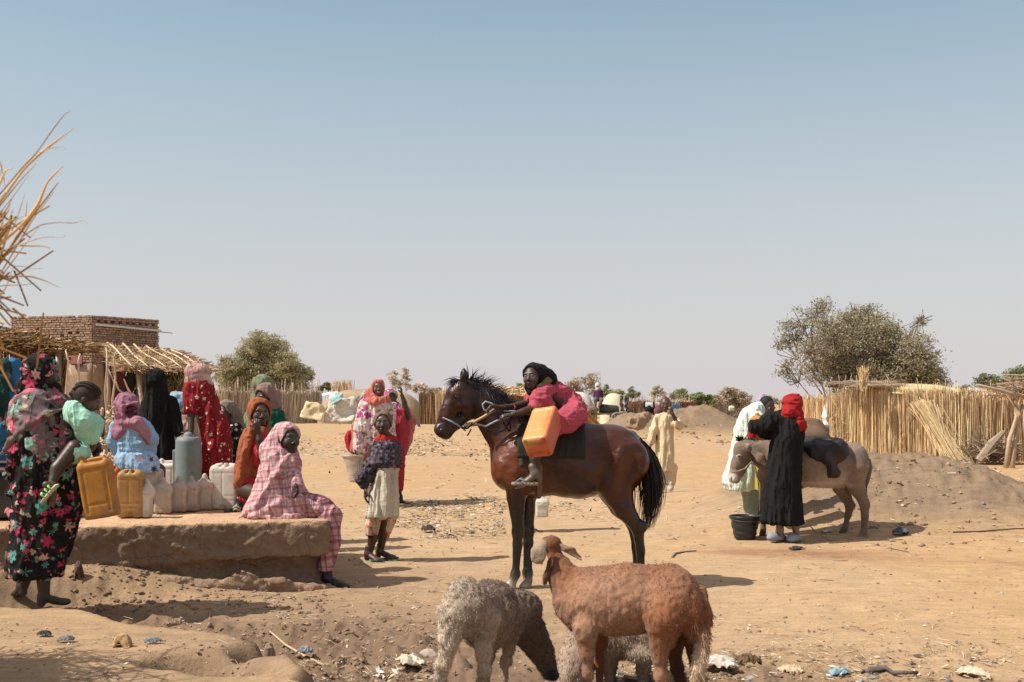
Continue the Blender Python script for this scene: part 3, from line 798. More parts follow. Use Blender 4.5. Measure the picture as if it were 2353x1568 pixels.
    for i in range(420):
        ox, oy = rnd.gauss(0, 1), rnd.gauss(0, 1); st = rnd.uniform(0, .35); en = rnd.uniform(.6, 1.05)
        pts = []
        for q in range(9):
            u = st+(en-st)*q/8; a = min(u, .9999)*4; j = int(a); f = a-j
            p = path[j]*(1-f)+path[j+1]*f
            if u > 1: p = p+(u-1)*4*(path[4]-path[3])
            sp = .012+.033*math.sin(min(u, 1)*PI*.80)
            pts.append(p+np.array([ox*sp+.004*rnd.gauss(0, 1)*u, oy*sp, 0]))
        cq = rnd.uniform(.5, 1.6)
        m.tube(pts, np.linspace(.0052, .0012, 9), 3, np.array((.013, .009, .008))*cq, cap=False)
    m.build('tail', MHAIR, root)
    m = MB(); R_, D_ = [], []
    for i in range(760):
        u = rnd.random(); a, b = (F(1076, 872), F(1200, 958)); p = np.array([np.interp(u, [0, .33, .62, 1], [F(1076, 871)[0], F(1114, 893)[0], F(1147, 919)[0], F(1196, 955)[0]]), 8.9, np.interp(u, [0, .33, .62, 1], [F(0, 873)[2], F(0, 896)[2], F(0, 922)[2], F(0, 957)[2]])])
        R_.append(p+np.array([0, rnd.gauss(0, .012), -.008]))
        up_ = rnd.random() < .8
        D_.append((rnd.uniform(-.1, 1.1), rnd.uniform(-.5, .4), rnd.uniform(.4, 1.1)) if up_ else (.3, -.8, .2))
    strands(m, R_, D_, RS.uniform(.07, .20, 760), .22, .0022, 6, (.012, .009, .008), .22, .3, .12)
    R2 = [F(1062+rnd.uniform(-14, 6), 876+rnd.uniform(-3, 5), hc+rnd.gauss(0, .02)) for _ in range(160)]
    strands(m, R2, [(-.9, -.1, .25)]*160, RS.uniform(.06, .15, 160), .30, .0024, 6, (.011, .008, .008), .25, .3, .1)
    m.build('mane', MHAIR, root)
    # saddle cloth: folded heavy dark cloth over the back
    def drape(x0, x1, yn0, yn1, off, seed, colr):
        nx, na = 26, 34; G = np.zeros((nx, na, 3)); rr = np.random.RandomState(seed)
        for i in range(nx):
            u = i/(nx-1); xp = x0+(x1-x0)*u; low = yn0+(yn1-yn0)*u
            zc = F(0, 1056)[2]; zt = F(0, 972+6*(1-u))[2]+off; zl = F(0, low)[2]
            hw = .235+off
            for j in range(na):
                a = -70+(j/(na-1))*(70+90); s_ = j/(na-1)
                if a <= 62:
                    A = math.radians(a); p = np.array([0, -hw*math.sin(A), zc+(zt-zc)*math.cos(A)])
                    last = p.copy()
                else:
                    f = (a-62)/28.; p = np.array([0, last[1]-.025*f, last[2]+(zl-last[2])*f])
                p[1] += 8.9; p[0] = F(xp, 0)[0]
                G[i, j] = p
        n = fbm(G*np.array((9, 5, 5))+seed, 2, seed); G[..., 1] += .010*n; G[..., 0] += .008*fbm(G*7+9, 2, seed+1)
        m = MB(); m.sheet(G, col=colr); return m
    drape(1192, 1330, 1070, 1061, .012, 5, (.060, .052, .040)).build('under_blanket', MCL, root, solid=.009)
    drape(1188, 1341, 1049, 1052, .030, 8, (.036, .034, .028)).build('saddle_cloth', MCL, root, solid=.010)
    m = MB(); a_ = np.linspace(-1.2, 1.75, 26)
    m.tube([np.array([F(1238, 0)[0], 8.9-.262*math.sin(a), F(0, 1058)[2]-.298*-math.cos(a+0) if False else F(0, 1058)[2]+.300*math.cos(a+PI*.42)]) if False else
            np.array([F(1237+2*math.sin(a*2), 0)[0], 8.9-.252*math.cos(a-.35), F(0, 1060)[2]-.290*math.sin(a-.35)]) for a in np.linspace(-.1, 1.9, 26)], .022, 6, (.17, .115, .07), flat=.25)
    m.build('girth_strap', MCL, root)
    # bridle and reins
    ROPE = (.28, .36, .42); BL = (.014, .013, .016)
    m = MB()
    def rope(pts, r=.0065, col=ROPE, n=5):
        q = np.array(pts); k = len(q); t_ = np.linspace(0, k-1, (k-1)*6+1); from_ = np.arange(k)
        m.tube(np.stack([np.interp(t_, from_, q[:, i]) for i in range(3)], 1), r, n, col)
    rope([F(1009, 956, -.02), F(1020, 960, -.085), F(1040, 969, -.098), F(1061, 982, -.07), F(1070, 990, -.03)])
    rope([F(1141, 937, -.16), F(1132, 928, -.17), F(1117, 923, -.17), F(1110, 930, -.17), F(1114, 942, -.17), F(1128, 947, -.17), F(1141, 942, -.17)], .007)
    rope([F(1098, 974, -.12), F(1117, 979, -.14), F(1143, 966, -.17), F(1174, 955, -.21)], .0075)
    rope([F(1158, 944, -.2), F(1185, 945, -.19), F(1215, 946, -.15)], .0065)
    m.build('reins', mat_vcol('rope', .25, 30, .9, 120, .5, .003), root)
    m = MB()
    for ii in range(7):
        cx_ = 1066+ii*5.2; a0 = rnd.uniform(0, 3)
        rope([F(cx_+4.5*math.cos(a), 977-.3*ii*2+4.5*math.sin(a), -.09-.01*math.sin(a*2)) for a in np.linspace(a0, a0+6.3, 9)], .0034, BL, 4)
    rope([F(1062, 983, -.08), F(1075, 984, -.09), F(1090, 972, -.10)], .008, BL)
    rope([F(1120, 985, -.14), F(1140, 994, -.16), F(1158, 988, -.17), F(1170, 970, -.18), F(1176, 957, -.19)], .006, BL)
    rope([F(1152, 958, -.19), F(1160, 975, -.19), F(1170, 990, -.19), F(1174, 986, -.19), F(1170, 964, -.19)], .006, BL)
    rope([F(1084, 985, -.1), F(1078, 996, -.1), F(1075, 1001, -.1)], .006, BL)
    m.build('halter', mat_vcol('rope', .25, 30, .9, 120, .5, .003), root)
    m = MB(); rope([F(1088, 971, -.13), F(1112, 958, -.15), F(1143, 937, -.17)], .012, (.42, .26, .10)); m.build('rein_handle', MS, root)
    return root
make_horse()
# ------------------------------------------------------------- donkeys
MFUR = mat_vcol('short_fur', .22, 11, .85, 0, 0, .001, .15)
def fur_mat():
    t = NT('fur'); c = t.coord(); n = t.noise(c, 6, 5, .62); h = t.noise(t.mapv(c, (90, 90, 40)), 1.0, 4, .65); h2 = t.noise(c, 26, 4, .6)
    col = t.mix(1, t.attr(), t.ramp(n, [(.25, .75), (.75, 1.22)]), 'MULTIPLY')
    col = t.mix(1, col, t.ramp(h, [(.3, .86), (.7, 1.12)]), 'MULTIPLY')
    return t.done(col, .9, t.bump(t.math('ADD', t.math('MULTIPLY', h, .5), h2), .6, .012), .12, **{'Sheen Weight': .15})
MFUR = fur_mat()
def fur_on(o_list_mesh, name, parent, k, ln, back, lift=.35, r=.0011, cvar=.22, keep=None, jit=.35, cmul=1.0, n=4, grav=.12):
    """short coat: strands rooted on the body surface, combed along `back`"""
    V, Q, C = o_list_mesh; N = vnormals(V, Q)
    a = np.linalg.norm(np.cross(V[Q[:, 2]]-V[Q[:, 0]], V[Q[:, 3]]-V[Q[:, 1]]), axis=1)
    q = RS.choice(len(Q), k, p=a/a.sum()); i = Q[q, RS.randint(0, 4, k)]
    p = V[Q[q]]; w = RS.dirichlet([1]*4, k); pt = (p*w[..., None]).sum(1)
    if keep is not None:
        m = keep(pt); pt, i = pt[m], i[m]
    d = np.array(back)+N[i]*lift; d -= N[i]*np.minimum((d*N[i]).sum(1), 0)[:, None]; d = d+N[i]*.12
    m = MB(); strands(m, pt-N[i]*.002, d, RS.uniform(.6, 1.2, len(pt))*ln, grav, r, n, C[i]*cmul, jit, cvar, .08, width=1.6)
    return m.build(name, MHAIRF, parent)
MHAIRF = mat_vcol('fur_strands', .08, 20, .8, 50, .05, .001, .1)
def quad_obj(name, S, mat, root, wr, it=2):
    V, Q, C = S.mesh(.022); V = relax(V, Q, it)
    for ww in wr:
        N = vnormals(V, Q); d = fbm(V*np.array(ww[1])+ww[2]*3.1, ww[3], ww[2])
        if len(ww) > 4: d = 1-2*np.abs(d)**.7
        V = V+N*(d*ww[0])[:, None]
    org = np.array(world_loc(root)); link(name, mesh_np(name, V-org, Q, mat, C), root)
    return V, Q, C
def make_donkey():
    F = Fig(11.95); base = P(1850, 1245, 11.95); base[2] = gz(base[0], base[1])
    root = empty('donkey', base, 'grey donkey with drooping head carrying a black sack beside the person in black', 'donkey', 'donkeys')
    G = np.array((.215, .152, .112)); PL = np.array((.47, .39, .32)); DK = np.array((.085, .058, .044)); lat = (0, 1, 0)
    S = SDF(.0115)
    S.ell(F(1880, 1066), (.46, .225, .228), col=G, k=.05)
    S.ell(F(1800, 1058), (.25, .19, .225), col=G, k=.06)
    S.ell(F(1895, 1090), (.33, .19, .135), col=PL, k=.06)
    S.ell(F(1955, 1064), (.185, .205, .185), roty(.25), col=G*1.05, k=.06)
    S.chain([F(1920, 1036), F(1968, 1042)], [.08, .09], G, k=.06)
    S.chain([F(1795, 1050), F(1755, 1045), F(1722, 1032)], [.17, .125, .10], G, k=.06, sq=(lat, .6))
    S.ell(F(1708, 1034, -.02), (.105, .075, .095), roty(.7), col=G*1.05, k=.03)
    S.chain([F(1706, 1040, -.02), F(1694, 1066, -.03), F(1684, 1096, -.04)], [.092, .066, .056], G, k=.03, sq=(lat, .75))
    S.ell(F(1683, 1098, -.04), (.060, .052, .060), col=PL, k=.02)
    S.chain([F(1722, 1056, -.02), F(1704, 1082, -.03), F(1692, 1104, -.04)], [.035, .028, .026], G, k=.03)
    for sd in (-1, 1):
        S.ell(F(1693, 1048, -.025+sd*.075), (.026, .014, .018), roty(.5), col=DK, k=.012)
        S.ell(F(1678, 1100, -.04+sd*.045), (.010, .012, .017), roty(.3), col=(.01, .008, .007), k=.005, op='s')
        a = F(1716, 1024, sd*.07-.02)
        if sd < 0:
            tip = F(1764, 1084, -.19); mid = (a+tip)/2+np.array([0, -.03, .01])
            S.chain([a, mid, tip], [.040, .044, .008], DK*1.2, k=.015, sq=((0, 1, .1), .4))
            S.ell(F(1713, 1024, -.125), (.024, .02, .026), col=PL*.9, k=.01); S.ell(F(1711, 1025, -.15), (.014, .02, .018), col=DK*.5, k=.004, op='s')
        else: S.chain([a, F(1745, 1010, .12)], [.035, .01], DK, k=.015)
    for dy, pts_, cl in ((-.09, ((1957, 1075), (1962, 1118), (1981, 1158), (1981, 1186), (1979, 1220), (1974, 1233)), 0), (.10, ((1945, 1080), (1940, 1122), (1960, 1163), (1955, 1186), (1948, 1215), (1941, 1228)), 1)):
        pts = [F(x, y, dy) for x, y in pts_]
        S.chain(pts, [.145, .085, .046, .032, .030, .034], k=.03, cols=[G, G*.95, G*.8, G*.75, G*.8])
        S.ell(pts[2]+np.array([.02, 0, 0]), (.03, .03, .035), col=G*.8, k=.02)
        S.cone(pts[-1], pts[-1]+np.array([-.02, 0, -.060]), .034, .046, (.34, .28, .22) if not cl else DK, k=.01)
    for dy, x0 in ((-.09, 1790), (.09, 1763)):
        S.chain([F(x0, 1090, dy), F(x0-3, 1140, dy), F(x0-5, 1172, dy), F(x0-5, 1222, dy), F(x0-7, 1240, dy)], [.085, .056, .038, .030, .042], k=.02, cols=[G, G*.9, G*.8, DK])
    S.ell(F(1929, 1109, 0), (.05, .04, .045), col=DK, k=.02)
    for q, r_, c_ in ((F(1680, 1100, -.06), (.060, .10, .055), (.60, .51, .43)), (F(1693, 1048, -.10), (.035, .04, .022), (.42, .34, .27)), (F(1693, 1048, -.11), (.020, .03, .010), (.012, .009, .008)), (F(1677, 1101, -.08), (.010, .03, .018), (.02, .015, .012)), (F(1686, 1107, -.06), (.03, .06, .005), (.05, .035, .03)), (F(1740, 1050, -.1), (.10, .2, .10), G*.85), (F(1965, 1050, -.1), (.12, .2, .08), G*.7), (F(1880, 1114), (.34, .3, .05), (.50, .41, .33))): S.paint(q, r_, c_)
    V, Q, C = quad_obj('donkey_body', S, MFUR, root, [(.007, (5, 5, 6), 13, 2), (.004, (22, 22, 12), 15, 2)])
    fur_on((V-0, Q, C), 'coat', root, 9000, .022, (.8, 0, -.5), .2, .0012)
    m = MB(); k = 260
    u = RS.rand(k); R_ = np.stack([np.interp(u, [0, 1], [F(1703, 0)[0], F(1776, 0)[0]]), 11.95+RS.normal(0, .012, k), np.interp(u, [0, .3, 1], [F(0, 1018)[2], F(0, 1018)[2], F(0, 1034)[2]])], 1)
    strands(m, R_, [(-.25, 0, 1)]*k, RS.uniform(.05, .085, k), .0, .003, 4, (.05, .032, .022), .25, .5)
    strands(m, [F(1700+rnd.uniform(-3, 8), 1014+rnd.uniform(-3, 3)) for _ in range(90)], [(-.5, -.2, 1)]*90, .07, .1, .003, 4, (.03, .02, .015), .35, .4)
    m.build('mane', MHAIR, root)
    m = MB(); tp = [F(1994, 1056), F(2000, 1075), F(1994, 1105), F(1985, 1130)]
    m.tube(tp, [.03, .026, .020, .016], 8, G*.7)
    strands(m, [F(1987+rnd.uniform(-2, 3), 1118+rnd.uniform(-12, 12), rnd.gauss(0, .008)) for _ in range(160)], [(-.12, 0, -1)]*160, .13, .05, .003, 5, (.03, .02, .015), .12, .4)
    m.build('tail', MHAIR, root)
    # halter strap and lead rope
    m = MB(); m.tube([F(1677, 1083, -.11), F(1690, 1082, -.13), F(1706, 1076, -.12), F(1722, 1060, -.11), F(1730, 1075, -.12), F(1733, 1093, -.12), F(1741, 1110, -.12), F(1740, 1150, -.12), F(1741, 1180, -.12)], .010, 5, (.30, .22, .15)); m.build('halter', MCL, root)
    m = MB(); m.tube([F(1850, 1204, -.2), F(1866, 1222, -.25), F(1885, 1232, -.3), F(1910, 1240, -.35), F(1935, 1243, -.4)], .006, 5, (.30, .20, .13)); m.build('lead_rope', MCL, root)
    # sack
    B = SDF(.012); SK = (.016, .015, .016)
    B.ell(F(1888, 1038, -.10), (.225, .17, .15), roty(.12), SK); B.ell(F(1865, 1026, 0), (.20, .25, .09), col=SK, k=.05)
    B.ell(F(1913, 1034, -.12), (.14, .15, .13), col=SK, k=.05); B.ell(F(1900, 1082, -.20), (.070, .06, .055), col=SK, k=.04); B.chain([F(1890, 1050, -.2), F(1898, 1074, -.22)], [.09, .05], SK, k=.03)
    B.ell(F(1910, 1084, -.18), (.045, .05, .05), col=SK, k=.02)
    B.ell(F(1850, 1040, .12), (.2, .14, .15), col=SK, k=.05)
    t = sdf_obj('sack', B, mat_vcol('sack_black', .25, 8, .5, 60, .35, .004, .3, dirt=.12), None, wr=[(.018, (5, 5, 4), 4, 3), (.016, (7, 9, 6), 6, 2, 1)], it=2)
    tag(t, 'bulging shiny black sack tied over the back of the grey donkey', 'sack')
    # second donkey, mostly hidden behind the person in black
    F2 = Fig(13.6); b2 = F2(1880, 1210); b2[2] = gz(b2[0], b2[1])
    r2 = empty('donkey', b2, 'brown donkey mostly hidden behind the person in the red headscarf', 'donkey', 'donkeys')
    S = SDF(.018); BR = np.array((.16, .095, .055)); PB = np.array((.42, .32, .25))
    S.ell(F2(1852, 1020), (.30, .22, .26), col=BR); S.chain([F2(1855, 985), F2(1872, 985), F2(1884, 1003)], [.13, .105, .085], BR, k=.05, sq=(lat, .6))
    S.ell(F2(1860, 1000, -.04), (.07, .1, .08), col=PB, k=.03)
    S.chain([F2(1872, 990), F2(1889, 1025), F2(1894, 1050)], [.09, .07, .06], BR, k=.04)
    for x, dy in ((1838, .1), (1842, -.1), (1806, .1), (1800, -.1)):
        S.chain([F2(x, 1060, dy), F2(x+4, 1120, dy), F2(x, 1200, dy)], [.10, .05, .035], BR, k=.03)
    V, Q, C = quad_obj('donkey_body', S, MFUR, r2, [(.006, (5, 5, 6), 14, 2)])
    m = MB(); strands(m, [F2(1872+14*u_, 975+28*u_+rnd.uniform(-3, 3), rnd.gauss(0, .02)) for u_ in RS.rand(220)], [(.8, -.1, .55)]*220, .08, .1, .004, 4, (.035, .022, .016), .3, .4)
    m.build('mane', MHAIR, r2)
make_donkey()
# ------------------------------------------------------------- sheep
def make_sheep():
    F = Fig(5.22); base = F(1440, 1650); base[2] = gz(base[0], base[1])
    root = empty('sheep', base, 'reddish brown sheep with lifted head and long pale tail in front of the horse', 'sheep', 'sheep in the foreground')
    RD = np.array((.215, .086, .040)); PK = np.array((.30, .165, .102)); TN = np.array((.46, .34, .235)); DK = np.array((.06, .026, .016)); lat = (0, 1, 0)
    S = SDF(.0078); S.off = .027
    S.ell(F(1445, 1383), (.290, .165, .172), roty(-.05), col=PK, k=.04)
    S.ell(F(1385, 1388, .03), (.19, .15, .158), col=PK, k=.05)
    S.ell(F(1340, 1395, .05), (.115, .135, .155), roty(.25), col=PK, k=.05)
    S.ell(F(1545, 1365, -.05), (.145, .17, .155), col=(RD+PK)/2, k=.05)
    S.ell(F(1580, 1400, -.06), (.085, .155, .15), col=RD*.9, k=.04)
    S.chain([F(1345, 1330, .05), F(1440, 1325), F(1530, 1315, -.04)], [.055, .06, .06], RD, k=.07)
    S.chain([F(1325, 1372, .06), F(1295, 1320, .09), F(1272, 1275, .12)], [.115, .074, .060], RD*1.05, k=.05, sq=(lat, .9))
    S.chain([F(1308, 1405, .05), F(1278, 1335, .06)], [.075, .05], PK, k=.05)
    S.ell(F(1270, 1258, .14), (.070, .08, .062), col=RD*.75, k=.03)                  # head seen from behind
    S.chain([F(1262, 1262, .17), F(1250, 1290, .25)], [.045, .034], PK, k=.025)
    S.ell(F(1242, 1300, .26), (.028, .04, .028), col=DK, k=.02)
    # shadow under the left ear, drawn as a dark lump
    S.ell(F(1259, 1315, .05), (.030, .045, .10), roty(.25), col=DK, k=.012)
    for dy, xs, cl in ((-.075, (1342, 1346, 1349, 1349), PK), (.13, (1378, 1382, 1383, 1384), RD*.8)):
        S.chain([F(xs[0], 1440, dy), F(xs[1], 1490, dy), F(xs[2], 1545, dy), F(xs[3], 1625, dy), F(xs[3]-4, 1652, dy)], [.085, .054, .043, .038, .044], k=.03, cols=[cl, cl, cl*.9, DK])
    for dy, ps, cl in ((-.12, ((1520, 1410), (1508, 1480), (1512, 1540), (1520, 1580), (1506, 1655)), PK), (.10, ((1560, 1420), (1552, 1490), (1562, 1545), (1572, 1580), (1560, 1650)), DK*1.6)):
        S.chain([F(x, y, dy) for x, y in ps], [.125, .068, .050, .044, .042], k=.03, cols=[RD, cl, cl, cl*.8])
    S.chain([F(1592, 1470, -.02), F(1605, 1540, .02), F(1596, 1600, .05)], [.07, .052, .045], DK*1.5, k=.03)
    # tail
    S.chain([F(1606, 1352, -.08), F(1612, 1400, -.12), F(1603, 1450, -.15), F(1590, 1520, -.17), F(1582, 1590, -.17)], [.050, .052, .054, .052, .044], k=.02, cols=[RD, RD, TN, TN])
    V, Q, C = quad_obj('sheep_body', S, MFUR, root, [(.010, (7, 7, 9), 23, 3), (.0035, (46, 40, 14), 24, 2, 1), (.005, (50, 50, 40), 27, 2)], 2)
    for pts, rr_, sq_, cc in (([F(1250, 1252, .06), F(1238, 1270, .03), F(1238, 1287, .03), F(1245, 1297, .05)], [.020, .030, .026, .012], ((.3, 1, 0), .32), TN*.72), ([F(1292, 1262, .12), F(1312, 1270, .09), F(1338, 1287, .08)], [.024, .028, .006], ((0, .4, 1), .40), DK*2.5)):
        E = SDF(.005); E.chain(pts, rr_, cc, k=.01, sq=sq_)
        if rr_[0] < .03 and len(pts) == 3: E.chain([p_+np.array((0, -.012, -.010)) for p_ in pts], [.012, .011, .004], TN, k=.002)
        sdf_obj('ear', E, MFUR, root, wr=[(.003, (30, 30, 30), 4, 2)])
    def rumpk(p): return (p[:, 0] > F(1515, 0)[0]) | ((p[:, 2] > F(0, 1335)[2]) & (p[:, 0] > F(1350, 0)[0]))
    fur_on((V, Q, C), 'coat', root, 60000, .011, (.35, 0, -.8), .15, .0008, n=3)
    fur_on((V, Q, C*1.1), 'wool', root, 14000, .013, (.45, 0, -.7), .4, .0011, keep=rumpk, n=4, jit=.55)
    fur_on((V, Q, C*1.2), 'tail_wool', root, 22000, .034, (.1, 0, -1), .4, .0013, keep=lambda p: (p[:, 0] > F(1572, 0)[0]) & (p[:, 2] < F(0, 1400)[2]) & (p[:, 1] < 5.16), n=5, jit=.3)
    # grey sheep, rump towards the camera, grazing away to the right
    F = Fig(4.85); base = F(1110, 1640, .1); base[2] = gz(base[0], base[1])
    root = empty('sheep', base, 'pale grey woolly sheep bending down to graze with its rump to the camera', 'sheep', 'sheep in the foreground')
    GR = np.array((.245, .180, .135)); WH = np.array((.50, .41, .31)); DB = np.array((.115, .080, .058))
    S = SDF(.0078); S.off = .027
    S.ell(F(1085, 1392, -.05), (.125, .15, .150), roty(-.2), col=GR, k=.04)
    S.ell(F(1124, 1420, .12), (.150, .20, .160), roty(.25), col=DB*1.3, k=.05)
    S.ell(F(1160, 1452, .32), (.115, .18, .130), roty(.5), col=DB*1.5, k=.06)
    S.ell(F(1112, 1455, .15), (.13, .20, .11), col=GR*1.25, k=.05)
    S.ell(F(1060, 1350, -.08), (.07, .08, .07), col=WH*.9, k=.05)
    S.ell(F(1170, 1420, .3), (.06, .12, .07), roty(.5), col=GR*1.3, k=.05)
    S.chain([F(1195, 1450, .42), F(1224, 1508, .50), F(1252, 1562, .55), F(1268, 1606, .55)], [.13, .092, .074, .062], DB, k=.05)
    S.ell(F(1275, 1618, .52), (.055, .08, .045), col=(.02, .017, .018), k=.03)
    S.chain([F(1050, 1405, -.10), F(1033, 1455, -.12), F(1022, 1510, -.12), F(1016, 1545, -.10), F(1008, 1620, -.10)], [.105, .066, .050, .046, .042], k=.03, cols=[WH, WH, WH*.9, WH*.7])
    S.chain([F(1112, 1420, -.08), F(1113, 1480, -.10), F(1114, 1530, -.08), F(1108, 1560, -.06), F(1116, 1620, -.06)], [.095, .053, .043, .041, .039], k=.03, cols=[GR*1.2, WH*.9, DB, WH*.7])
    for x0, dy in ((1180, .30), (1136, .42)): S.chain([F(x0, 1460, dy), F(x0-10, 1520, dy), F(x0-18, 1560, dy), F(x0-22, 1630, dy)], [.07, .050, .045, .042], k=.03, cols=[DB*1.6, GR, GR])
    V, Q, C = quad_obj('sheep_body', S, MFUR, root, [(.014, (7, 7, 9), 33, 3), (.007, (40, 40, 16), 34, 2, 1), (.005, (50, 50, 40), 37, 2)], 2)
    fur_on((V, Q, C), 'coat', root, 42000, .013, (.1, .15, -.8), .3, .0010, n=3)
    fur_on((V, Q, C*1.15), 'wool', root, 26000, .015, (.15, 0, -.8), .35, .0011, keep=lambda p: (p[:, 0] < F(1120, 0)[0]) | (p[:, 2] > F(0, 1400)[2]), n=4, jit=.55)
    # young sheep behind the brown one
    F = Fig(5.75); base = F(1420, 1575); base[2] = gz(base[0], base[1])
    root = empty('sheep', base, 'small grey lamb grazing behind the legs of the brown sheep', 'sheep', 'sheep in the foreground')
    S = SDF(.010)
    S.ell(F(1440, 1462), (.22, .12, .115), col=GR*1.1); S.ell(F(1365, 1470), (.12, .11, .12), col=GR*1.2, k=.05)
    S.chain([F(1350, 1478), F(1325, 1515, -.03), F(1312, 1552, -.06), F(1304, 1578, -.08)], [.105, .080, .066, .045], GR*1.5, k=.05)
    S.ell(F(1470, 1492, -.08), (.09, .06, .05), col=WH, k=.03)
    for x, dy in ((1400, -.06), (1410, .06), (1477, -.06), (1486, .06)): S.chain([F(x, 1485, dy), F(x-4, 1530, dy), F(x-2, 1572, dy)], [.05, .028, .022], k=.02, cols=[GR, GR*.8])
    V, Q, C = quad_obj('sheep_body', S, MFUR, root, [(.012, (8, 8, 9), 43, 3), (.005, (30, 30, 22), 44, 2)], 2)
    fur_on((V, Q, C), 'coat', root, 16000, .018, (.1, 0, -.9), .4, .0013, n=3)
make_sheep()
# ------------------------------------------------------------- patterned cloth
def t_mul(t, a, b): return t.math('MULTIPLY', a, b)
def flower_mat(name, base, cols, sc=9, r0=.34, petals=5, shade=None, thr=.0, leafcol=None, rough=.85, warp=.35):
    """printed cloth: petalled flowers scattered over a ground colour, several sizes"""
    t = NT(name); c = t.coord(); cw = t.new('ShaderNodeVectorMath', operation='ADD')
    nz = t.noise(c, 5, 2, .5, out=1); sub = t.new('ShaderNodeVectorMath', operation='SCALE'); t.put(sub, 0, nz); t.put(sub, 'Scale', .05*warp)
    t.put(cw, 0, c); t.put(cw, 1, sub.outputs[0]); v = cw.outputs[0]
    fo = t.noise(t.mapv(c, (9, 9, 2.2)), 1.0, 3, .6)
    col = t.mix(t.ramp(fo, [(.35, 0), (.7, 1)]), base, tuple(q*1.5+.004 for q in base))
    def layer(col, sc, r0, colsL, pet, seed):
        mp = t.mapv(v, (sc, sc*.8, sc), (0, 0, 0), (seed, seed*2, seed*3))
        vo = t.new('ShaderNodeTexVoronoi'); t.put(vo, 'Vector', mp); t.put(vo, 'Scale', 1.0); t.put(vo, 'Randomness', .85)
        df = t.new('ShaderNodeVectorMath', operation='SUBTRACT'); t.put(df, 0, mp); t.put(df, 1, vo.outputs['Position'])
        sp = t.new('ShaderNodeSeparateXYZ'); t.put(sp, 0, df.outputs[0]); sr = t.new('ShaderNodeSeparateXYZ'); t.put(sr, 0, vo.outputs['Color'])
        ang = t.math('ARCTAN2', sp.outputs[2], t.math('ADD', sp.outputs[0], t.math('MULTIPLY', sp.outputs[1], .6)))
        pe = t.math('COSINE', t.math('ADD', t.math('MULTIPLY', ang, pet), t.math('MULTIPLY', sr.outputs[1], 9)))
        rad = t.math('MULTIPLY', t.math('ADD', t.math('MULTIPLY', pe, .20), .86), t.math('ADD', r0*.6, t.math('MULTIPLY', sr.outputs[2], r0*.6)))
        inside = t.math('SUBTRACT', rad, vo.outputs['Distance'])
        m = t.ramp(inside, [(.0, 0), (.05, 1)])
        n = len(colsL); fc = t.ramp(sr.outputs[0], [(i/n, q) for i, q in enumerate(colsL)], 'CONSTANT')
        inner = t.ramp(t.math('DIVIDE', vo.outputs['Distance'], t.math('MAXIMUM', rad, .01)), [(.12, .45), (.4, 1.25), (.95, .8)])
        fc = t.mix(1, fc, inner, 'MULTIPLY')
        return t.mix(m, col, fc)
    if leafcol: col = layer(col, sc*1.7, r0*.9, leafcol, 3, 5.3)
    col = layer(col, sc, r0, cols, petals, 0)
    if leafcol: col = layer(col, sc*1.45, r0*.62, cols[::-1], petals+1, 9.7)
    w = t.noise(t.coord(), 160, 2, .6); wv = t.noise(t.coord(), 10, 4, .6)
    col = t.mix(1, col, t.ramp(wv, [(.3, .82), (.7, 1.1)]), 'MULTIPLY')
    return t.done(col, rough, t.bump(folds_h(t), .8, .03, t.bump(w, .2, .0015)), .15)
def plaid_mat(name, base, line, line2, sc=24, tilt=(.25, .1, .5)):
    t = NT(name); c = t.coord(); nz = t.noise(c, 3.5, 3, .5, out=1); sub = t.new('ShaderNodeVectorMath', operation='SCALE'); t.put(sub, 0, nz); t.put(sub, 'Scale', .10)
    ad = t.new('ShaderNodeVectorMath', operation='ADD'); t.put(ad, 0, t.mapv(c, (1, 1, 1), tilt)); t.put(ad, 1, sub.outputs[0])
    sp = t.new('ShaderNodeSeparateXYZ'); t.put(sp, 0, ad.outputs[0])
    col = t.mix(t.ramp(t.noise(c, 5, 4, .6), [(.3, 0), (.7, 1)]), base, tuple(q*.82 for q in base))
    for ax, lc, k, w in ((0, line, 1, .80), (2, line, 1, .80), (0, line2, .5, .92), (2, line2, .5, .90)):
        s_ = t.math('SINE', t.math('MULTIPLY', sp.outputs[ax], sc*2*k)); m = t.ramp(s_, [(w-.12, 0), (w+.10, 1)])
        col = t.mix(t.math('MULTIPLY', m, .62), col, lc)
    return t.done(col, .9, t.bump(folds_h(t), .9, .03, t.bump(t.noise(c, 120, 3, .6), .25, .002)), .12)
M_FLORAL = flower_mat('floral_black', (.010, .0085, .008), [(.42, .05, .10), (.09, .26, .22), (.55, .31, .29), (.36, .035, .075), (.15, .31, .26), (.52, .18, .20)], 9.5, .44, 6, leafcol=[(.40, .30, .20), (.30, .03, .06), (.42, .05, .10), (.10, .13, .07)], warp=1.2)
M_FLORAL2 = flower_mat('floral_grey', (.13, .10, .097), [(.52, .13, .17), (.26, .40, .34), (.58, .38, .34), (.42, .09, .14)], 8.5, .54, 7, warp=1.2, leafcol=[(.42, .34, .24), (.115, .082, .08), (.115, .082, .08)])
M_REDF = flower_mat('red_flowers', (.20, .011, .014), [(.72, .62, .48), (.62, .52, .42)], 15, .30, 5, leafcol=[(.20, .011, .014), (.10, .02, .02), (.20, .011, .014)])
M_BLUEF = flower_mat('blue_flowers', (.24, .38, .53), [(.50, .42, .45), (.05, .05, .08), (.24, .38, .53), (.05, .05, .08)], 12, .40, 8, leafcol=[(.24, .38, .53), (.45, .38, .40)])
M_TAN = flower_mat('cream_purple_print', (.50, .41, .37), [(.34, .05, .19), (.62, .52, .46), (.16, .05, .10), (.40, .10, .24)], 9, .55, 4, leafcol=[(.36, .30, .28), (.50, .41, .37), (.30, .08, .16)])
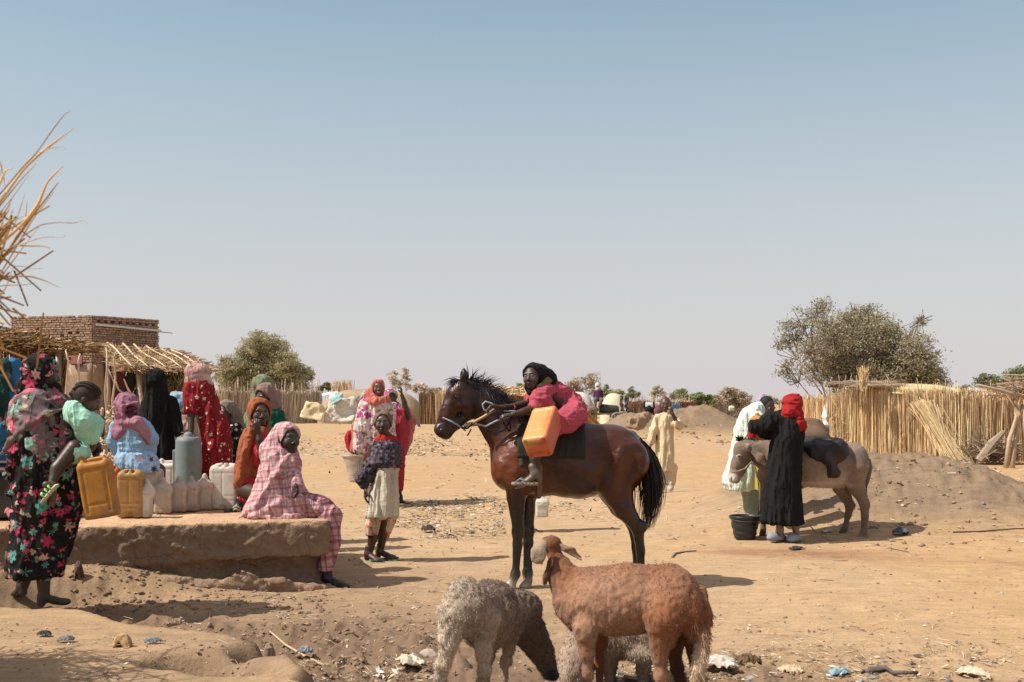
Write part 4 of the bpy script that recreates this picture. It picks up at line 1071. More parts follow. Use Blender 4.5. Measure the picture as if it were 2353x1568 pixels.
M_PANTS = flower_mat('printed_trousers', (.50, .36, .28), [(.50, .15, .08), (.50, .36, .28), (.40, .12, .09)], 14, .5, 4)
M_PLAID = plaid_mat('pink_plaid', (.60, .43, .42), (.42, .14, .17), (.27, .045, .07), 80)
M_PLAID2 = plaid_mat('pale_pink_check', (.50, .30, .26), (.60, .44, .38), (.36, .18, .15), 30)
M_BLKW = flower_mat('black_white_print', (.010, .010, .012), [(.55, .50, .46), (.010, .010, .012)], 22, .4, 4)
# ------------------------------------------------------------- garment pieces
def hood(c, hh, fw, col, up=(0, 0, 1), open_=True, pad=1.0, neck=True, h=.008, ow=1.0):
    R = frame(fw, up); s = hh/.22
    def L(x, y, z): return c+R@np.array([x, y, z])*s
    pad = 1+(pad-1)*.5; S = SDF(h); S.ell(L(0, -.018, .027), np.array((.085, .107, .097))*s*pad, R, col)
    if neck: S.chain([L(0, -.025, -.03), L(0, -.02, -.11), L(0, -.01, -.17)], [.070*s, .072*s, .10*s], col, k=.03)
    if open_:
        S.ell(L(0, .105, -.006), np.array((.070*ow, .098, .104))*s, R, k=.008, op='s')
        S.ell(L(0, .03, -.02), np.array((.069, .080, .088))*s, R, k=.006, op='s')
    return S
VF = [(.019, (12, 12, 2.2), 2, 2, 1), (.009, (28, 28, 5), 5, 2, 1)]     # long hanging folds
VS = [(.009, (11, 16, 7), 3, 2, 1), (.005, (28, 40, 18), 6, 2, 1)]      # crumple
def person(label, base, body, clothes, group=None, name='person', it=2):
    root = empty(name, base, label, 'person', group)
    sdf_obj('body', body, MS, root, it=1)
    out = {}
    for cl in clothes:
        nm, S, m = cl[:3]; wr = cl[3] if len(cl) > 3 else VF
        out[nm] = sdf_obj(nm, S, m, root, wr=wr, it=it)
    root['_n'] = 0; del root['_n']
    return root, out
BK = (.013, .0125, .0125)
def stk(F, rows, dfac=.8, dy=0):
    """rows (y, x0, x1[, depth]) measured on the picture -> elliptical sections"""
    o = []
    for q in rows:
        a = (q[2]-q[1])/2*F.m; p = F((q[1]+q[2])/2, q[0], dy)
        o.append((p[2], p[0], F.Y+dy+(q[4] if len(q) > 4 else 0), a, (q[3] if len(q) > 3 and q[3] else a*dfac)))
    return o
def gbase(x, Y):
    X = (x-CX)*Y/FD; return np.array([X, Y, gz(X, Y)])
def body_core(F, hip, chest, r=(.11, .12), col=SKIN):
    S = SDF(.013); S.dc = col; S.chain([hip, (hip+chest)/2, chest], [r[0], r[0]*.9, r[1]], col, k=.03); return S
# P1 -- woman in the black floral wrap, back to the camera
def people_left():
    F = Fig(7.78)
    hc = F(98, 862); fw = (.80, .55, -.12)
    b = body_core(F, F(105, 1120), F(98, 940), (.12, .13))
    b.chain([F(92, 1150, -.03), F(105, 1260, -.06), F(110, 1370, -.06)], [.10, .065, .036], k=.03)
    b.chain([F(112, 1150, .06), F(66, 1260, .12), F(26, 1362, .18)], [.10, .062, .036], k=.03)
    b.chain([F(160, 950, .02), F(184, 1000, .08), F(212, 1026, .06), F(217, 1046, .03)], [.06, .045, .036, .026], k=.02)
    bd = [b, head(hc, .235, fw, skin=(.035, .018, .011), neck=F(96, 910)),
          hand(F(216, 1043, .03), (.12, -.1, -1), (-1, 0, .1), .95, 1, 1.2, skin=(.035, .018, .011)),
          foot(F(110, 1366, -.06), (.75, .55, 0), 1.05, (.030, .024, .020), toes=False), foot(F(24, 1356, .18), (-.6, .7, -.15), 1.0, (.034, .027, .022), toes=False)]
    R = SDF(.0105)
    R.stack(stk(F, [(893, 70, 122, .10), (908, 50, 138, .13), (925, 32, 156, .17), (950, 26, 170, .19), (985, 24, 182, .20), (1040, 22, 182, .20), (1100, 28, 180, .20), (1171, 33, 181, .20), (1224, 28, 174, .20), (1277, 22, 157, .20), (1318, 17, 139, .20), (1326, 19, 136, .19)]), folds=(.0, .05), nf=9, k=.02, seed=3)
    for pts, rr in (([(165, 935), (110, 985), (60, 1040), (30, 1090)], .022), ([(180, 990), (130, 1040), (80, 1100), (40, 1130)], .020), ([(178, 1120), (120, 1135), (60, 1120)], .020), ([(178, 1180), (120, 1215), (60, 1205), (35, 1170)], .018), ([(165, 1240), (110, 1270), (50, 1250)], .018), ([(140, 1310), (90, 1322), (40, 1300)], .02), ([(150, 960), (135, 1060), (140, 1140)], .02), ([(110, 980), (90, 1060), (100, 1120)], .018)):
        R.chain([F(x, y, -.185+.0011*abs(x-100)) for x, y in pts], [rr]*len(pts), k=.03)
    Hd = hood(hc, .25, fw, (1, 1, 1), open_=True, pad=1.06)
    Hd.chain([F(62, 893, -.02), F(120, 898, .02)], [.075, .06], k=.03)
    Sh = SDF(.009)
    Sh.stack(stk(F, [(893, 72, 125, .12), (905, 46, 145, .15), (925, 28, 164, .19), (960, 22, 180, .21), (1010, 19, 186, .215), (1070, 19, 184, .215)]), folds=(.01, .05), nf=7, k=.02, seed=8)
    n_ = nrm(np.array([.62, 0, .79])); q0 = F(58, 1004)                        # keep what lies above the slanting edge
    Sh.box(q0-n_*.6, (.9, .9, .6), rotx(0)@np.stack([nrm(np.cross((0, 1, 0), n_)), (0, 1, 0), n_], 1), rd=.001, op='s', k=.02)
    Sh.chain([F(176, 937, -.16), F(135, 950, -.20), F(90, 978, -.21), F(52, 1012, -.19), F(26, 1040, -.14)], [.012, .017, .018, .017, .012], k=.02)
    r, o = person('woman wrapped in black cloth printed with pink and teal flowers, carrying a child', gbase(92, 7.78), bd,
                  [('robe', R, M_FLORAL, [(.022, (9, 9, 3.4), 2, 2, 1), (.010, (24, 24, 10), 5, 2, 1)]), ('headscarf', Hd, M_FLORAL, VS), ('shawl', Sh, M_FLORAL2, [(.013, (9, 9, 16), 2, 2, 1), (.005, (30, 30, 30), 4, 2)])])
    m = MB()
    for i in range(4):
        c = F(216.5, 1030+i*3.2, .035); a = np.linspace(0, 2*PI, 13); m.tube([c+np.array([.034*math.cos(q), .034*math.sin(q), .003*math.sin(q*2+i)]) for q in a], .0042, 4, (.02, .016, .016), cap=False)
    m.build('bracelets', MHAIR, r)
    # P2 -- child on her hip
    F = Fig(7.66); hc = F(199, 921); fw = (.86, .15, -.45)
    b = body_core(F, F(188, 1020, .05), F(190, 965, .03), (.08, .075))
    b.chain([F(180, 960, -.02), F(160, 930, .02), F(168, 915, .0)], [.035, .030, .026], k=.02)
    b.chain([F(205, 960, -.02), F(218, 965, .1), F(222, 1000, .1)], [.034, .028, .022], k=.02)
    b.chain([F(180, 1030, -.06), F(150, 1075, -.14), F(146, 1110, -.20)], [.06, .042, .026], k=.02)
    hs = head(hc, .200, fw, up=(-.35, 0, 1), skin=(.060, .030, .018)); Rf = frame(fw, (-.35, 0, 1))
    HR = SDF(.0045); HR.ell(hc+Rf@np.array([0, -.020, .034]), (.078, .094, .078), Rf, (.045, .024, .015), k=.01)
    for i in range(7):
        xo = -.066+i*.022; z_ = lambda x, y: .034+.083*math.sqrt(max(0, 1-(x/.083)**2-((y+.02)/.099)**2))
        pts = [hc+Rf@np.array([xo*(1-.25*abs(q)), -.02+.085*q, z_(xo*(1-.25*abs(q)), -.02+.085*q)]) for q in np.linspace(.85, -.98, 9)]
        HR.chain(pts, [.0088]*9, (.022, .013, .009), k=.003)
    for pt in ((168, 905), (175, 899)): HR.ell(F(pt[0], pt[1], -.02), (.022, .022, .018), col=(.012, .010, .009), k=.01)
    for i in range(5): HR.chain([F(178+i*5, 925, -.06), F(176+i*5, 940, -.06)], [.007, .006], (.05, .028, .014), k=.003)
    D = SDF(.008); MI = (1, 1, 1)
    D.ell(F(180, 950, -.02), (.085, .10, .09), col=MI); D.ell(F(203, 985, .02), (.085, .11, .11), roty(.5), col=MI, k=.04); D.chain([F(172, 938, -.06), F(200, 965, -.06), F(217, 1005, -.03)], [.04, .07, .045], MI, k=.03)
    D.ell(F(184, 1040, -.03), (.075, .10, .075), col=MI, k=.03)
    r, o = person('small braided child in mint green dress held on the hip of the floral wrapped woman', F(190, 1060), [b, hs, foot(F(147, 1112, -.21), (-.2, -.25, -1), .75, (.10, .055, .035))],
                  [('hair', HR, mat_vcol('hair_sdf', .2, 30, .7, 120, .3, .002, .3), []), ('dress', D, cloth_mat('mint_cloth', tint=(.36, .66, .50)), VS)])
    m = MB(); a, b_ = F(165, 1108, -.245), F(131, 1148, -.235); u = nrm(b_-a); s_ = nrm(np.cross(u, (0, 1, 0)))
    G = [[a+(b_-a)*t_+s_*.0+np.array([0, w_*.038*(1 if .1 < t_ < .95 else .7), 0]) for w_ in (-1, -.4, .4, 1)] for t_ in np.linspace(0, 1, 7)]
    m.sheet(G, col=(.60, .58, .42)); so_ = m.build('sandal', MCL, r, solid=.012)
    m = MB()
    for t_ in (.25, .45, .7):
        c = a+(b_-a)*t_; m.tube([c+np.array([0, -.036, 0]), c-s_*.03+np.array([0, -.03, .0]), c-s_*.045, c-s_*.03+np.array([0, .03, 0]), c+np.array([0, .036, 0])], .009, 6, (.30, .62, .25), flat=.5)
    m.build('sandal_strap', MCL, so_)
    # P3 -- woman in blue with a dark green face veil, at the left edge
    F = Fig(10.2); hc = F(9, 862); fw = (.35, -1, 0)
    S = hood(hc, .26, fw, (.016, .050, .042), pad=1.02, open_=False); S.chain([F(8, 880, -.11), F(14, 920, -.15), F(22, 960, -.14)], [.075, .085, .03], (.014, .048, .040), k=.03)
    Rf = frame(fw); S.ell(hc+Rf@np.array([0, .115, .008]), (.075, .06, .017), Rf, k=.004, op='s')
    B = SDF(.014); B.chain([F(22, 846, .06), F(30, 880, .05), F(36, 925, .05)], [.09, .09, .08], (1, 1, 1)); B.stack(stk(F, [(900, -28, 44), (940, -45, 44), (990, -50, 34), (1040, -50, 36), (1120, -45, 40), (1200, -45, 40)]), k=.03)
    B.chain([F(-8, 1000, -.1), F(22, 995, -.17), F(30, 980, -.19)], [.075, .06, .042], k=.03)
    b = body_core(F, F(-5, 1100), F(0, 950)); b.chain([F(26, 990, -.18), F(33, 978, -.2)], [.028, .024])
    person('woman in bright blue robe with dark green face veil at the left edge', gbase(0, 10.2), [b, head(hc, .23, fw, skin=(.12, .06, .038)), hand(F(33, 980, -.2), (.35, 0, 1), (-.3, -1, 0), .9, -1, .3, skin=(.16, .085, .055))],
           [('face_veil', S, cloth_mat('veil_cloth', .2), VF), ('robe', B, cloth_mat('blue_cloth', tint=(.030, .145, .285)), VF)])
    # P4 -- girl in a pale blue shirt seated on a can
    F = Fig(9.32); hc = F(292, 940, .02); fw = (.25, 1, -.25)
    b = body_core(F, F(312, 1050), F(302, 985), (.10, .09)); b.chain([F(320, 1060, .1), F(345, 1085, .22), F(353, 1120, .2)], [.07, .055, .04], (.03, .028, .04), k=.02)
    b.chain([F(270, 985, -.02), F(263, 1020, -.03), F(272, 1050, .03)], [.04, .034, .03], k=.02)
    Hd = hood(hc, .235, fw, (.30, .135, .19), open_=True, pad=1.03)
    Hd.chain([F(290, 968, -.09), F(322, 972, -.10), F(338, 990, -.09), F(345, 1014, -.05)], [.05, .055, .040, .026], (.38, .19, .22), k=.02)
    for i in range(3): Hd.chain([F(272+i*4, 925+i*9, -.08), F(295, 935+i*10, -.13), F(322, 925+i*12, -.06)], [.012]*3, (.33, .15, .205), k=.02)
    Hd.paint(F(312, 945, -.10), (.05, .06, .06), (.115, .030, .055)); Hd.paint(F(282, 957, -.10), (.05, .05, .03), (.13, .035, .06))
    D = SDF(.0085); BL = (1, 1, 1)
    D.stack(stk(F, [(960, 282, 330, .07), (970, 264, 345, .10), (985, 261, 350, .125), (1008, 265, 348, .13), (1030, 272, 344, .13), (1044, 272, 346, .13)]), k=.03, folds=(0, .02), nf=5)
    D.chain([F(272, 982, -.02), F(263, 1015, -.03), F(274, 1046, .02)], [.062, .050, .045], BL, k=.02)
    D.chain([F(340, 985, -.02), F(350, 1010, -.01), F(346, 1040, .05)], [.055, .05, .04], BL, k=.02)
    D.cone(F(336, 1014, -.09), F(318, 1040, -.10), .012, .012, k=.02)
    for a, b_ in (((283, 1000), (330, 993)), ((285, 1020), (335, 1016)), ((290, 1032), (332, 1034))): D.cone(F(*a, -.115), F(*b_, -.115), .007, .007, k=.02)
    K = SDF(.009); K.stack(stk(F, [(1034, 272, 348, .12), (1048, 266, 358, .16), (1064, 266, 365, .17), (1078, 278, 364, .17), (1086, 292, 360, .15)]), folds=(0, .04), nf=7, k=.02)
    person('girl in pale blue shirt and mauve headscarf seated with her back to the camera', F(312, 1086), [b, head(hc, .215, fw)],
           [('headscarf', Hd, cloth_mat('veil_cloth', .2), VS), ('shirt', D, cloth_mat('sky_cloth', tint=(.26, .42, .58)), VS), ('skirt', K, M_BLUEF, VS)])
    # P5 -- tall figure all in black, standing behind the bench
    F = Fig(10.95); hc = F(359, 881); fw = (.25, 1, 0)
    b = body_core(F, F(370, 1060), F(364, 940)); b.chain([F(392, 925), F(403, 965), F(413, 992, -.05)], [.05, .042, .03], k=.02)
    D = hood(hc, .25, fw, BK, open_=False, pad=1.0, h=.011)
    D.stack(stk(F, [(885, 341, 380, .10), (905, 336, 386, .12), (928, 326, 398, .14), (960, 322, 402, .15), (1005, 334, 400, .16), (1060, 344, 404, .17), (1200, 340, 412, .19), (1268, 338, 414, .19)]), folds=(.02, .07), nf=8, k=.02, col=BK)
    D.chain([F(392, 926), F(403, 962, -.02), F(413, 992, -.06)], [.07, .062, .05], BK, k=.02)
    V2 = SDF(.010); V2.stack(stk(F, [(868, 338, 380, .12), (900, 334, 384, .135), (940, 326, 386, .15), (985, 333, 380, .15), (1030, 350, 372, .12)]), folds=(.03, .12), nf=9, col=BK, seed=4)
    person('tall person all in black seen from behind, one hand on the grey barrel', gbase(370, 10.95), [b, head(hc, .22, fw), hand(F(414, 993, -.06), (.85, -.2, -.1), (0, 0, -1), .95, 1, .4)],
           [('robe', D, cloth_mat('black_cloth', .3), VF), ('long_veil', V2, cloth_mat('black_cloth'), [(.014, (18, 18, 2.2), 2, 2, 1)])])
    # P6 -- woman in a red dress with small white flowers
    F = Fig(10.45); hc = F(459, 866); fw = (.8, .5, -.05)
    b = body_core(F, F(495, 1010), F(470, 920), (.12, .115)); b.chain([F(448, 900, -.1), F(449, 950, -.14), F(453, 992, -.2)], [.042, .034, .026], k=.02)
    Hd = hood(hc, .245, fw, (1, 1, 1), open_=False, pad=1.04); Hd.chain([F(450, 880), F(468, 884)], [.10, .09], k=.03)
    D = SDF(.0095)
    D.stack(stk(F, [(876, 446, 482, .10), (888, 434, 490, .13), (910, 440, 496, .14), (930, 452, 500, .14), (955, 460, 514, .15), (980, 462, 528, .17), (1015, 461, 531, .19), (1060, 459, 533, .20), (1085, 458, 534, .20)]), folds=(0, .035), nf=8, k=.02, seed=6)
    D.chain([F(447, 895, -.06), F(448, 922, -.10), F(448, 942, -.12)], [.075, .068, .070], k=.025); D.cone(F(448, 948, -.12), F(448, 953, -.12), .055, .055, op='s', k=.01)
    K = SDF(.011); K.stack(stk(F, [(1078, 458, 534, .20), (1110, 455, 532, .20), (1200, 452, 530, .20), (1265, 450, 528, .2)]), folds=(.04, .07), nf=10)
    r, o = person('woman in red dress with white flowers and a pale pink veil hiding her face', gbase(490, 10.45), [b, head(hc, .215, fw), hand(F(453, 992, -.2), (-.15, -.3, -1), (-.1, -1, .3), 1.0, -1, .45)],
                  [('veil', Hd, M_PLAID2, VS), ('dress', D, M_REDF, VF), ('skirt', K, cloth_mat('red_cloth', tint=(.20, .010, .016)), VF)])
    # pale pink clothed child crouching behind the barrel
    F = Fig(11.3); S = SDF(.014); S.stack(stk(F, [(962, 424, 440), (972, 416, 446, .12), (990, 412, 450, .14), (1010, 410, 452, .15), (1060, 408, 452, .16)]), folds=(.05, .05), nf=6); S.ell(F(432, 958), (.085, .09, .10), k=.02)
    b = body_core(F, F(432, 1050), F(432, 990), (.08, .08))
    person('child in pale pink patterned cloth crouching behind the grey barrel', gbase(432, 11.3), [b, head(F(434, 955), .2, (.3, 1, 0))], [('wrap', S, M_PLAID2, VS)])
    # P7 -- small child in black peering out behind the red dress
    F = Fig(10.85); hc = F(520, 950); fw = (-.45, -.95, -.15)
    b = body_core(F, F(545, 1060), F(538, 1000), (.08, .085)); b.chain([F(530, 985), hc], [.05, .05], k=.02)
    Hd = hood(hc, .225, fw, (.22, .175, .14), pad=1.03); Hd.chain([F(540, 955, .04), F(548, 985, .04), F(556, 996, 0)], [.065, .06, .02], (.22, .18, .145), k=.03)
    D = SDF(.011); D.stack(stk(F, [(972, 528, 552, .08), (985, 515, 560, .11), (1010, 508, 562, .12), (1060, 505, 560, .12), (1130, 500, 560, .12)]), k=.02, folds=(0, .03))
    person('small child with grey headscarf and black patterned top behind the red dress', gbase(535, 10.85), [b, head(hc, .20, fw, skin=(.040, .021, .013))],
           [('headscarf', Hd, cloth_mat('veil_cloth', .2), VS), ('top', D, M_BLKW, VS)])
    # P9 -- sage green veil behind
    F = Fig(11.6); hc = F(606, 893); fw = (.3, .95, 0)
    S = hood(hc, .25, fw, (1, 1, 1), open_=False, pad=1.04); S.stack(stk(F, [(880, 585, 622, .12), (905, 580, 626, .13), (930, 572, 628, .14), (960, 562, 626, .15), (990, 552, 620, .16), (1040, 556, 618, .16), (1190, 556, 618, .16)]), folds=(.03, .1), nf=8)
    person('person under a long sage green veil, seen from behind beside the straw fence', gbase(594, 11.6), [body_core(F, F(596, 1080), F(600, 960)), head(hc, .22, fw)], [('veil', S, cloth_mat('sage_cloth', tint=(.235, .255, .155), trans=.2), [(.014, (16, 16, 2.4), 2, 2, 1)])])
    # P10 -- girl in green velvet shirt
    F = Fig(11.05); hc = F(609, 912); fw = (-.45, -.85, -.35)
    b = body_core(F, F(622, 1020), F(620, 960), (.09, .09)); b.chain([F(640, 960), F(650, 990)], [.04, .034])
    Hd = hood(hc, .23, fw, (.26, .165, .14), pad=1.05); Hd.chain([F(628, 905, .03), F(629, 930, .02), F(622, 945, -.02)], [.06, .062, .05], (.27, .17, .145), k=.03)
    D = SDF(.010); D.stack(stk(F, [(938, 608, 634, .07), (950, 600, 648, .10), (975, 596, 652, .12), (1000, 598, 650, .12), (1060, 596, 648, .12)]), k=.02); D.chain([F(640, 955), F(650, 985)], [.062, .062], k=.02)
    person('girl in dark green shirt and brownish headscarf behind the rust brown veil', gbase(622, 11.05), [b, head(hc, .205, fw)], [('headscarf', Hd, cloth_mat('veil_cloth', .2), VS), ('shirt', D, cloth_mat('green_velvet', tint=(.006, .088, .045), rough=.7), VS)])
    # P8 -- girl in a rust brown veil, hand at her mouth
    F = Fig(9.62); hc = F(597, 951); fw = (.42, -.9, -.04)
    b = body_core(F, F(572, 1120), F(585, 1020), (.11, .10)); b.chain([F(603, 1015, -.08), F(612, 1050, -.17), F(608, 1010, -.20), F(604, 992, -.19)], [.045, .036, .028, .022], k=.015)
    b.chain([F(570, 1125, -.1), F(610, 1130, -.28), F(600, 1150, -.1)], [.08, .06, .05], k=.02); b.chain([F(582, 1140, -.05), F(556, 1160, -.10)], [.045, .034], (.02, .022, .02), k=.02)
    V = hood(hc, .25, fw, (1, 1, 1), pad=1.05); V.stack(stk(F, [(985, 563, 598, .12), (1010, 553, 602, .15), (1045, 546, 604, .16), (1080, 541, 600, .17), (1110, 540, 592, .17), (1128, 552, 588, .15)]), folds=(.02, .06), nf=7, k=.03, seed=2)
    V.chain([F(590, 980, -.13), F(575, 1040, -.18), F(560, 1100, -.16), F(546, 1122, -.06)], [.03, .03, .03, .012], k=.03); V.chain([F(607, 990, -.08), F(614, 1030, -.03), F(604, 1090, -.1)], [.04, .05, .05], k=.03)
    Rs = SDF(.009); Rs.chain([F(600, 1005, -.09), F(608, 1040, -.14), F(607, 1062, -.12)], [.06, .062, .06], k=.02); Rs.stack(stk(F, [(1095, 548, 610, .17), (1125, 547, 606, .18), (1146, 548, 600, .18), (1152, 552, 594, .16)]), k=.02, folds=(.02, .05))
    sk = (.060, .031, .019)
    r, o = person('girl in rust brown veil and red dress holding her hand to her mouth', F(575, 1172), [b, head(hc, .225, fw, skin=sk), hand(F(605, 994, -.20), (-.12, -.15, 1), (-.3, 1, .1), .95, 1, .9, skin=sk), foot(F(556, 1158, -.10), (-.55, -.75, 0), .9, (.02, .02, .018), toes=False)],
                  [('veil', V, cloth_mat('rust_cloth', tint=(.30, .092, .042)), VS), ('dress', Rs, flower_mat('red_dots', (.36, .02, .03), [(.55, .45, .35), (.36, .02, .03)], 30, .22, 5), VS)])
    m = MB()
    for q in (.0, .02): m.tube([F(548, 1163+q*300, -.19), F(556, 1157+q*300, -.22), F(566, 1163+q*300, -.19)], .007, 5, (.55, .50, .42))
    m.tube([F(543, 1176, -.17), F(556, 1177, -.2), F(573, 1175, -.14)], .014, 6, (.5, .45, .36), flat=.5); m.build('shoe', MCL, r)
people_left()
# ------------------------------------------------------------- people on the right and in the middle
def people_mid():
    # P11 -- woman in pink plaid seated on the end of the bench
    F = Fig(9.1); hc = F(664, 1011, -.02); fw = (.62, -.78, .02); sk = (.030, .016, .0105)
    b = body_core(F, F(660, 1165), F(640, 1060), (.14, .12), (.012, .010, .012))
    b.chain([F(740, 1195, -.02), F(748, 1260, -.02), F(743, 1315, -.03)], [.07, .055, .040], k=.02)
    b.chain([F(752, 1200, -.14), F(770, 1250, -.16), F(757, 1312, -.15)], [.060, .040, .034], k=.02)
    V = hood(hc, .24, fw, (1, 1, 1), pad=1.04, h=.0075)
    V.stack(stk(F, [(1030, 612, 668, .12), (1048, 604, 678, .15), (1080, 596, 688, .17), (1120, 584, 700, .20), (1150, 571, 716, .22), (1172, 560, 725, .23), (1188, 552, 735, .22), (1192, 556, 730, .2)]), folds=(.01, .05), nf=8, k=.03, seed=12)
    V.chain([F(650, 1000, .04), F(628, 1040, .05)], [.10, .12], k=.03)
    V.chain([F(683, 1090, -.13), F(690, 1110, -.15), F(686, 1130, -.15)], [.04, .045, .04], k=.03)
    V.chain([F(672, 1045, -.14), F(640, 1095, -.20), F(600, 1160, -.20), F(560, 1186, -.16)], [.022, .026, .026, .014], k=.03)
    V.chain([F(678, 1130, -.16), F(640, 1160, -.22), F(590, 1182, -.22)], [.024, .026, .02], k=.03)
    V.chain([F(690, 1140, -.16), F(740, 1165, -.16), F(760, 1176, -.14)], [.04, .035, .015], k=.03)
    V.chain([F(600, 1180, -.23), F(640, 1186, -.24), F(700, 1180, -.22)], [.018, .018, .018], k=.03)
    K = SDF(.009)
    K.chain([F(660, 1165, -.03), F(735, 1168, -.06), F(762, 1186, -.06)], [.16, .105, .095], k=.04)
    K.chain([F(760, 1188, -.12), F(766, 1240, -.16), F(757, 1302, -.155)], [.098, .080, .066], k=.03)
    K.chain([F(750, 1190, .0), F(752, 1250, .02), F(745, 1290, .02)], [.08, .062, .05], k=.03)
    q = F(757, 1306, -.15); K.box(q+np.array([0, 0, -.1]), (.2, .2, .1), op='s', k=.005)
    r, o = person('woman in pink plaid wrap and trousers seated on the end of the mud bench', F(660, 1190), [b, head(hc, .225, fw, skin=sk), hand(F(688, 1105, -.17), (.3, -.3, -1), (-1, 0, 0), .9, 1, .8, skin=sk),
             foot(F(745, 1322, -.03), (1, -.15, 0), 1.15, (.010, .009, .010), toes=False), foot(F(760, 1320, -.15), (1, -.45, 0), 1.2, (.010, .009, .010), toes=False)],
             [('wrap', V, M_PLAID, [(.011, (12, 12, 5), 2, 2, 1), (.006, (30, 30, 14), 5, 2)]), ('trousers', K, plaid_mat('maroon_plaid', (.50, .29, .30), (.23, .04, .06), (.12, .02, .03), 60, (.1, .1, .1)), [(.007, (14, 14, 5), 3, 2, 1)])], it=2)
    # P12 -- girl standing in a cream dress with a grey lace shawl
    F = Fig(10.4); hc = F(880, 975); fw = (.06, -1, .06); sk = (.062, .033, .022)
    b = body_core(F, F(888, 1140), F(886, 1040), (.095, .10))
    b.chain([F(858, 1025, -.02), F(851, 1075, -.05), F(843, 1118, -.07)], [.042, .033, .026], k=.015)
    b.chain([F(856, 1180), F(857, 1235), F(849, 1272)], [.065, .044, .030], k=.02); b.chain([F(886, 1180), F(879, 1230, .06), F(872, 1268, .08)], [.065, .044, .030], k=.02)
    Hd = hood(hc, .225, fw, (.155, .115, .075), pad=1.0, neck=False, ow=1.04); Hd.chain([F(882, 1003, .05), F(884, 1012, .03)], [.06, .05], (.155, .115, .075), k=.02)
    Rd = SDF(.008); Rd.stack(stk(F, [(1000, 866, 905, .08), (1010, 860, 914, .10), (1030, 856, 918, .10)]), k=.02)
    Sw = SDF(.0075); GR = (1, 1, 1)
    Sw.stack(stk(F, [(1010, 862, 912, .10), (1022, 852, 921, .125), (1045, 849, 923, .14), (1062, 850, 923, .145), (1074, 866, 922, .145)]), k=.02, folds=(0, .04), nf=6)
    Sw.ell(F(851, 1088, -.05), (.055, .06, .09), col=GR, k=.03); Sw.chain([F(856, 1066, -.04), F(838, 1092, -.07), F(827, 1100, -.07), F(838, 1118, -.06)], [.07, .05, .03, .03], GR, k=.02)
    q = F(860, 1076); Sw.box(q+rotx(0)@roty(-.42)@np.array([0, 0, -.30]), (.12, .4, .05), roty(-.42), op='s', k=.01)
    D = SDF(.0085); D.stack(stk(F, [(1050, 864, 918, .115), (1075, 862, 916, .12), (1100, 858, 914, .125), (1140, 850, 914, .13), (1170, 843, 915, .14), (1184, 839, 916, .14), (1189, 843, 912, .13)]), folds=(.02, .06), nf=7, k=.02, seed=5)
    T = SDF(.0075)
    T.chain([F(862, 1175, 0), F(857, 1205, -.01), F(855, 1224, -.01)], [.085, .066, .062], k=.02); T.chain([F(895, 1178, .02), F(887, 1210, .06), F(877, 1236, .08)], [.085, .066, .058], k=.02)
    for q, rr in ((F(855, 1230, -.01), -.05), (F(876, 1242, .08), .25)): T.box(q+np.array([0, 0, -.05]), (.09, .12, .05), roty(rr), op='s', k=.004)
    p0 = gbase(870, 10.4)
    r, o = person('girl in cream dress and grey lace shawl standing in flip flops by the bench', p0, [b, head(hc, .215, fw, skin=sk, mouth=.9), hand(F(843, 1120, -.07), (-.05, -.1, -1), (.8, .1, .0), .95, 1, .5, skin=(.045, .024, .016)),
             foot(F(847, 1271, 0), (.75, -.65, 0), 1.0, sk), foot(F(871, 1268, .08), (.9, -.42, 0), 1.0, sk)],
             [('headscarf', Hd, cloth_mat('veil_cloth', .2), VS), ('collar', Rd, cloth_mat('red_cloth2', tint=(.38, .025, .018)), VS), ('shawl', Sw, flower_mat('grey_lace', (.062, .050, .070), [(.10, .085, .11), (.02, .018, .03), (.20, .15, .13)], 30, .55, 5, leafcol=[(.03, .026, .04), (.13, .11, .12)]), VS),
              ('dress', D, cloth_mat('cream_cloth', .3, tint=(.60, .545, .43), dirt=.35), VF), ('trousers', T, M_PANTS, VS)])
    for ax, ay, dy, tx in ((847, 1271, 0, (.75, -.65)), (871, 1268, .08, (.9, -.42))):
        t_ = nrm(np.array((tx[0], tx[1], 0))); an = F(ax, ay, dy); c = an+t_*.075+np.array([0, 0, -.078]); R = np.stack([t_, np.cross((0, 0, 1), t_), (0, 0, 1)], 1)
        S = SDF(.005); S.ell(c+t_*.06, (.075, .046, .012), R); S.ell(c-t_*.05, (.07, .036, .012), R, k=.02)
        f = sdf_obj('flip_flop', S, cloth_mat('green_rubber', tint=(.16, .24, .17)), r, wr=None)
        m = MB(); a = c+t_*.065+np.array([0, 0, .035]); s_ = R[:, 1]
        for sd in (-1, 1): m.tube([c+t_*.10+np.array([0, 0, .02]), a+s_*sd*.030+np.array([0, 0, .0]), c+t_*.0+s_*sd*.040+np.array([0, 0, .008])], [.006, .010, .008], 5, (.04, .15, .12), flat=.6)
        m.build('strap', MCL, f)
    # P13 -- smiling woman in an orange pink veil
    F = Fig(15.9); hc = F(869, 893); fw = (.18, -1, .0); sk = (.095, .045, .027); OR = (.56, .19, .14); RP = (.52, .10, .12)
    b = body_core(F, F(870, 1040), F(868, 935), (.13, .13)); b.chain([F(862, 1040), F(864, 1100), F(862, 1150)], [.10, .06, .04], k=.02)
    V = hood(hc, .235, fw, OR, pad=1.0, ow=1.05, h=.010); V.chain([F(850, 903, .05), F(835, 940, .0), F(822, 985, -.08), F(812, 1034, -.10)], [.07, .06, .065, .05], OR, k=.04, sq=((0, 1, 0), .5))
    V.chain([F(818, 985, .2), F(806, 1010, .22), F(800, 1030, .22)], [.08, .10, .07], (.45, .03, .05), k=.04, sq=((0, 1, 0), .5))
    V.chain([F(852, 922, -.12), F(868, 925, -.15), F(890, 918, -.1)], [.05, .05, .05], (.62, .20, .14), k=.04)
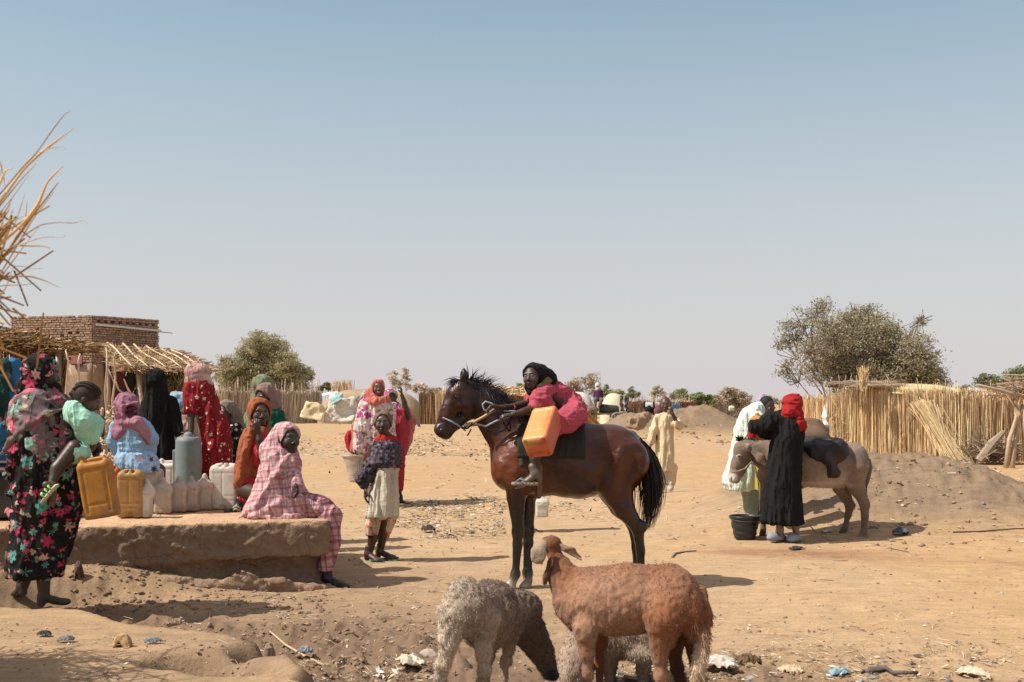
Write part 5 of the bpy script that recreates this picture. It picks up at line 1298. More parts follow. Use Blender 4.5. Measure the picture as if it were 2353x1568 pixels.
    D = SDF(.0125); D.stack(stk(F, [(912, 850, 890, .13), (925, 838, 902, .17), (950, 833, 908, .19), (1000, 826, 908, .20), (1042, 824, 908, .20), (1085, 835, 905, .2), (1140, 838, 900, .2)]), folds=(.01, .05), nf=8, k=.03)
    D.chain([F(845, 935, -.05), F(834, 985, -.1), F(830, 1030, -.12)], [.12, .11, .10], k=.04)
    r, o = person('smiling woman in orange pink veil and purple patterned robe carrying a white bucket', gbase(868, 15.9), [b, head(hc, .215, fw, skin=sk, mouth=1, h=.0065), hand(F(829, 1036, -.12), (-.2, -.3, -1), (-1, 0, 0), 1, 1, 1.0, skin=sk)],
             [('veil', V, mat_vcol('veil_v', .2, 5, .9, 100, .2, .002, .1, trans=.25), VF), ('robe', D, M_TAN, VF)])
    # her translucent white bucket
    c = F(818, 1072, -.15); S = SDF(.011)
    zt = F(0, 1044)[2]; zb = F(0, 1106)[2]
    S.stack([(zt, F(815, 0)[0], 15.75, .150, .13), (zb, F(824, 0)[0], 15.75, .105, .10)]); S.cone(F(815, 1047, -.15), F(815, 1047.5, -.15), .01, .01)
    S.stack([(zt-.001, F(815, 0)[0], 15.75, .162, .142), (zt-.03, F(815, 0)[0], 15.75, .160, .140)]); S.stack([(zt+.02, F(815, 0)[0], 15.75, .135, .115), (zb+.03, F(824, 0)[0], 15.75, .095, .09)], op='s')
    t = sdf_obj('bucket', S, can_mat('milky_plastic', (.68, .60, .50), .35, .4, .35), None, wr=None); tag(t, 'milky white plastic bucket hanging beside the smiling woman in the orange pink veil', 'bucket')
    # P14 -- woman behind with her arm raised
    F = Fig(16.3); hc = F(898, 915, 0); fw = (.55, -.8, -.1); sk = (.040, .021, .014)
    b = body_core(F, F(912, 1030), F(912, 950), (.12, .12)); b.chain([F(925, 950), F(938, 958, -.05), F(930, 925, -.05), F(924, 908, -.05)], [.06, .046, .036, .028], k=.02)
    b.chain([F(916, 1100), F(916, 1135), F(920, 1146)], [.06, .042, .036], (.012, .011, .011), k=.02)
    b.chain([F(890, 1100, .1), F(888, 1135, .1), F(892, 1148, .1)], [.06, .042, .036], (.012, .011, .011), k=.02)
    Hd = hood(hc, .25, fw, (.34, .17, .21), pad=1.08, h=.010); Hd.chain([F(905, 935, -.02), F(925, 948, 0)], [.09, .09], (.03, .02, .03), k=.03)
    Wv = SDF(.0125); PKD = (.46, .055, .075)
    Wv.stack(stk(F, [(940, 900, 935, .14), (965, 896, 940, .17), (1000, 894, 938, .17), (1040, 895, 930, .17)]), k=.03, folds=(.02, .05), nf=7, col=PKD); Wv.chain([F(936, 945, .03), F(942, 970, .05), F(936, 1010, .05), F(930, 1045, .05)], [.05, .075, .07, .03], (.60, .20, .19), k=.03, sq=((0, 1, 0), .5))
    K = SDF(.0125); K.stack(stk(F, [(1030, 893, 932, .17), (1080, 896, 928, .17), (1128, 898, 926, .16)]), folds=(.03, .06), nf=6, col=(.36, .03, .045))
    person('woman in red wrap raising her arm beside the smiling woman', gbase(910, 16.3), [b, head(hc, .215, fw, skin=sk, h=.0065), hand(F(924, 908, -.05), (-.1, 0, 1), (-1, 0, 0), 1, 1, 1.2, skin=(.10, .05, .03)), foot(F(920, 1150), (.9, -.4, 0), 1.15, (.010, .009, .01), toes=False, h=.007), foot(F(893, 1150, .1), (.9, -.3, 0), 1.15, (.010, .009, .01), toes=False, h=.007)],
           [('headscarf', Hd, M_TAN, VS), ('wrap', Wv, MTHIN, VF), ('skirt', K, MCL, VF)])
    # P15 -- rider
    F = Fig(8.75); hc = F(1224, 869, -.05); fw = (-.42, -.9, .06); sk = (.050, .028, .020)
    b = body_core(F, F(1320, 952, .1), F(1268, 908, .05), (.10, .09))
    b.chain([F(1250, 902, -.06), F(1228, 936, -.14), F(1202, 946, -.18), F(1178, 952, -.20)], [.045, .034, .028, .022], k=.012)
    b.chain([F(1244, 895, .1), F(1210, 928, .08), F(1178, 936, .02), F(1152, 936, -.06)], [.045, .034, .028, .022], k=.012)
    b.chain([F(1310, 962, 0), F(1250, 1000, -.20), F(1228, 1050, -.26), F(1229, 1078, -.28)], [.085, .06, .042, .028], k=.02)
    ft = foot(F(1227, 1082, -.28), (-.93, -.1, -.32), .98, (.135, .095, .075), up=(-.3, 0, 1))
    Hd = hood(hc, .215, fw, BK, pad=1.0, ow=1.02, neck=False, h=.0065)
    Hd.chain([F(1240, 862, .02), F(1257, 872, .05), F(1262, 884, .04)], [.085, .075, .06], BK, k=.03)
    Hd.chain([F(1218, 888, -.05), F(1222, 902, -.06), F(1226, 908, -.06)], [.045, .035, .015], BK, k=.02)
    Hd.ell(F(1222, 868, -.16), np.array((.052, .09, .082)), frame(fw), k=.01, op='s')
    Y2 = SDF(.006); Y2.chain([F(1240, 890, -.08), F(1256, 876, -.03), F(1274, 876, .06)], [.022, .026, .028], (.19, .16, .045), k=.02); Y2.chain([F(1238, 888, -.08), F(1226, 915, -.10)], [.016, .01], (.50, .44, .22), k=.01)
    D = SDF(.0078)
    D.chain([F(1262, 895, .04), F(1285, 905, .06), F(1315, 932, .08), F(1325, 955, .08)], [.070, .082, .090, .085], k=.04)
    D.chain([F(1256, 896, -.04), F(1240, 915, -.10), F(1232, 932, -.13)], [.062, .066, .062], k=.03); D.chain([F(1244, 915, -.11), F(1262, 930, -.12)], [.06, .05], k=.03)
    D.chain([F(1318, 948, -.02), F(1300, 965, -.12), F(1262, 985, -.2)], [.10, .09, .07], k=.04)
    D.ell(F(1322, 957, -.03), (.085, .13, .065), k=.03)
    D.chain([F(1248, 892, .09), F(1222, 916, .09)], [.06, .055], k=.03)
    r, o = person('child in bright pink dress and black headscarf leaning forward on the brown horse', F(1300, 985), [b, head(hc, .195, fw, up=(-.12, 0, 1), skin=sk), ft,
              hand(F(1178, 952, -.20), (-1, -.1, -.15), (0, .3, -1), .85, -1, 1.3, skin=sk), hand(F(1152, 936, -.07), (-1, -.2, .1), (.1, -.2, -1), .9, -1, 1.1, skin=sk)],
              [('headscarf', Hd, cloth_mat('black_cloth', .3), [(.006, (14, 14, 8), 3, 2, 1)]), ('collar', Y2, cloth_mat('collar_cloth', .3), VS), ('dress', D, cloth_mat('pink_cloth', tint=(.40, .075, .105)), [(.012, (9, 9, 22), 2, 2, 1), (.005, (30, 30, 30), 5, 2)])])
    m = MB(); c = F(1180, 940, .02); m.tube([F(1182, 931, .0), F(1184, 937, -.03), F(1181, 942, -.01)], .005, 5, (.5, .05, .08)); m.build('bracelet', MCL, r)
    a, b_ = F(1176, 1106.5, -.30), F(1234, 1105, -.27); S = SDF(.005); u = nrm(b_-a); S.box((a+b_)/2, (np.linalg.norm(b_-a)/2, .042, .013), np.stack([u, np.cross((0, 0, 1), u), (0, 0, 1)], 1), rd=.012)
    f_ = sdf_obj('flip_flop', S, cloth_mat('sole_cloth', tint=(.24, .22, .165)), r, wr=None)
    m = MB(); m.tube([F(1184, 1103, -.30), F(1194, 1094, -.34), F(1210, 1101, -.345)], .007, 5, (.18, .22, .26)); m.tube([F(1184, 1103, -.30), F(1197, 1094, -.26), F(1212, 1101, -.24)], .007, 5, (.18, .22, .26)); m.build('strap', MCL, f_)
    # P16 -- boy in beige robe
    F = Fig(17.4); hc = F(1529, 930); fw = (-.12, -1, -.12); sk = (.085, .042, .026)
    b = body_core(F, F(1530, 1050), F(1531, 975), (.10, .11)); b.chain([F(1545, 972, -.05), F(1556, 980, -.12), F(1546, 962, -.22), F(1540, 950, -.24)], [.045, .035, .03, .026], k=.015)
    b.chain([F(1508, 1000), F(1497, 1020, -.03)], [.035, .03], k=.02); b.chain([F(1523, 1060), F(1522, 1110)], [.06, .035]); b.chain([F(1540, 1060), F(1541, 1110)], [.06, .035])
    D = SDF(.0125); D.stack(stk(F, [(950, 1518, 1545, .09), (958, 1510, 1552, .11), (985, 1510, 1549, .12), (1030, 1507, 1549, .125), (1070, 1506, 1550, .13), (1083, 1507, 1549, .125)]), folds=(.01, .05), nf=7, k=.02)
    D.chain([F(1510, 962), F(1501, 990, -.02), F(1496, 1012, -.03)], [.062, .060, .065], k=.02); D.chain([F(1550, 965), F(1560, 978, -.1), F(1548, 974, -.2)], [.065, .062, .060], k=.02)
    T = SDF(.0115); T.chain([F(1520, 1075), F(1522, 1106)], [.095, .075]); T.chain([F(1541, 1075), F(1541, 1108)], [.095, .075])
    bm = cloth_mat('beige_cloth', tint=(.60, .47, .31))
    r, o = person('boy in loose beige tunic and trousers holding his hand to his mouth', gbase(1530, 17.4), [b, head(hc, .235, fw, skin=sk, h=.0065), hand(F(1540, 951, -.24), (-.3, .0, 1), (0, 1, 0), 1.0, 1, 1.2, skin=sk, h=.006), hand(F(1495, 1020, -.04), (-.4, 0, -1), (1, 0, 0), .9, 1, .6, skin=sk, h=.006)],
              [('tunic', D, bm, VF), ('trousers', T, bm, VF)])
    z0 = F(0, 1124)[2]
    for x, dx in ((1521, -.5), (1541, -.15)):
        S = SDF(.007); c = F(x, 1119, -.02); t_ = nrm(np.array((dx, -1, 0))); S.chain([c, c+t_*.10+np.array([0, 0, -.02])], [.05, .042], (.52, .48, .44), k=.02); S.cone(c+t_*.02+np.array([0, 0, .03]), c+t_*.10, .022, .02, (.03, .028, .03), k=.01); sdf_obj('shoe', S, mat_vcol('shoe', .2, 20, .6, 50, .1, .002, .3), r, wr=None)
    # P17 -- girl in a mint dress bending over behind the donkey
    F = Fig(12.75); hc = F(1763, 936); fw = (.45, -.70, -.50); sk = (.070, .038, .027)
    b = body_core(F, F(1715, 1050), F(1738, 960), (.11, .10)); b.chain([F(1740, 955, -.1), F(1724, 985, -.16), F(1736, 1010, -.2), F(1752, 1012, -.2)], [.042, .036, .03, .024], k=.015)
    Hd = SDF(.007); Hd.chain([F(1748, 922, .05), F(1756, 917, .05), F(1764, 917, .05)], [.04, .05, .035], (.36, .25, .36), k=.02); Hd.chain([F(1745, 925, .02), F(1746, 945, .0), F(1750, 958, -.02)], [.035, .03, .02], (.40, .26, .38), k=.02)
    HR = SDF(.006); Rf = frame(fw, (-.3, .3, 1)); HR.ell(hc+Rf@np.array([0, -.028, .040]), (.078, .085, .076), Rf, (.012, .010, .009))
    D = SDF(.0095)
    D.chain([F(1738, 942, -.02), F(1726, 960, -.02), F(1712, 990, 0)], [.09, .115, .12], k=.04); D.ell(F(1734, 957, -.13), (.070, .07, .065), k=.03)
    D.stack(stk(F, [(985, 1695, 1735, .14), (1010, 1686, 1740, .16), (1040, 1678, 1745, .18), (1080, 1668, 1750, .20), (1110, 1662, 1748, .2), (1126, 1668, 1735, .18)]), folds=(.03, .10), nf=11, k=.03, seed=9)
    T = SDF(.010); T.chain([F(1722, 1110, .02), F(1725, 1150, .02), F(1727, 1200, .02)], [.11, .085, .07], (.235, .27, .195)); T.chain([F(1750, 1110, .1), F(1752, 1150, .1), F(1757, 1200, .1)], [.10, .08, .06], (.235, .27, .195))
    S = SDF(.007); S.chain([F(1755, 1210, .0), F(1762, 1221, -.06)], [.045, .035], (.28, .22, .17)); 
    r, o = person('girl in pale mint dress bending over a can behind the grey donkey', gbase(1735, 12.75), [b, head(hc, .21, fw, up=(-.3, .3, 1), skin=sk)],
              [('shoe', S, MCL, []), ('headscarf', Hd, MCL, VS), ('hair', HR, mat_vcol('hair_sdf', .2, 30, .7, 120, .3, .002, .3), []), ('dress', D, cloth_mat('mint_dress', tint=(.60, .70, .60)), VF), ('trousers', T, MCL, VS)])
    # P18 -- person in black robe and red headscarf
    F = Fig(11.62); hc = F(1819, 935); fw = (-.55, .8, -.25)
    b = body_core(F, F(1805, 1080), F(1812, 990), (.13, .13)); b.chain([F(1790, 1180), F(1791, 1215, -.03), F(1792, 1227, -.03)], [.05, .038, .034], (.24, .165, .125), k=.01); b.chain([F(1826, 1180), F(1828, 1212), F(1830, 1226)], [.05, .038, .034], (.24, .165, .125), k=.01)
    Hd = hood(hc, .245, fw, (1, 1, 1), open_=False, pad=1.0); Hd.chain([F(1815, 950, -.02), F(1838, 968, -.03)], [.10, .035], k=.03); Hd.chain([F(1806, 952, -.08), F(1790, 957, -.05)], [.07, .03], k=.03)
    D = SDF(.0095); D.stack(stk(F, [(948, 1800, 1832, .11), (955, 1786, 1838, .14), (975, 1778, 1846, .17), (1000, 1774, 1847, .18), (1040, 1768, 1842, .18), (1080, 1761, 1840, .18), (1120, 1756, 1839, .19), (1160, 1752, 1842, .20), (1195, 1748, 1846, .21), (1203, 1750, 1846, .205)]), folds=(.005, .055), nf=8, k=.02, seed=7, col=BK)
    D.chain([F(1800, 962, -.02), F(1768, 968, -.05), F(1738, 980, .0), F(1768, 995, .12)], [.085, .085, .075, .07], BK, k=.03)
    r, o = person('person in long black robe and bright red headscarf standing beside the grey donkey', gbase(1805, 11.62), [b, head(hc, .22, fw)],
              [('headscarf', Hd, cloth_mat('red_scarf', tint=(.32, .018, .020)), [(.010, (8, 8, 26), 3, 2, 1), (.004, (40, 40, 40), 6, 2)]), ('robe', D, cloth_mat('black_cloth', .3), VF)])
    for x, y, dx in ((1789, 1232, -.75), (1829, 1233, -.45)):
        c = F(x, y, -.02); t_ = nrm(np.array((dx, -.5, 0))); R = np.stack([t_, np.cross((0, 0, 1), t_), (0, 0, 1)], 1)
        S = SDF(.006); S.ell(c+t_*.03+np.array([0, 0, -.012]), (.13, .058, .035), R); S.ell(c+t_*.09+np.array([0, 0, .0]), (.065, .052, .045), R, k=.02); S.ell(c-t_*.05+np.array([0, 0, .05]), (.07, .04, .05), R, op='s', k=.01)
        for q in (-.02, .02): S.ell(c+t_*.10+R[:, 1]*q+np.array([0, 0, .048]), (.010, .010, .02), op='s', k=.004)
        S.ell(c-t_*.06+np.array([0, 0, -.03]), (.03, .02, .03), R, (1, 1, 1), op='u', k=.02)
        sdf_obj('clog', S, mat_vcol('clog_rubber', .2, 14, .7, 60, .2, .003, .3, tint=(.25, .28, .33)), r, wr=None)
    # far people
    F = Fig(50); b = body_core(F, F(1492, 965), F(1491, 948), (.15, .15)); b.h = .03; b.chain([F(1487, 944), F(1480, 935), F(1481, 924)], [.05, .05, .05], (.03, .02, .015)); b.chain([F(1496, 944), F(1503, 935), F(1502, 924)], [.05, .05, .05], (.03, .02, .015)); b.ell(F(1492, 938), (.11, .11, .13), col=(.03, .02, .015)); b.chain([F(1491, 944), F(1492, 952)], [.20, .18], (.012, .012, .016)); b.chain([F(1492, 955), F(1491, 978)], [.20, .22], (.45, .30, .22))
    r = empty('person', gbase(1492, 50), 'far person in black top and tan skirt with both arms raised by white sheets', 'person'); sdf_obj('body', b, MCL, r)
    b = body_core(F, F(1511, 975), F(1513, 950), (.2, .2)); b.h = .03; b.ell(F(1512, 938), (.13, .13, .14), col=(.16, .075, .09)); b.chain([F(1512, 946), F(1509, 980)], [.22, .26], (.16, .07, .085))
    r = empty('person', gbase(1511, 50), 'far person in mauve robe walking by white sheets behind the boy', 'person'); sdf_obj('body', b, MCL, r)
people_mid()
# ------------------------------------------------------------- the mud bench and its cans
def earth_mat(name, c0, c1, sc=3, bst=.9, bd=.02):
    t = NT(name); c = t.coord(); n = t.noise(c, sc, 6, .65); n2 = t.noise(c, 22, 5, .65)
    col = t.mix(t.ramp(n, [(.35, 0), (.68, 1)]), c0, c1); col = t.mix(1, col, t.attr(), 'MULTIPLY'); col = t.mix(1, col, t.ramp(n2, [(.3, .85), (.7, 1.1)]), 'MULTIPLY')
    cr = t.new('ShaderNodeTexVoronoi', feature='DISTANCE_TO_EDGE'); t.put(cr, 'Vector', t.mapv(t.noise(c, 2, 2, .5, out=1), (1, 1, 1))); t.put(cr, 'Scale', 1.6)
    cr2 = t.new('ShaderNodeTexVoronoi', feature='DISTANCE_TO_EDGE'); ad = t.new('ShaderNodeVectorMath', operation='ADD'); t.put(ad, 0, c); s_ = t.new('ShaderNodeVectorMath', operation='SCALE'); t.put(s_, 0, t.noise(c, 4, 3, .6, out=1)); t.put(s_, 'Scale', .25); t.put(ad, 1, s_.outputs[0]); t.put(cr2, 'Vector', ad.outputs[0]); t.put(cr2, 'Scale', 2.6)
    k = t.ramp(cr2.outputs[0], [(.0, 0), (.018, 1)])
    h = t.math('ADD', t.math('MULTIPLY', n2, .6), t.math('MULTIPLY', k, .22)); h = t.math('ADD', h, t.math('MULTIPLY', n, .6))
    return t.done(col, .95, t.bump(h, bst, bd*1.6), .1)
def bench():
    S = SDF(.0135); a = math.atan2(.82, 3.18); R = rotz(a); c0 = np.array((-1.42, 8.84, 0))
    def W(u, v, z): return c0+R@np.array((u, v, z))
    S.box(W(-2.4, 1.02, .10), (2.42, 1.02, .43), R, rd=.05, col=(.72, .72, .74))
    for i in range(24):
        u = -rnd.uniform(.35, 3.2); S.ell(W(u, -.02+rnd.uniform(-.02, .02), rnd.uniform(.0, .20)-.04*(u+3.2)/3), (rnd.uniform(.1, .28), .07, rnd.uniform(.04, .09)), R, (.86, .84, .84), k=.04)
    S.chain([W(-2.9, -.05, .13), W(-2.0, -.07, .08), W(-1.2, -.06, .06), W(-.55, -.04, .03)], [.09, .085, .08, .07], (.92, .9, .9), k=.05)
    S.chain([W(-.35, .0, -.03), W(-.1, .04, -.04), W(.12, .12, -.09)], [.11, .10, .09], (.95, .9, .9), k=.04)
    # undercut that deepens towards the free end
    S.chain([W(-1.95, -.05, .20), W(-1.2, -.02, .165), W(-.7, .02, .14), W(-.2, .03, .135), W(.10, .05, .13)], [.04, .07, .10, .12, .13], k=.02, op='s')
    S.chain([W(.03, .0, .15), W(.06, .5, .15), W(.04, 1.2, .15)], [.11, .12, .08], k=.03, op='s')
    S.chain([W(-2.5, -.03, .20), W(-2.2, -.03, .205)], [.018, .022], k=.02, op='s')
    for i in range(10): S.ell(W(-rnd.uniform(.0, 1.2), .02, rnd.uniform(.08, .16)), (.05, .05, .04), k=.02, op='s')
    for i in range(26): S.ell(W(-rnd.uniform(.0, 3), rnd.uniform(-.05, .0)+.005, rnd.uniform(.05, .50)), np.array((1.6, .6, .7))*rnd.uniform(.012, .03), R, k=.012, op='s')
    V, Q, C = S.mesh(); V = relax(V, Q, 1)
    for amp, sc, sd, oc in ((.030, (3, 3, 5), 3, 3), (.024, (9, 9, 15), 5, 3), (.012, (26, 26, 30), 8, 3)):
        N = vnormals(V, Q); q = fbm(V*np.array(sc), oc, sd); top = sstep(.6, .95, N[:, 2])*(V[:, 2] > .45); V = V+N*(q*amp*(1-.75*top))[:, None]
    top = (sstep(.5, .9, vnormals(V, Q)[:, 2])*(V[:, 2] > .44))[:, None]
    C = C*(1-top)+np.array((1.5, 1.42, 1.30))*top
    org = np.array((-3.2, 9.5, 0.0))
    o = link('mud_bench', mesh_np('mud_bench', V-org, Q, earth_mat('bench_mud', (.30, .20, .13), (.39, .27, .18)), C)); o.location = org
    tag(o, 'long raised mud bench with crumbling undercut front edge under the jerrycans', 'bench')
bench()
CM = {k: can_mat('can_'+k, *v) for k, v in dict(yellow=((.56, .245, .035), .55), amber=((.52, .30, .10), .45), white=((.76, .71, .61), .2), dirty=((.66, .58, .48), .38), orange=((.62, .115, .035), .4), gold=((.68, .32, .05), .35), grime=((.60, .51, .42), .48)).items()}
def on_bench(x, y, z=.535):
    Y = (H-z)*FD/(y-HY); return np.array(((x-CX)*Y/FD, Y, z))
def bench_cans():
    g = 'jerrycans and jugs standing on the mud bench'
    def jc(lab, x, ybase, w, d, hh, mat, cm, style, rz=0, cap=True, z=.535):
        o = jerrycan(w, d, hh, CM[mat], CM[cm], style, cap); p = on_bench(x, ybase, z); p[1] += d/2; place(o, p, rz=rz)
        return tag(o, lab, 'jerrycan' if style != 'jug' else 'jug', g)
    jc('pale amber jerrycan right beside the large yellow one on the bench', 294, 1191, .195, .15, .375, 'amber', 'amber', 'pair', .12)
    jc('tall dirty white jerrycan the girl in blue sits on', 336, 1180, .17, .24, .37, 'dirty', 'dirty', 'big', .1)
    jc('narrow white bottle seen edge on next to the amber jerrycan', 333, 1190, .055, .12, .285, 'white', 'white', 'jug', 0)
    jc('small dirty white jug with sunlit lower corner, leftmost of the four jugs', 371, 1181, .135, .09, .285, 'dirty', 'dirty', 'jug', .05)
    jc('small grimy jug with brown stained shoulder, second of the four jugs', 407, 1178, .135, .09, .285, 'grime', 'grime', 'jug', .0)
    jc('small grimy jug partly hidden, third of the four jugs', 437, 1176, .12, .09, .28, 'grime', 'grime', 'jug', -.05)
    jc('small pale jug with slim neck, rightmost of the four jugs', 467, 1173, .125, .09, .295, 'dirty', 'white', 'jug', .1)
    jc('large clean white jerrycan with moulded ribs beside the rust veiled girl', 513, 1172, .245, .19, .385, 'white', 'white', 'pair', -.05)
    jc('cream coloured jerrycan standing behind the four small jugs', 381, 1150, .165, .15, .36, 'white', 'dirty', 'big', 0, z=.535)
    jc('small white jug half hidden behind the large yellow jerrycan', 186, 1187, .10, .08, .14, 'white', 'white', 'jug', 0)
    o = jerrycan(.13, .12, .20, CM['orange'], CM['orange'], 'pair'); p = on_bench(262, 1162); place(o, p+np.array((0, 0, .12))); o.location.z = .535; o.scale = (1, 1, 1.7)
    tag(o, 'small orange jerrycan behind the pale amber one on the bench', 'jerrycan', g)
    # the yellow can carried by the floral wrapped woman
    o = jerrycan(.215, .15, .405, CM['yellow'], CM['yellow'], 'big', True, .0055); p = P(238, 1190, 7.58); place(o, p, roty(-.165)@rotz(.12)); tag(o, 'large brownish yellow jerrycan carried tilted by the floral wrapped woman', 'jerrycan')
    # grey barrel
    Y = 10.15; c = P(433, 1005, Y); zt = c[2]; S = SDF(.008)
    S.stack([(zt, c[0], Y, .095, .095), (zt-.03, c[0], Y, .112, .112), (zt-.30, c[0], Y, .116, .116), (.56, c[0], Y, .116, .116), (.535, c[0], Y, .105, .105)])
    S.cone((c[0], Y, zt-.004), (c[0], Y, zt+.006), .045, .045, k=.01); S.cone((c[0]-.12, Y-.04, .6), (c[0]-.12, Y-.04, zt-.12), .012, .012, k=.01); S.cone((c[0]+.0, Y, zt), (c[0]+.0, Y, zt-.02), .022, .022, op='s', k=.005)
    o = sdf_obj('barrel', S, can_mat('barrel_grey', (.17, .225, .225), .35, .5, 0), None, wr=[(.003, (6, 6, 3), 3, 2)]); tag(o, 'blue grey upright plastic drum between the black robed person and the red dress', 'barrel')
    # deep shade at the left edge, drawn as a dark box with brown lip
    S = SDF(.014); S.box((-4.15, 9.2, .72), (.42, .5, .17), rd=.04); S.box((-4.15, 9.2, .92), (.46, .54, .02), rd=.015, col=(3.2, 1.7, 1.4), k=.005); S.box((-4.15, 9.2, .86), (.36, .44, .08), rd=.03, op='s')
    o = sdf_obj('edge_shade_box', S, mat_vcol('shade_box', .3, 6, .6, 40, .3, .005, .3, tint=(.035, .026, .024)), None, wr=None); tag(o, 'deep shade under a brown edge, drawn as a low dark box, at the left edge behind the floral wrapped woman', 'shade_box')
    # cans on the horse
    Lx = nrm((-.09, -.31, -.234)); Wx = nrm((.176, -.07, .026)); Hx = np.cross(Lx, Wx)
    if Hx[2] > 0: Hx = -Hx; Wx_ = Wx
    o = jerrycan(.20, .185, .43, CM['gold'], CM['gold'], 'big', True, .0055)
    Rm = np.stack([Wx, np.cross(-Lx, Wx), -Lx], 1)
    ctr = (P(1200, 1013, 8.22)+P(1253, 1005, 8.22)+P(1267, 1049, 8.30)+P(1215, 1057, 8.30))/4
    place(o, ctr, Rm); tag(o, 'orange jerrycan, lit top coloured yellower, slung on the near side of the brown horse', 'jerrycan', 'jerrycans loaded on the horse')
    t = NT('can_lit_top'); c = t.coord(); n = t.noise(c, 6, 5, .6); sp = t.new('ShaderNodeSeparateXYZ'); t.put(sp, 0, c)
    f = t.math('ADD', t.math('MULTIPLY', sp.outputs[1], -6), t.math('MULTIPLY', sp.outputs[0], -3.5)); f = t.math('ADD', f, t.math('MULTIPLY', n, .9)); f = t.math('ADD', f, -.05)  # lit top face yellower, sides redder: light put into the plastic colour
    base = t.mix(t.ramp(f, [(.52, 0), (.82, 1)]), (.52, .115, .045), (.58, .27, .085))
    n2 = t.noise(c, 30, 5, .7); base = t.mix(t.ramp(n2, [(.58, 0), (.70, .5)]), base, (.30, .06, .03))
    cm = t.done(base, .42, t.bump(n2, .2, .004), .4)
    o.children[0].data = o.children[0].data.copy(); o.children[0].data.materials[0] = cm
    o2 = jerrycan(.22, .16, .36, CM['gold'], CM['gold'], 'big'); place(o2, P(1293, 1035, 9.2), roty(.785)@rotz(.12)); tag(o2, 'yellow jerrycan on the far side of the brown horse behind the rider', 'jerrycan', 'jerrycans loaded on the horse')
    # person mostly hidden behind the fore legs, holding a white jug
    F = Fig(12.7); S = body_core(F, F(1209, 1120), F(1209, 1010), (.10, .10), (.012, .010, .010)); S.ell(F(1208, 978), (.09, .10, .11), col=(.02, .012, .01), k=.02); S.stack(stk(F, [(1000, 1199, 1219, .09), (1060, 1196, 1221, .12), (1180, 1195, 1222, .12)]), col=(.014, .012, .013), k=.03, folds=(.02, .06)); S.chain([F(1214, 1180), F(1219, 1212)], [.04, .03], (.02, .012, .01), k=.02)
    r = empty('person', gbase(1210, 12.7), 'person hidden behind the fore legs of the brown horse beside a white jug', 'person'); sdf_obj('body', S, MCL, r); sdf_obj('foot', foot(F(1219, 1213), (.8, -.5, 0), 1, (.02, .012, .01)), MS, r)
    o = jerrycan(.135, .10, .235, CM['white'], CM['white'], 'jug'); place(o, F(1245, 1186, -.1)); tag(o, 'white jug hanging below the belly on the far side of the horse', 'jug')
    # cans by the grey donkey
    o = jerrycan(.24, .18, .38, can_mat('can_orange2', (.62, .25, .05), .4), CM['orange'], 'big'); place(o, P(1745, 1035, 12.35), rotz(.3)@roty(.15)); tag(o, 'orange jerrycan on the donkey between the mint dress and the black robe', 'jerrycan')
    o = jerrycan(.13, .16, .34, can_mat('can_lemon', (.55, .44, .03), .3), CM['gold'], 'big'); place(o, P(1751, 1128, 12.3)); tag(o, 'lemon yellow jerrycan hanging under the neck of the grey donkey', 'jerrycan')
    S = SDF(.012); c = P(1724, 985, 12.4); c = P(1731, 990, 12.3); S.ell(c, (.045, .10, .10), roty(.2)); S.chain([P(1733, 978, 12.3), P(1727, 1006, 12.25)], [.04, .035], k=.03); o = sdf_obj('red_cloth', S, cloth_mat('red_rag', tint=(.42, .012, .02)), None, wr=VS); tag(o, 'bright red cloth draped over the orange jerrycan by the donkey', 'cloth')
    # black bucket
    Yb = 11.85; c = P(1711, 1241, Yb); zb = gz(c[0], Yb); zt = zb+.245; S = SDF(.0075); X = P(1711.5, 0, Yb)[0]
    S.stack([(zt, X, Yb, .152, .152), (zb+.005, X, Yb, .107, .107)]); 
    for q in (.25, .5, .62, .88): zz = zb+.245*q; rr = .107+.045*q; S.stack([(zz-.005, X, Yb, rr+.003, rr+.003), (zz+.005, X, Yb, rr+.003, rr+.003)])
    S.stack([(zt-.022, X, Yb, .158, .158), (zt-.002, X, Yb, .162, .162)]); S.stack([(zt+.03, X, Yb, .145, .145), (zb+.04, X, Yb, .10, .10)], op='s')
    r = empty('bucket', (X, Yb, zb), 'black ribbed plastic bucket on the ground in front of the grey donkey', 'bucket'); sdf_obj('bucket_body', S, mat_vcol('bucket_black', .25, 14, .42, 60, .12, .002, .5, tint=(.018, .019, .021)), r, wr=None)
    m = MB(); m.tube([(X+.16*math.cos(a), Yb-.16*abs(math.sin(a))*1.0, zt-.02-.03*math.sin(a)) for a in np.linspace(0, PI, 15)], .004, 5, (.06, .06, .065)); m.build('bucket_handle', MS, r)
bench_cans()
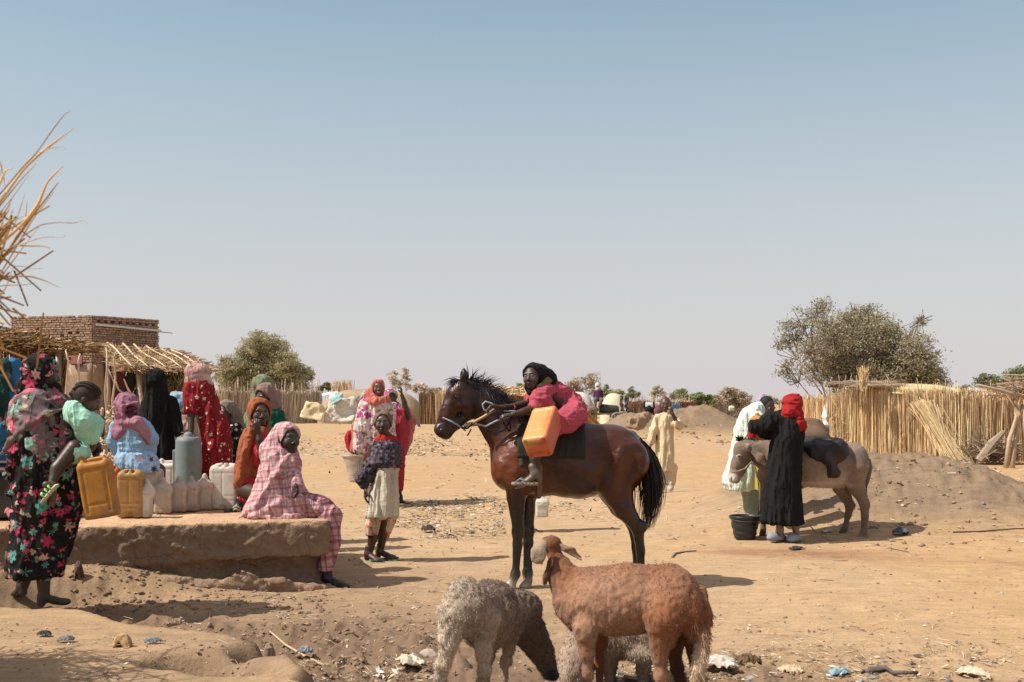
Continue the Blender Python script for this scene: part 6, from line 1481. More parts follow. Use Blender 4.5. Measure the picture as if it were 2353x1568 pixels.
# ------------------------------------------------------------- brick building and porch
def srgbv(k, v=.25): return np.clip(1+RS.normal(0, v, (k, 1)), .45, 1.6)
def brick_building():
    A = P(212, 724, 32.0); base = np.array((A[0], A[1], 0))
    root = empty('brick_building', base, 'flat topped mud brick building with plastered lower wall and maroon doors at left', 'building')
    dl = nrm((-.975, .22, 0)); dr = nrm((.559, .829, 0)); LL, LR = 2.62, 2.30
    zt, zm = A[2], 2.48
    for nm, d, L, dn in (('lit_wall', dl, LL, nrm((-.22, -.975, 0))), ('shaded_wall', dr, LR, nrm((.829, -.559, 0)))):
        m = MB(); sgn = 1
        nrw = 21; hh = (zt-zm)/nrw; bw = .115
        Rb = np.stack([d, dn, (0, 0, 1)], 1)
        for j in range(nrw):
            off = (j % 2)*bw*.5+rnd.uniform(-.02, .02); u = -off
            while u < L:
                w = bw*rnd.uniform(.85, 1.2)
                u0, u1 = max(u, 0), min(u+w, L)
                miss = rnd.random() < (.035 if j < nrw-2 else (.25 if j == nrw-1 else .06)) and nm == 'lit_wall'
                if nm == 'shaded_wall' and j == nrw-3 and (int(u/bw) % 2): miss = True
                if u1-u0 > .03 and not miss:
                    c = base+d*(u0+u1)/2+dn*(rnd.uniform(-.012, .010)-.03)+np.array((0, 0, zm+(j+.5)*hh+rnd.uniform(-.004, .004)))
                    k = rnd.uniform(.72, 1.2); m.box(c, ((u1-u0)/2-.008, .05, hh/2-.0085), Rb@roty(rnd.uniform(-.03, .03)), np.array((.40, .27, .19))*k*(1, rnd.uniform(.94, 1.05), 1), jit=.004)
                u += w
        m.build('brick_courses', mat_vcol('brick', .18, 14, .95, 50, .5, .01, .1), root, smooth=False)
        m = MB(); c = base+d*L/2-dn*.11; m.box(c+np.array((0, 0, (zm+zt)/2-.02)), (L/2-.01, .06, (zt-zm)/2-.03), Rb, (.15, .085, .055)); m.build(nm, mat_vcol('mortar', .2, 9, .95, 50, .5, .01, .1), root, smooth=False)
        # lower wall, plastered
        m = MB(); n_ = 16; G = []
        for i in range(n_+1):
            row = []
            for j in range(9):
                q = base+d*(L*i/n_)+np.array((0, 0, zm*j/8+.03*(j == 8)*rnd.uniform(-1, 1))); q = q+dn*.012*math.sin(i*1.3+j*.8); row.append(q)
            G.append(row)
        m.sheet(np.array(G), col=(1, 1, 1)); m.build('plaster_wall', earth_mat('plaster', (.33, .225, .155), (.42, .295, .205), 1.5, .4, .02), root, solid=.10)
    for u0, u1, z1, cl, dep in ((.35, 1.0, 2.62, (.105, .022, .020), .09), (1.02, 1.38, 2.55, (.010, .007, .006), .075), (1.58, 2.15, 2.5, (.10, .022, .020), .09)):  # middle near-black panel paints the shade of the opening between the doors
        m = MB(); Rb = np.stack([dr, nrm((.829, -.559, 0)), (0, 0, 1)], 1); c = base+dr*(u0+u1)/2+Rb[:, 1]*dep; m.box(c+np.array((0, 0, z1/2)), ((u1-u0)/2, .03, z1/2), Rb, cl)
        for zz in (.4, 1.2, 2.1): m.box(c+Rb[:, 1]*.034+np.array((0, 0, zz)), ((u1-u0)/2-.02, .008, .03), Rb, np.array(cl)*1.3)
        m.build('door', mat_vcol('door_paint', .25, 6, .7, 30, .2, .004, .3), root, smooth=False)
    m = MB(); Rb = np.stack([dr, nrm((.829, -.559, 0)), (0, 0, 1)], 1); m.box(base+dr*1.48+Rb[:, 1]*.11+np.array((0, 0, 1.25)), (.09, .05, 1.25), Rb, (.14, .11, .07)); m.build('door_post', MS, root, smooth=False)
    Rl = np.stack([dl, nrm((-.22, -.975, 0)), (0, 0, 1)], 1)
    m = MB(); m.box(base+dl*.42+Rl[:, 1]*.10+np.array((0, 0, 2.60)), (.17, .02, .11), Rl, (.30, .10, .095)); m.box(base+dl*.40+Rl[:, 1]*.10+np.array((0, 0, 2.475)), (.17, .025, .018), Rl, (.01, .01, .01)); m.build('window_shutter', MS, root, smooth=False)
    m = MB(); m.box(base+dr*1.20+Rb[:, 1]*.06+np.array((0, 0, zt-.30)), (1.12, .035, .028), Rb@roty(.028), (.62, .60, .57)); m.build('metal_beam', MS, root, smooth=False)
    m = MB(); q = base+dr*2.25+Rb[:, 1]*.05+np.array((0, 0, zt-.36)); m.tube([q, q+dr*.5+np.array((0, 0, -.02))], .012, 5, (.1, .09, .08)); m.build('iron_bar', MS, root)
    # porch: thatch on poles leaning from the building
    Ac, Dc, Bc, Cc = P(243, 800, 31.2), P(404, 812, 34.2), P(292, 849, 28.6), P(487, 851, 29.6)
    root = empty('thatched_porch', np.array((Ac[0]+1.2, 30.5, 0)), 'thatched porch roof on crooked poles against the mud brick building', 'porch')
    def Q(u, v): return (Ac*(1-u)+Dc*u)*(1-v)+(Bc*(1-u)+Cc*u)*v
    m = MB(); k = 8500; u, v = RS.rand(k, 1), RS.rand(k, 1)**.9; Bs = Q(u, v)+np.array((0, 0, 1))*RS.uniform(-.05, .07, (k, 1)); dd = (Bc-Ac)/np.linalg.norm(Bc-Ac)*.25+RS.normal(0, .16, (k, 3))*(1, 1, .22)
    m.sticks(Bs-dd, Bs+dd, RS.uniform(.006, .016, k), 3, np.array((.40, .275, .16))*srgbv(k, .35))
    m.sheet(np.array([[Q(a, b)-np.array((0, 0, .06)) for b in np.linspace(0, 1, 5)] for a in np.linspace(0, 1, 8)]), col=(.34, .24, .14)); m.build('thatch', mat_vcol('straw', .2, 20, .9, 60, .2, .003, .15), root, smooth=False)
    for a in (.03, .22, .40, .58, .74, .88):
        m = MB(); pts = [Q(a+.02*math.sin(q*3+a*9), q)+np.array((0, 0, .13+.02*math.sin(q*7+a*5))) for q in np.linspace(-.04, 1.10, 7)]; m.tube(pts, np.linspace(.030, .018, 7), 5, (.62, .47, .29)); m.build('roof_pole', MS, root)
    for (x, y, Y, xx, yy) in ((316, 855, 28.7, 330, 1040), (437, 853, 29.3, 432, 1050), (246, 800, 30.9, 243, 1040)):
        m = MB(); a = P(x, y, Y); b = np.array((P(xx, 0, Y)[0], Y, 0)); m.tube([a, a*.6+b*.4+np.array((.06, 0, 0)), b], [.045, .05, .06], 6, (.40, .30, .20)); m.build('pole', MS, root)
    m = MB(); k = 900; c = P(418, 868, 29.4); Bs = c+RS.normal(0, 1, (k, 3))*(.26, .2, .14); m.sticks(Bs, Bs+np.array((.0, 0, -.28))+RS.normal(0, .12, (k, 3)), .012, 3, np.array((.17, .13, .06))*srgbv(k, .3)); m.build('hanging_thatch', mat_vcol('straw', .2, 20, .9, 60, .2, .003, .15), root, smooth=False)
brick_building()
MST = mat_vcol('straw', .2, 20, .9, 60, .2, .003, .15)
def stick_wall(name, label, cat, A, B, ht, k, cols, r=.012, lean=.06, back=.9, rails=0, group=None, fringe=.25, parts=True, top=None, back_col=(.34, .25, .165), thick=.05, zb=None):
    """upright stalk wall from A to B (ground points)"""
    A = np.array(A, float); B = np.array(B, float); d = B-A; nrm_ = nrm(np.cross(d, (0, 0, 1)))
    root = empty(name, (A+B)/2, label, cat, group)
    u = np.sort(RS.rand(k)); P0 = A+u[:, None]*d+nrm_*RS.normal(0, thick*.5, (k, 1)); P0[:, 2] -= .05
    hv = (ht if top is None else np.interp(u, np.linspace(0, 1, len(top)), top))
    hh = hv*(1+RS.normal(0, .03, k)+np.where(RS.rand(k) < .06, RS.uniform(0, fringe, k), 0))
    P1 = P0+np.stack([np.zeros(k), np.zeros(k), hh+.05], 1)+RS.normal(0, lean, (k, 3))*(1, .6, .2)
    mid = (P0+P1)/2+RS.normal(0, lean*.3, (k, 3))
    cc = np.array(cols); ci = RS.randint(0, len(cc), k)
    m = MB(); m.sticks(P0, P1, RS.uniform(.6, 1.3, k)*r, 3, cc[ci]*srgbv(k, .28), .6, mid); m.build('stalks', MST, root, smooth=False)
    if back:
        m = MB(); L = np.linspace(0, 1, 14); tv = (ht*np.ones(14) if top is None else np.interp(L, np.linspace(0, 1, len(top)), top))
        m.sheet(np.array([[A+d*a-nrm_*-.0+np.array((0, thick*.7, z)) for z in (-.1, t_*back*.5, t_*back)] for a, t_ in zip(L, tv)]), col=back_col); m.build('backing', MST, root, smooth=False, solid=.03)
    for q in range(rails):
        m = MB(); z = ht*(q+.6)/(rails+.35); L = np.linspace(0, 1, 22); m.tube(np.array([A+d*a-nrm(np.array((0, 1, 0)))*(thick+.03)+np.array((0, 0, z+.05*math.sin(a*19+q))) for a in L]), .03 if ht > 2 else .012, 4, np.array(cols[0])*1.15); m.build('rail', MST, root)
    return root
STRAWS = [(.72, .53, .29), (.64, .46, .25), (.78, .62, .38), (.46, .28, .14), (.68, .51, .31)]
GREYS = [(.52, .42, .31), (.60, .48, .34), (.44, .34, .24), (.66, .54, .39)]
def G0(x, Y): p = P(x, 922, Y); p[2] = gz(p[0], Y); return p
def structures():
    # thatched shelter at the left edge
    Y = 18.0; root = empty('straw_shelter', P(60, 0, Y)*(1, 1, 0), 'dark brown straw walled shelter with ragged thatched roof at the left edge', 'shelter')
    m = MB(); k = 4200; u = RS.rand(k); zt = np.interp(u, [0, 1], [P(0, 772, Y)[2]+.35, P(0, 806, Y)[2]]); X0, X1 = P(-190, 0, Y)[0], P(146, 0, Y)[0]
    p = np.stack([X0+(X1-X0)*u, Y+RS.normal(0, .04, k), RS.uniform(.0, 1, k)*zt], 1); L = RS.uniform(.25, .5, k); q = p+np.stack([RS.normal(0, .06, k), RS.normal(0, .02, k), L], 1); q[:, 2] = np.minimum(q[:, 2], zt+.02)
    m.sticks(p, q, RS.uniform(.004, .010, k), 3, np.array([(.20, .105, .045), (.14, .07, .03), (.27, .15, .07)])[RS.randint(0, 3, k)]*srgbv(k, .3)); m.box(((X0+X1)/2, Y+.12, 1.1), ((X1-X0)/2, .03, 1.0), None, (.05, .028, .016)); m.build('wall', MST, root, smooth=False)
    m = MB(); k = 3600; u = RS.rand(k); zt = np.interp(u, [0, .43, 1], [P(0, 745, Y)[2]+.1, P(0, 768, Y)[2], P(0, 803, Y)[2]]); p = np.stack([X0+(X1+.08-X0)*u, Y-.28+RS.uniform(0, 1.6, k), zt+RS.normal(0, .035, k)], 1); p[:, 2] += (p[:, 1]-Y)*.05
    dd = RS.normal(0, .13, (k, 3))*(1, 1, .25); hi = (RS.rand(k) < .16)[:, None]; cc = np.where(hi, np.array((.58, .45, .30)), np.array((.24, .135, .06)))*srgbv(k, .3)
    m.sticks(p-dd, p+dd, RS.uniform(.006, .014, k), 3, cc); m.sheet(np.array([[(X0+(X1-X0)*a, Y+b, np.interp(a, [0, .43, 1], [P(0, 745, Y)[2]+.1, P(0, 768, Y)[2], P(0, 803, Y)[2]])-.06) for b in (-.25, .5, 1.4)] for a in np.linspace(0, 1, 6)]), col=(.10, .06, .03)); m.build('thatch_roof', MST, root, smooth=False)
    m = MB(); m.tube([(X1, Y-.2, 0), (X1-.02, Y-.2, 1.2), (X1, Y-.2, P(0, 800, Y)[2])], .05, 7, (.20, .13, .08)); m.build('post', MS, root)
    # low plastered yard wall between shelter and building
    # thin pale poles and dead branches fence
    WD = (.56, .44, .31)
    def br(m, pts, r0, r1, Y, col=WD): 
        pp = np.array([P(x, y, Y+rnd.uniform(-.1, .1)) for x, y in pts]); m.tube(pp, np.linspace(r0, r1, len(pp)), 5, np.array(col)*rnd.uniform(.8, 1.15))
    Yf = 15.5
    for i, (pts, lab) in enumerate((([(150, 925), (153, 880), (157, 830), (151, 806)], 'thin crooked pale pole just right of the straw shelter'), ([(178, 925), (181, 870), (180, 830), (184, 813)], 'thin pale pole in front of the plastered wall'),
                       ([(246, 960), (241, 900), (247, 830), (244, 800)], 'tall bent pale pole at the left corner of the porch'), ([(262, 975), (258, 920), (265, 870), (262, 825), (266, 810)], 'forked pale branch standing before the maroon door'), ([(312, 938), (300, 905), (292, 890), (285, 872)], 'short leaning pale stick under the porch'))):
        m = MB(); pts = [(pts[0][0], pts[0][1]+60)]+pts; br(m, pts, .022, .010, Yf)
        if i == 1: br(m, [(180, 905), (168, 865), (158, 845)], .012, .006, Yf)
        if i == 3: br(m, [(262, 880), (252, 855), (246, 840), (250, 818)], .011, .005, Yf); br(m, [(264, 872), (272, 895), (283, 905), (292, 935)], .014, .010, Yf); br(m, [(262, 868), (256, 838)], .010, .005, Yf)
        o = m.build('pole', MS); tag(o, lab, 'pole', 'poles of the branch fence')
    m = MB()
    for i in range(70):
        x, y = rnd.uniform(216, 285), rnd.uniform(935, 1075); a = rnd.choice([rnd.gauss(0, .35), rnd.gauss(1.5, .4)]); L = rnd.uniform(18, 55)
        pts = [(x+L*(q-.5)*math.cos(a)+rnd.gauss(0, 2.5), y+L*(q-.5)*math.sin(a)+rnd.gauss(0, 2.5)) for q in np.linspace(0, 1, 5)]
        br(m, pts, rnd.uniform(.012, .022), .007, rnd.uniform(13.6, 14.8), (.50, .37, .25))
    o = m.build('branch_fence', MS); tag(o, 'tangle of bare pale branches forming a fence behind the child in mint', 'fence')
    # thatch, tarps and sheds behind the black robed person
    stick_wall('straw_fence', 'low beige straw fence behind the barrel and the black robed person', 'fence', G0(360, 40), G0(510, 46), 1.75, 900, GREYS+STRAWS[:2], .018, .05, rails=2, group='straw fences across the background')
    S = SDF(.03); S.chain([P(398, 950, 22), P(415, 935, 22), P(436, 921, 22)], [.10, .13, .12], (.10, .20, .34)); S.chain([P(395, 935, 22.2), P(405, 915, 22.2), P(425, 914, 22.2)], [.10, .12, .10], (.28, .36, .44)); S.chain([P(400, 960, 22), P(415, 1000, 22), P(420, 1040, 22)], [.15, .2, .2], (.25, .27, .28))
    o = sdf_obj('tarp_bundle', S, MCL, None, wr=[(.05, (5, 5, 5), 3, 3, 1)]); tag(o, 'crumpled blue and grey tarpaulin bundle behind the grey barrel', 'tarp')
    # long stalk fence, left of centre
    stick_wall('straw_fence', 'long grey straw fence with rails below the rounded tree', 'fence', G0(492, 70), G0(735, 76), 2.05, 2400, GREYS, .028, .10, rails=3, fringe=.45, group='straw fences across the background')
    stick_wall('straw_fence', 'straw fence partly hidden behind the red headscarf', 'fence', G0(1795, 44), G0(1925, 38), 1.35, 800, GREYS+STRAWS[:1], .018, .06, rails=3, group='straw fences across the background')
    stick_wall('straw_fence', 'distant pale straw fence behind the boy in beige', 'fence', G0(1436, 90), G0(1720, 100), 1.45, 1100, GREYS, .03, .12, fringe=.35, group='straw fences across the background')
    stick_wall('reed_clump', 'clump of tall dry reeds rising behind the dome tent', 'reeds', G0(764, 84), G0(806, 84), 2.9, 130, STRAWS[:2]+GREYS[:1], .025, .18, back=0, fringe=.1)
    # dome tents and sheds far across the yard
    def dome(label, x0, x1, ytop, Y, col, parts=(), cat='tent', nm='dome_tent', dep=1.6, mat=None, squ=2.4, ybase=971, wr=.10, group='dome tents across the yard'):
        a, b = P(x0, ybase, Y), P(x1, ybase, Y); cx = (a[0]+b[0])/2; hw = (b[0]-a[0])/2; hh = P(0, ytop, Y)[2]
        root = empty(nm, (cx, Y, gz(cx, Y)), label, cat, group)
        n, m_ = 40, 26; G = np.zeros((n, m_, 3))
        for i, u in enumerate(np.linspace(0, PI, n)):
            for j, v in enumerate(np.linspace(0, PI, m_)):
                cu, su, cv, sv = math.cos(u), math.sin(u), math.cos(v), math.sin(v)
                e = lambda q, p: math.copysign(abs(q)**p, q)
                G[i, j] = (cx-hw*e(cu, 2/squ), Y+dep-dep*e(cv, .8)*(abs(su)**.3) if False else Y+dep-dep*e(cv, .9)*max(.0, su)**.35, -.12+(hh+.12)*(abs(su)**(2/squ))*(abs(sv)**(2/squ)))
        G += (wr*fbm(G*1.3, 3, 5))[..., None]*np.array((.4, .8, .7))
        m = MB(); m.sheet(G, col=col); m.build('cover', mat or MTAR, root)
        for nm_, pts, colr, th in parts:
            m = MB(); k = 15; (p0, p1, p2, p3) = [np.array(P(x, y, Y-.35+dy)) for x, y, dy in pts]
            g = np.array([[(p0*(1-s)+p1*s)*(1-t_)+(p3*(1-s)+p2*s)*t_ for t_ in np.linspace(0, 1, k)] for s in np.linspace(0, 1, k)]); g[..., 1] += .35*fbm(g*1.7, 3, 8)-.1; g[..., 2] += .14*fbm(g*1.9, 3, 9); g[..., 0] += .14*fbm(g*1.7, 3, 10)
            m.sheet(g, col=colr); m.build(nm_, MTAR, root, solid=th)
        return root
    global MTAR
    MTAR = mat_vcol('tarpaulin', .22, 1.6, .85, 6, .5, .05, .15, dirt=.3)
    dome('long straw covered dome tent with white tarpaulins behind the two women', 722, 966, 894, 72, (.36, .265, .175), dep=1.9, squ=3.0, parts=(
        ('white_tarpaulin', ((757, 921, -.4), (820, 914, -.2), (812, 970, -.9), (744, 970, -.9)), (.68, .61, .52), .03), ('yellow_sheet', ((703, 921, -.8), (752, 934, -.8), (740, 969, -1.3), (691, 958, -1.3)), (.66, .55, .34), .03),
        ('cyan_cloth', ((762, 913, -.5), (788, 905, -.4), (790, 916, -.6), (757, 931, -.9)), (.30, .52, .55), .04), ('white_strip', ((740, 906, 0), (778, 897, .3), (780, 901, .1), (742, 912, -.2)), (.72, .68, .62), .04), ('white_cloth', ((760, 909, -.3), (774, 903, -.3), (772, 912, -.5), (758, 918, -.6)), (.70, .66, .60), .04),
        ('opening_shade', ((822, 925, -.7), (838, 904, -.7), (836, 969, -1.1), (815, 969, -1.1)), (.10, .075, .05), .02), ('grey_rim', ((815, 922, -.8), (838, 896, -.6), (842, 900, -.7), (823, 934, -.9)), (.38, .36, .33), .05)))  # dark sheet stands for the shade inside the tent arch
    stick_wall('straw_hut', 'brown straw hut with dark doorway left of the horse head', 'hut', G0(964, 71), G0(1004, 71), 1.9, 420, [(.26, .16, .09), (.18, .11, .06), (.34, .22, .13)], .03, .06, group='far straw huts')
    stick_wall('straw_hut', 'pale yellow straw hut wall just behind the horse head', 'hut', G0(1003, 70), G0(1034, 70), 1.95, 380, STRAWS, .03, .06, group='far straw huts')
    def flat_hut(label, x0, x1, ytop, ylip, Y, wallc, roofc, dep=2.5, group='far straw huts'):
        a, b = G0(x0, Y), G0(x1, Y); zt = P(0, ylip, Y)[2]
        r = stick_wall('straw_hut', label, 'hut', a, b, zt, int(40+(b[0]-a[0])*130), wallc, .03, .05, group=group)
        m = MB(); k = int(500+(b[0]-a[0])*260); p = np.stack([RS.uniform(a[0]-.1, b[0]+.1, k), RS.uniform(Y-.25, Y+dep, k), np.zeros(k)], 1); p[:, 2] = zt-.05+(P(0, ytop, Y)[2]-zt)*(1-((p[:, 1]-Y-dep*.5)/(dep*.62))**2)+.05*RS.normal(0, 1, k)
        dd = RS.normal(0, .2, (k, 3))*(1, 1, .25); m.sticks(p-dd, p+dd, .026, 3, np.array(roofc)[RS.randint(0, len(roofc), k)]*srgbv(k, .25)); 
        m.sheet(np.array([[(x, y, zt-.08+(P(0, ytop, Y)[2]-zt)*(1-((y-Y-dep*.5)/(dep*.62))**2)) for y in np.linspace(Y-.15, Y+dep, 7)] for x in np.linspace(a[0], b[0], 6)]), col=np.array(roofc[0])*.7); m.build('thatch_roof', MST, r, smooth=False)
        return r
    flat_hut('flat brown straw hut between the horse neck and the rider', 1100, 1232, 891, 908, 62, [(.30, .185, .105), (.24, .145, .08), (.36, .235, .14)], STRAWS[:3])
    dome('white tarpaulin dome behind the rider', 1288, 1374, 900, 66, (.62, .58, .52), cat='tent')
    dome('cream dome tent with striped dark cloth beside the donkey cart', 1384, 1446, 903, 70, (.60, .53, .36), parts=(('striped_cloth', ((1424, 909, -.6), (1443, 911, -.6), (1446, 948, -1.0), (1426, 945, -1.0)), (.065, .058, .055), .03), ('stripe', ((1431, 911, -.72), (1434, 911, -.72), (1436, 945, -1.12), (1433, 945, -1.12)), (.42, .38, .32), .03)))
    stick_wall('straw_hut', 'low brown straw wall right of the cream dome tent', 'hut', G0(1444, 72), G0(1482, 72), 1.35, 330, [(.25, .16, .10), (.31, .20, .125)], .03, .04, group='far straw huts')
    stick_wall('straw_hut', 'small reddish brown straw wall on top of the rubble mound', 'hut', np.array(P(1562, 950, 78)), np.array(P(1596, 950, 78)), .75, 250, [(.26, .13, .07), (.2, .10, .055)], .03, .04, group='far straw huts')
    for (x0, y0, x1, y1, Y, c, lab) in ((1481, 925, 1518, 962, 62, (.60, .62, .64), 'pale bluish white sheet hung up behind the far people'), (1545, 929, 1564, 942, 74, (.08, .24, .44), 'blue tarpaulin hung on top of the rubble mound')):
        m = MB(); g = np.array([[P(x0+(x1-x0)*s, y0+(y1-y0)*t_, Y) for t_ in np.linspace(0, 1, 9)] for s in np.linspace(0, 1, 12)]); g[..., 1] += .3*fbm(g*.9, 3, 4); m.sheet(g, col=c); o = m.build('hanging_sheet', MTAR, solid=.03); tag(o, lab, 'sheet')
    # boulder, half buried tyre, small jug on the mound
    Y = 44.; S = SDF(.05); c = P(1468, 966, Y); S.box(c, (.34, .4, .17), roty(-.45)@rotz(.4), rd=.08); S.box(c+np.array((-.12, -.1, -.12)), (.32, .3, .2), roty(.2), rd=.06, k=.04); o = sdf_obj('boulder', S, earth_mat('boulder_mud', (.27, .185, .12), (.34, .24, .16), 1), None, wr=[(.12, (2.5, 2.5, 2.5), 3, 3, 1)]); tag(o, 'large brown boulder of dried mud left of the far people', 'boulder')
    m = MB(); c = P(951, 982, 62); m.tube([c+np.array((.30*math.cos(a), 0, .30*math.sin(a)-.02)) for a in np.linspace(-.1, PI+.1, 14)], .075, 8, (.11, .115, .12)); o = m.build('tyre', mat_vcol('rubber', .2, 8, .8, 50, .2, .003, .2)); tag(o, 'half buried grey tyre in front of the brown straw hut', 'tyre')
    o = jerrycan(.25, .2, .24, CM['white'], CM['white'], 'jug', False, .02); place(o, P(1681, 945, 50.5)); tag(o, 'tiny white jug standing on top of the rubble mound', 'jug')
    # donkey cart with its driver
    Y = 66.; F = Fig(Y); r = empty('donkey_cart', G0(1405, Y), 'small wooden donkey cart loaded with a dark water drum', 'cart')
    m = MB(); m.box(F(1400, 951), (.75, .5, .05), None, (.16, .11, .07)); m.tube([F(1350, 952, -.2), F(1385, 952, -.2)], .05, 5, (.2, .14, .09)); m.tube([F(1350, 952, .2), F(1385, 952, .2)], .05, 5, (.2, .14, .09)); m.build('cart_bed', MS, r, smooth=False)
    m = MB(); m.tube([F(1376, 940), F(1380, 940), F(1418, 944), F(1422, 944)], [.2, .3, .3, .2], 12, (.045, .045, .045)); m.build('drum', MS, r)
    for dy in (-.62, .62):
        m = MB(); c = F(1416, 962, dy); m.tube([c+np.array((.32*math.cos(a), 0, .32*math.sin(a))) for a in np.linspace(0, 2*PI, 19)], .075, 6, (.20, .18, .16)); m.tube([c+np.array((0, -.04, 0)), c+np.array((0, .04, 0))], .14, 10, (.3, .28, .25)); m.build('wheel', MS, r)
    for i, (x, dy, cc, lab) in enumerate(((1343, .35, (.34, .27, .21), 'pale donkey harnessed on the far side of the cart'), (1352, -.35, (.20, .15, .12), 'brown donkey harnessed on the near side of the cart'))):
        S = SDF(.03); S.dc = cc; S.ell(F(x+6, 942, dy), (.42, .22, .22)); S.chain([F(x-6, 938, dy), F(x-14, 927, dy)], [.15, .12], k=.06); S.chain([F(x-14, 925, dy), F(x-22, 936, dy)], [.11, .07], k=.04); S.ell(F(x-22, 936, dy), (.07, .07, .07), col=(.5, .44, .38)); 
        for q in (-.08, .08): S.chain([F(x-12, 924, dy+q), F(x-11, 916, dy+q*1.4)], [.045, .02], k=.02)
        for xx in (-6, 16):
            for q in (-.1, .1): S.chain([F(x+xx, 945, dy+q), F(x+xx, 974, dy+q)], [.09, .05], k=.04)
        rr = empty('donkey', G0(x, Y), lab, 'donkey', 'donkeys'); sdf_obj('donkey_body', S, MCL, rr)
    S = SDF(.028); S.dc = (.05, .03, .025); S.ell(F(1373, 887), (.15, .16, .20), col=(.62, .60, .58)); S.chain([F(1374, 893), F(1374, 897)], [.13, .15], (.60, .58, .56), k=.04); S.paint(F(1373, 888, -.15), (.11, .08, .035), (.02, .015, .012)); S.chain([F(1375, 900), F(1375, 915)], [.20, .22], (.10, .028, .075), k=.06)
    for sx in (-1, 1): S.chain([F(1375+sx*7, 900), F(1375+sx*9, 911), F(1375+sx*3, 918, -.25)], [.09, .08, .06], (.035, .03, .06), k=.04)
    for sx in (-1, 1): S.chain([F(1375+sx*5, 917, -.05), F(1374+sx*7, 920, -.35), F(1371+sx*4, 935, -.4)], [.12, .11, .07], (.13, .12, .11), k=.04)
    rr = empty('person', F(1375, 935), 'far cart driver with white turban and purple shirt sitting above the donkeys', 'person'); sdf_obj('body', S, MCL, rr)
    # the long straw hut on the right
    A, B = G0(1915, 28.3), G0(2195, 26.9); A[2] = B[2] = 0
    top = [P(0, 915, 28.3)[2], P(0, 898, 28)[2], P(0, 895, 28)[2], P(0, 903, 27)[2], P(0, 905, 27)[2], P(0, 903, 27)[2], P(0, 905, 27)[2]]
    hut = stick_wall('straw_hut', 'large golden straw hut with yellow roof sheet at the right', 'hut', A, B, 1.65, 7500, STRAWS, .0062, .045, top=top, fringe=.16, group=None, back_col=(.46, .32, .17), thick=.07)
    C2, D2 = G0(2199, 26.9), G0(2400, 26.7); C2[2] = D2[2] = 0
    k = 5000
    def extra(Aq, Bq, k, tp, nm, parent, lean=.04, y0=0):
        u = RS.rand(k); p = Aq+(Bq-Aq)*u[:, None]; p = p+np.array((0, 1, 0))*RS.normal(0, .035, (k, 1)); p[:, 2] = -.03; hv = np.interp(u, np.linspace(0, 1, len(tp)), tp)*(1+RS.normal(0, .03, k)+np.where(RS.rand(k) < .08, .1, 0)); q = p+np.stack([RS.normal(0, lean, k), RS.normal(0, lean*.5, k), hv], 1)
        m = MB(); m.sticks(p, q, RS.uniform(.005, .011, k), 3, np.array(STRAWS)[RS.randint(0, 5, k)]*srgbv(k, .3), .6, (p+q)/2+RS.normal(0, .015, (k, 3))); m.build(nm, MST, parent, smooth=False)
    extra(C2, D2, k, [P(0, 905, 27)[2], P(0, 910, 27)[2], P(0, 914, 27)[2], P(0, 905, 27)[2]], 'right_stalks', hut)
    m = MB(); m.sheet(np.array([[C2*(1-a)+D2*a+np.array((0, .08, z)) for z in (-.1, .8, 1.5)] for a in np.linspace(0, 1, 6)]), col=(.46, .32, .17)); m.build('backing', MST, hut, solid=.03)
    A3 = A+np.array((-.12, 1.6, 0)); extra(A, A3+np.array((-.35, .6, 0)), 900, [P(0, 915, 28.3)[2], 1.5], 'side_stalks', hut)
    # combed streaks of loose straw lying over the face: many slanting stalks
    k = 4200; u, v = RS.rand(k, 1), RS.rand(k, 1); p = A+(D2-A)*u+np.array((0, -1, 0))*.085+np.array((0, 0, 1))*(v*1.45); dd = np.stack([RS.normal(0, .10, k), RS.normal(0, .012, k), RS.uniform(.12, .34, k)], 1)
    m = MB(); m.sticks(p-dd, p+dd, RS.uniform(.003, .007, k), 3, np.array(STRAWS)[RS.randint(0, 5, k)]*srgbv(k, .28)*1.08); m.build('loose_straw', MST, hut, smooth=False)
    m = MB(); m.sheet(np.array([[P(x, yt+(yb-yt)*0, 27.4)+np.array((0, dy*2.4, (P(0, yt, 28)[2]-P(0, yb, 27)[2])*(1-(2*dy-1)**2)-(P(0, yt, 28)[2]-P(0, yb, 27)[2]))) for dy in np.linspace(0, 1, 8)] for x, yt, yb in ((2053, 893, 903), (2075, 884, 905), (2110, 881, 906), (2150, 881, 906), (2190, 884, 906), (2215, 888, 905), (2228, 897, 905))]), col=(.60, .52, .27)); m.build('roof_sheet', MTAR, hut, solid=.02)
    m = MB(); k = 900; p = np.stack([RS.uniform(P(1960, 0, 27.6)[0], P(2062, 0, 27.6)[0], k), RS.uniform(27.5, 29.5, k), np.zeros(k)], 1); p[:, 2] = P(0, 893, 28)[2]+.06+.10*np.sin((p[:, 1]-27.5)/2*PI)+RS.normal(0, .015, k); dd = np.stack([RS.uniform(.15, .35, k), RS.normal(0, .03, k), RS.normal(0, .01, k)], 1); m.sticks(p-dd, p+dd, .008, 3, np.array((.42, .33, .23))*srgbv(k, .2)); m.build('thatch_roof', MST, hut, smooth=False)
    m = MB(); g = np.array([[P(x, yt+(yb-yt)*t_, 27.0+.5*(1-t_)) for t_ in np.linspace(0, 1, 8)] for x, yt, yb in ((2226, 892, 900), (2240, 893, 912), (2255, 896, 914), (2275, 902, 914), (2292, 909, 914))]); g[..., 1] += .06*fbm(g*5, 2, 3); m.sheet(g, col=(.66, .64, .62)); m.build('white_plastic', MTAR, hut, solid=.02)
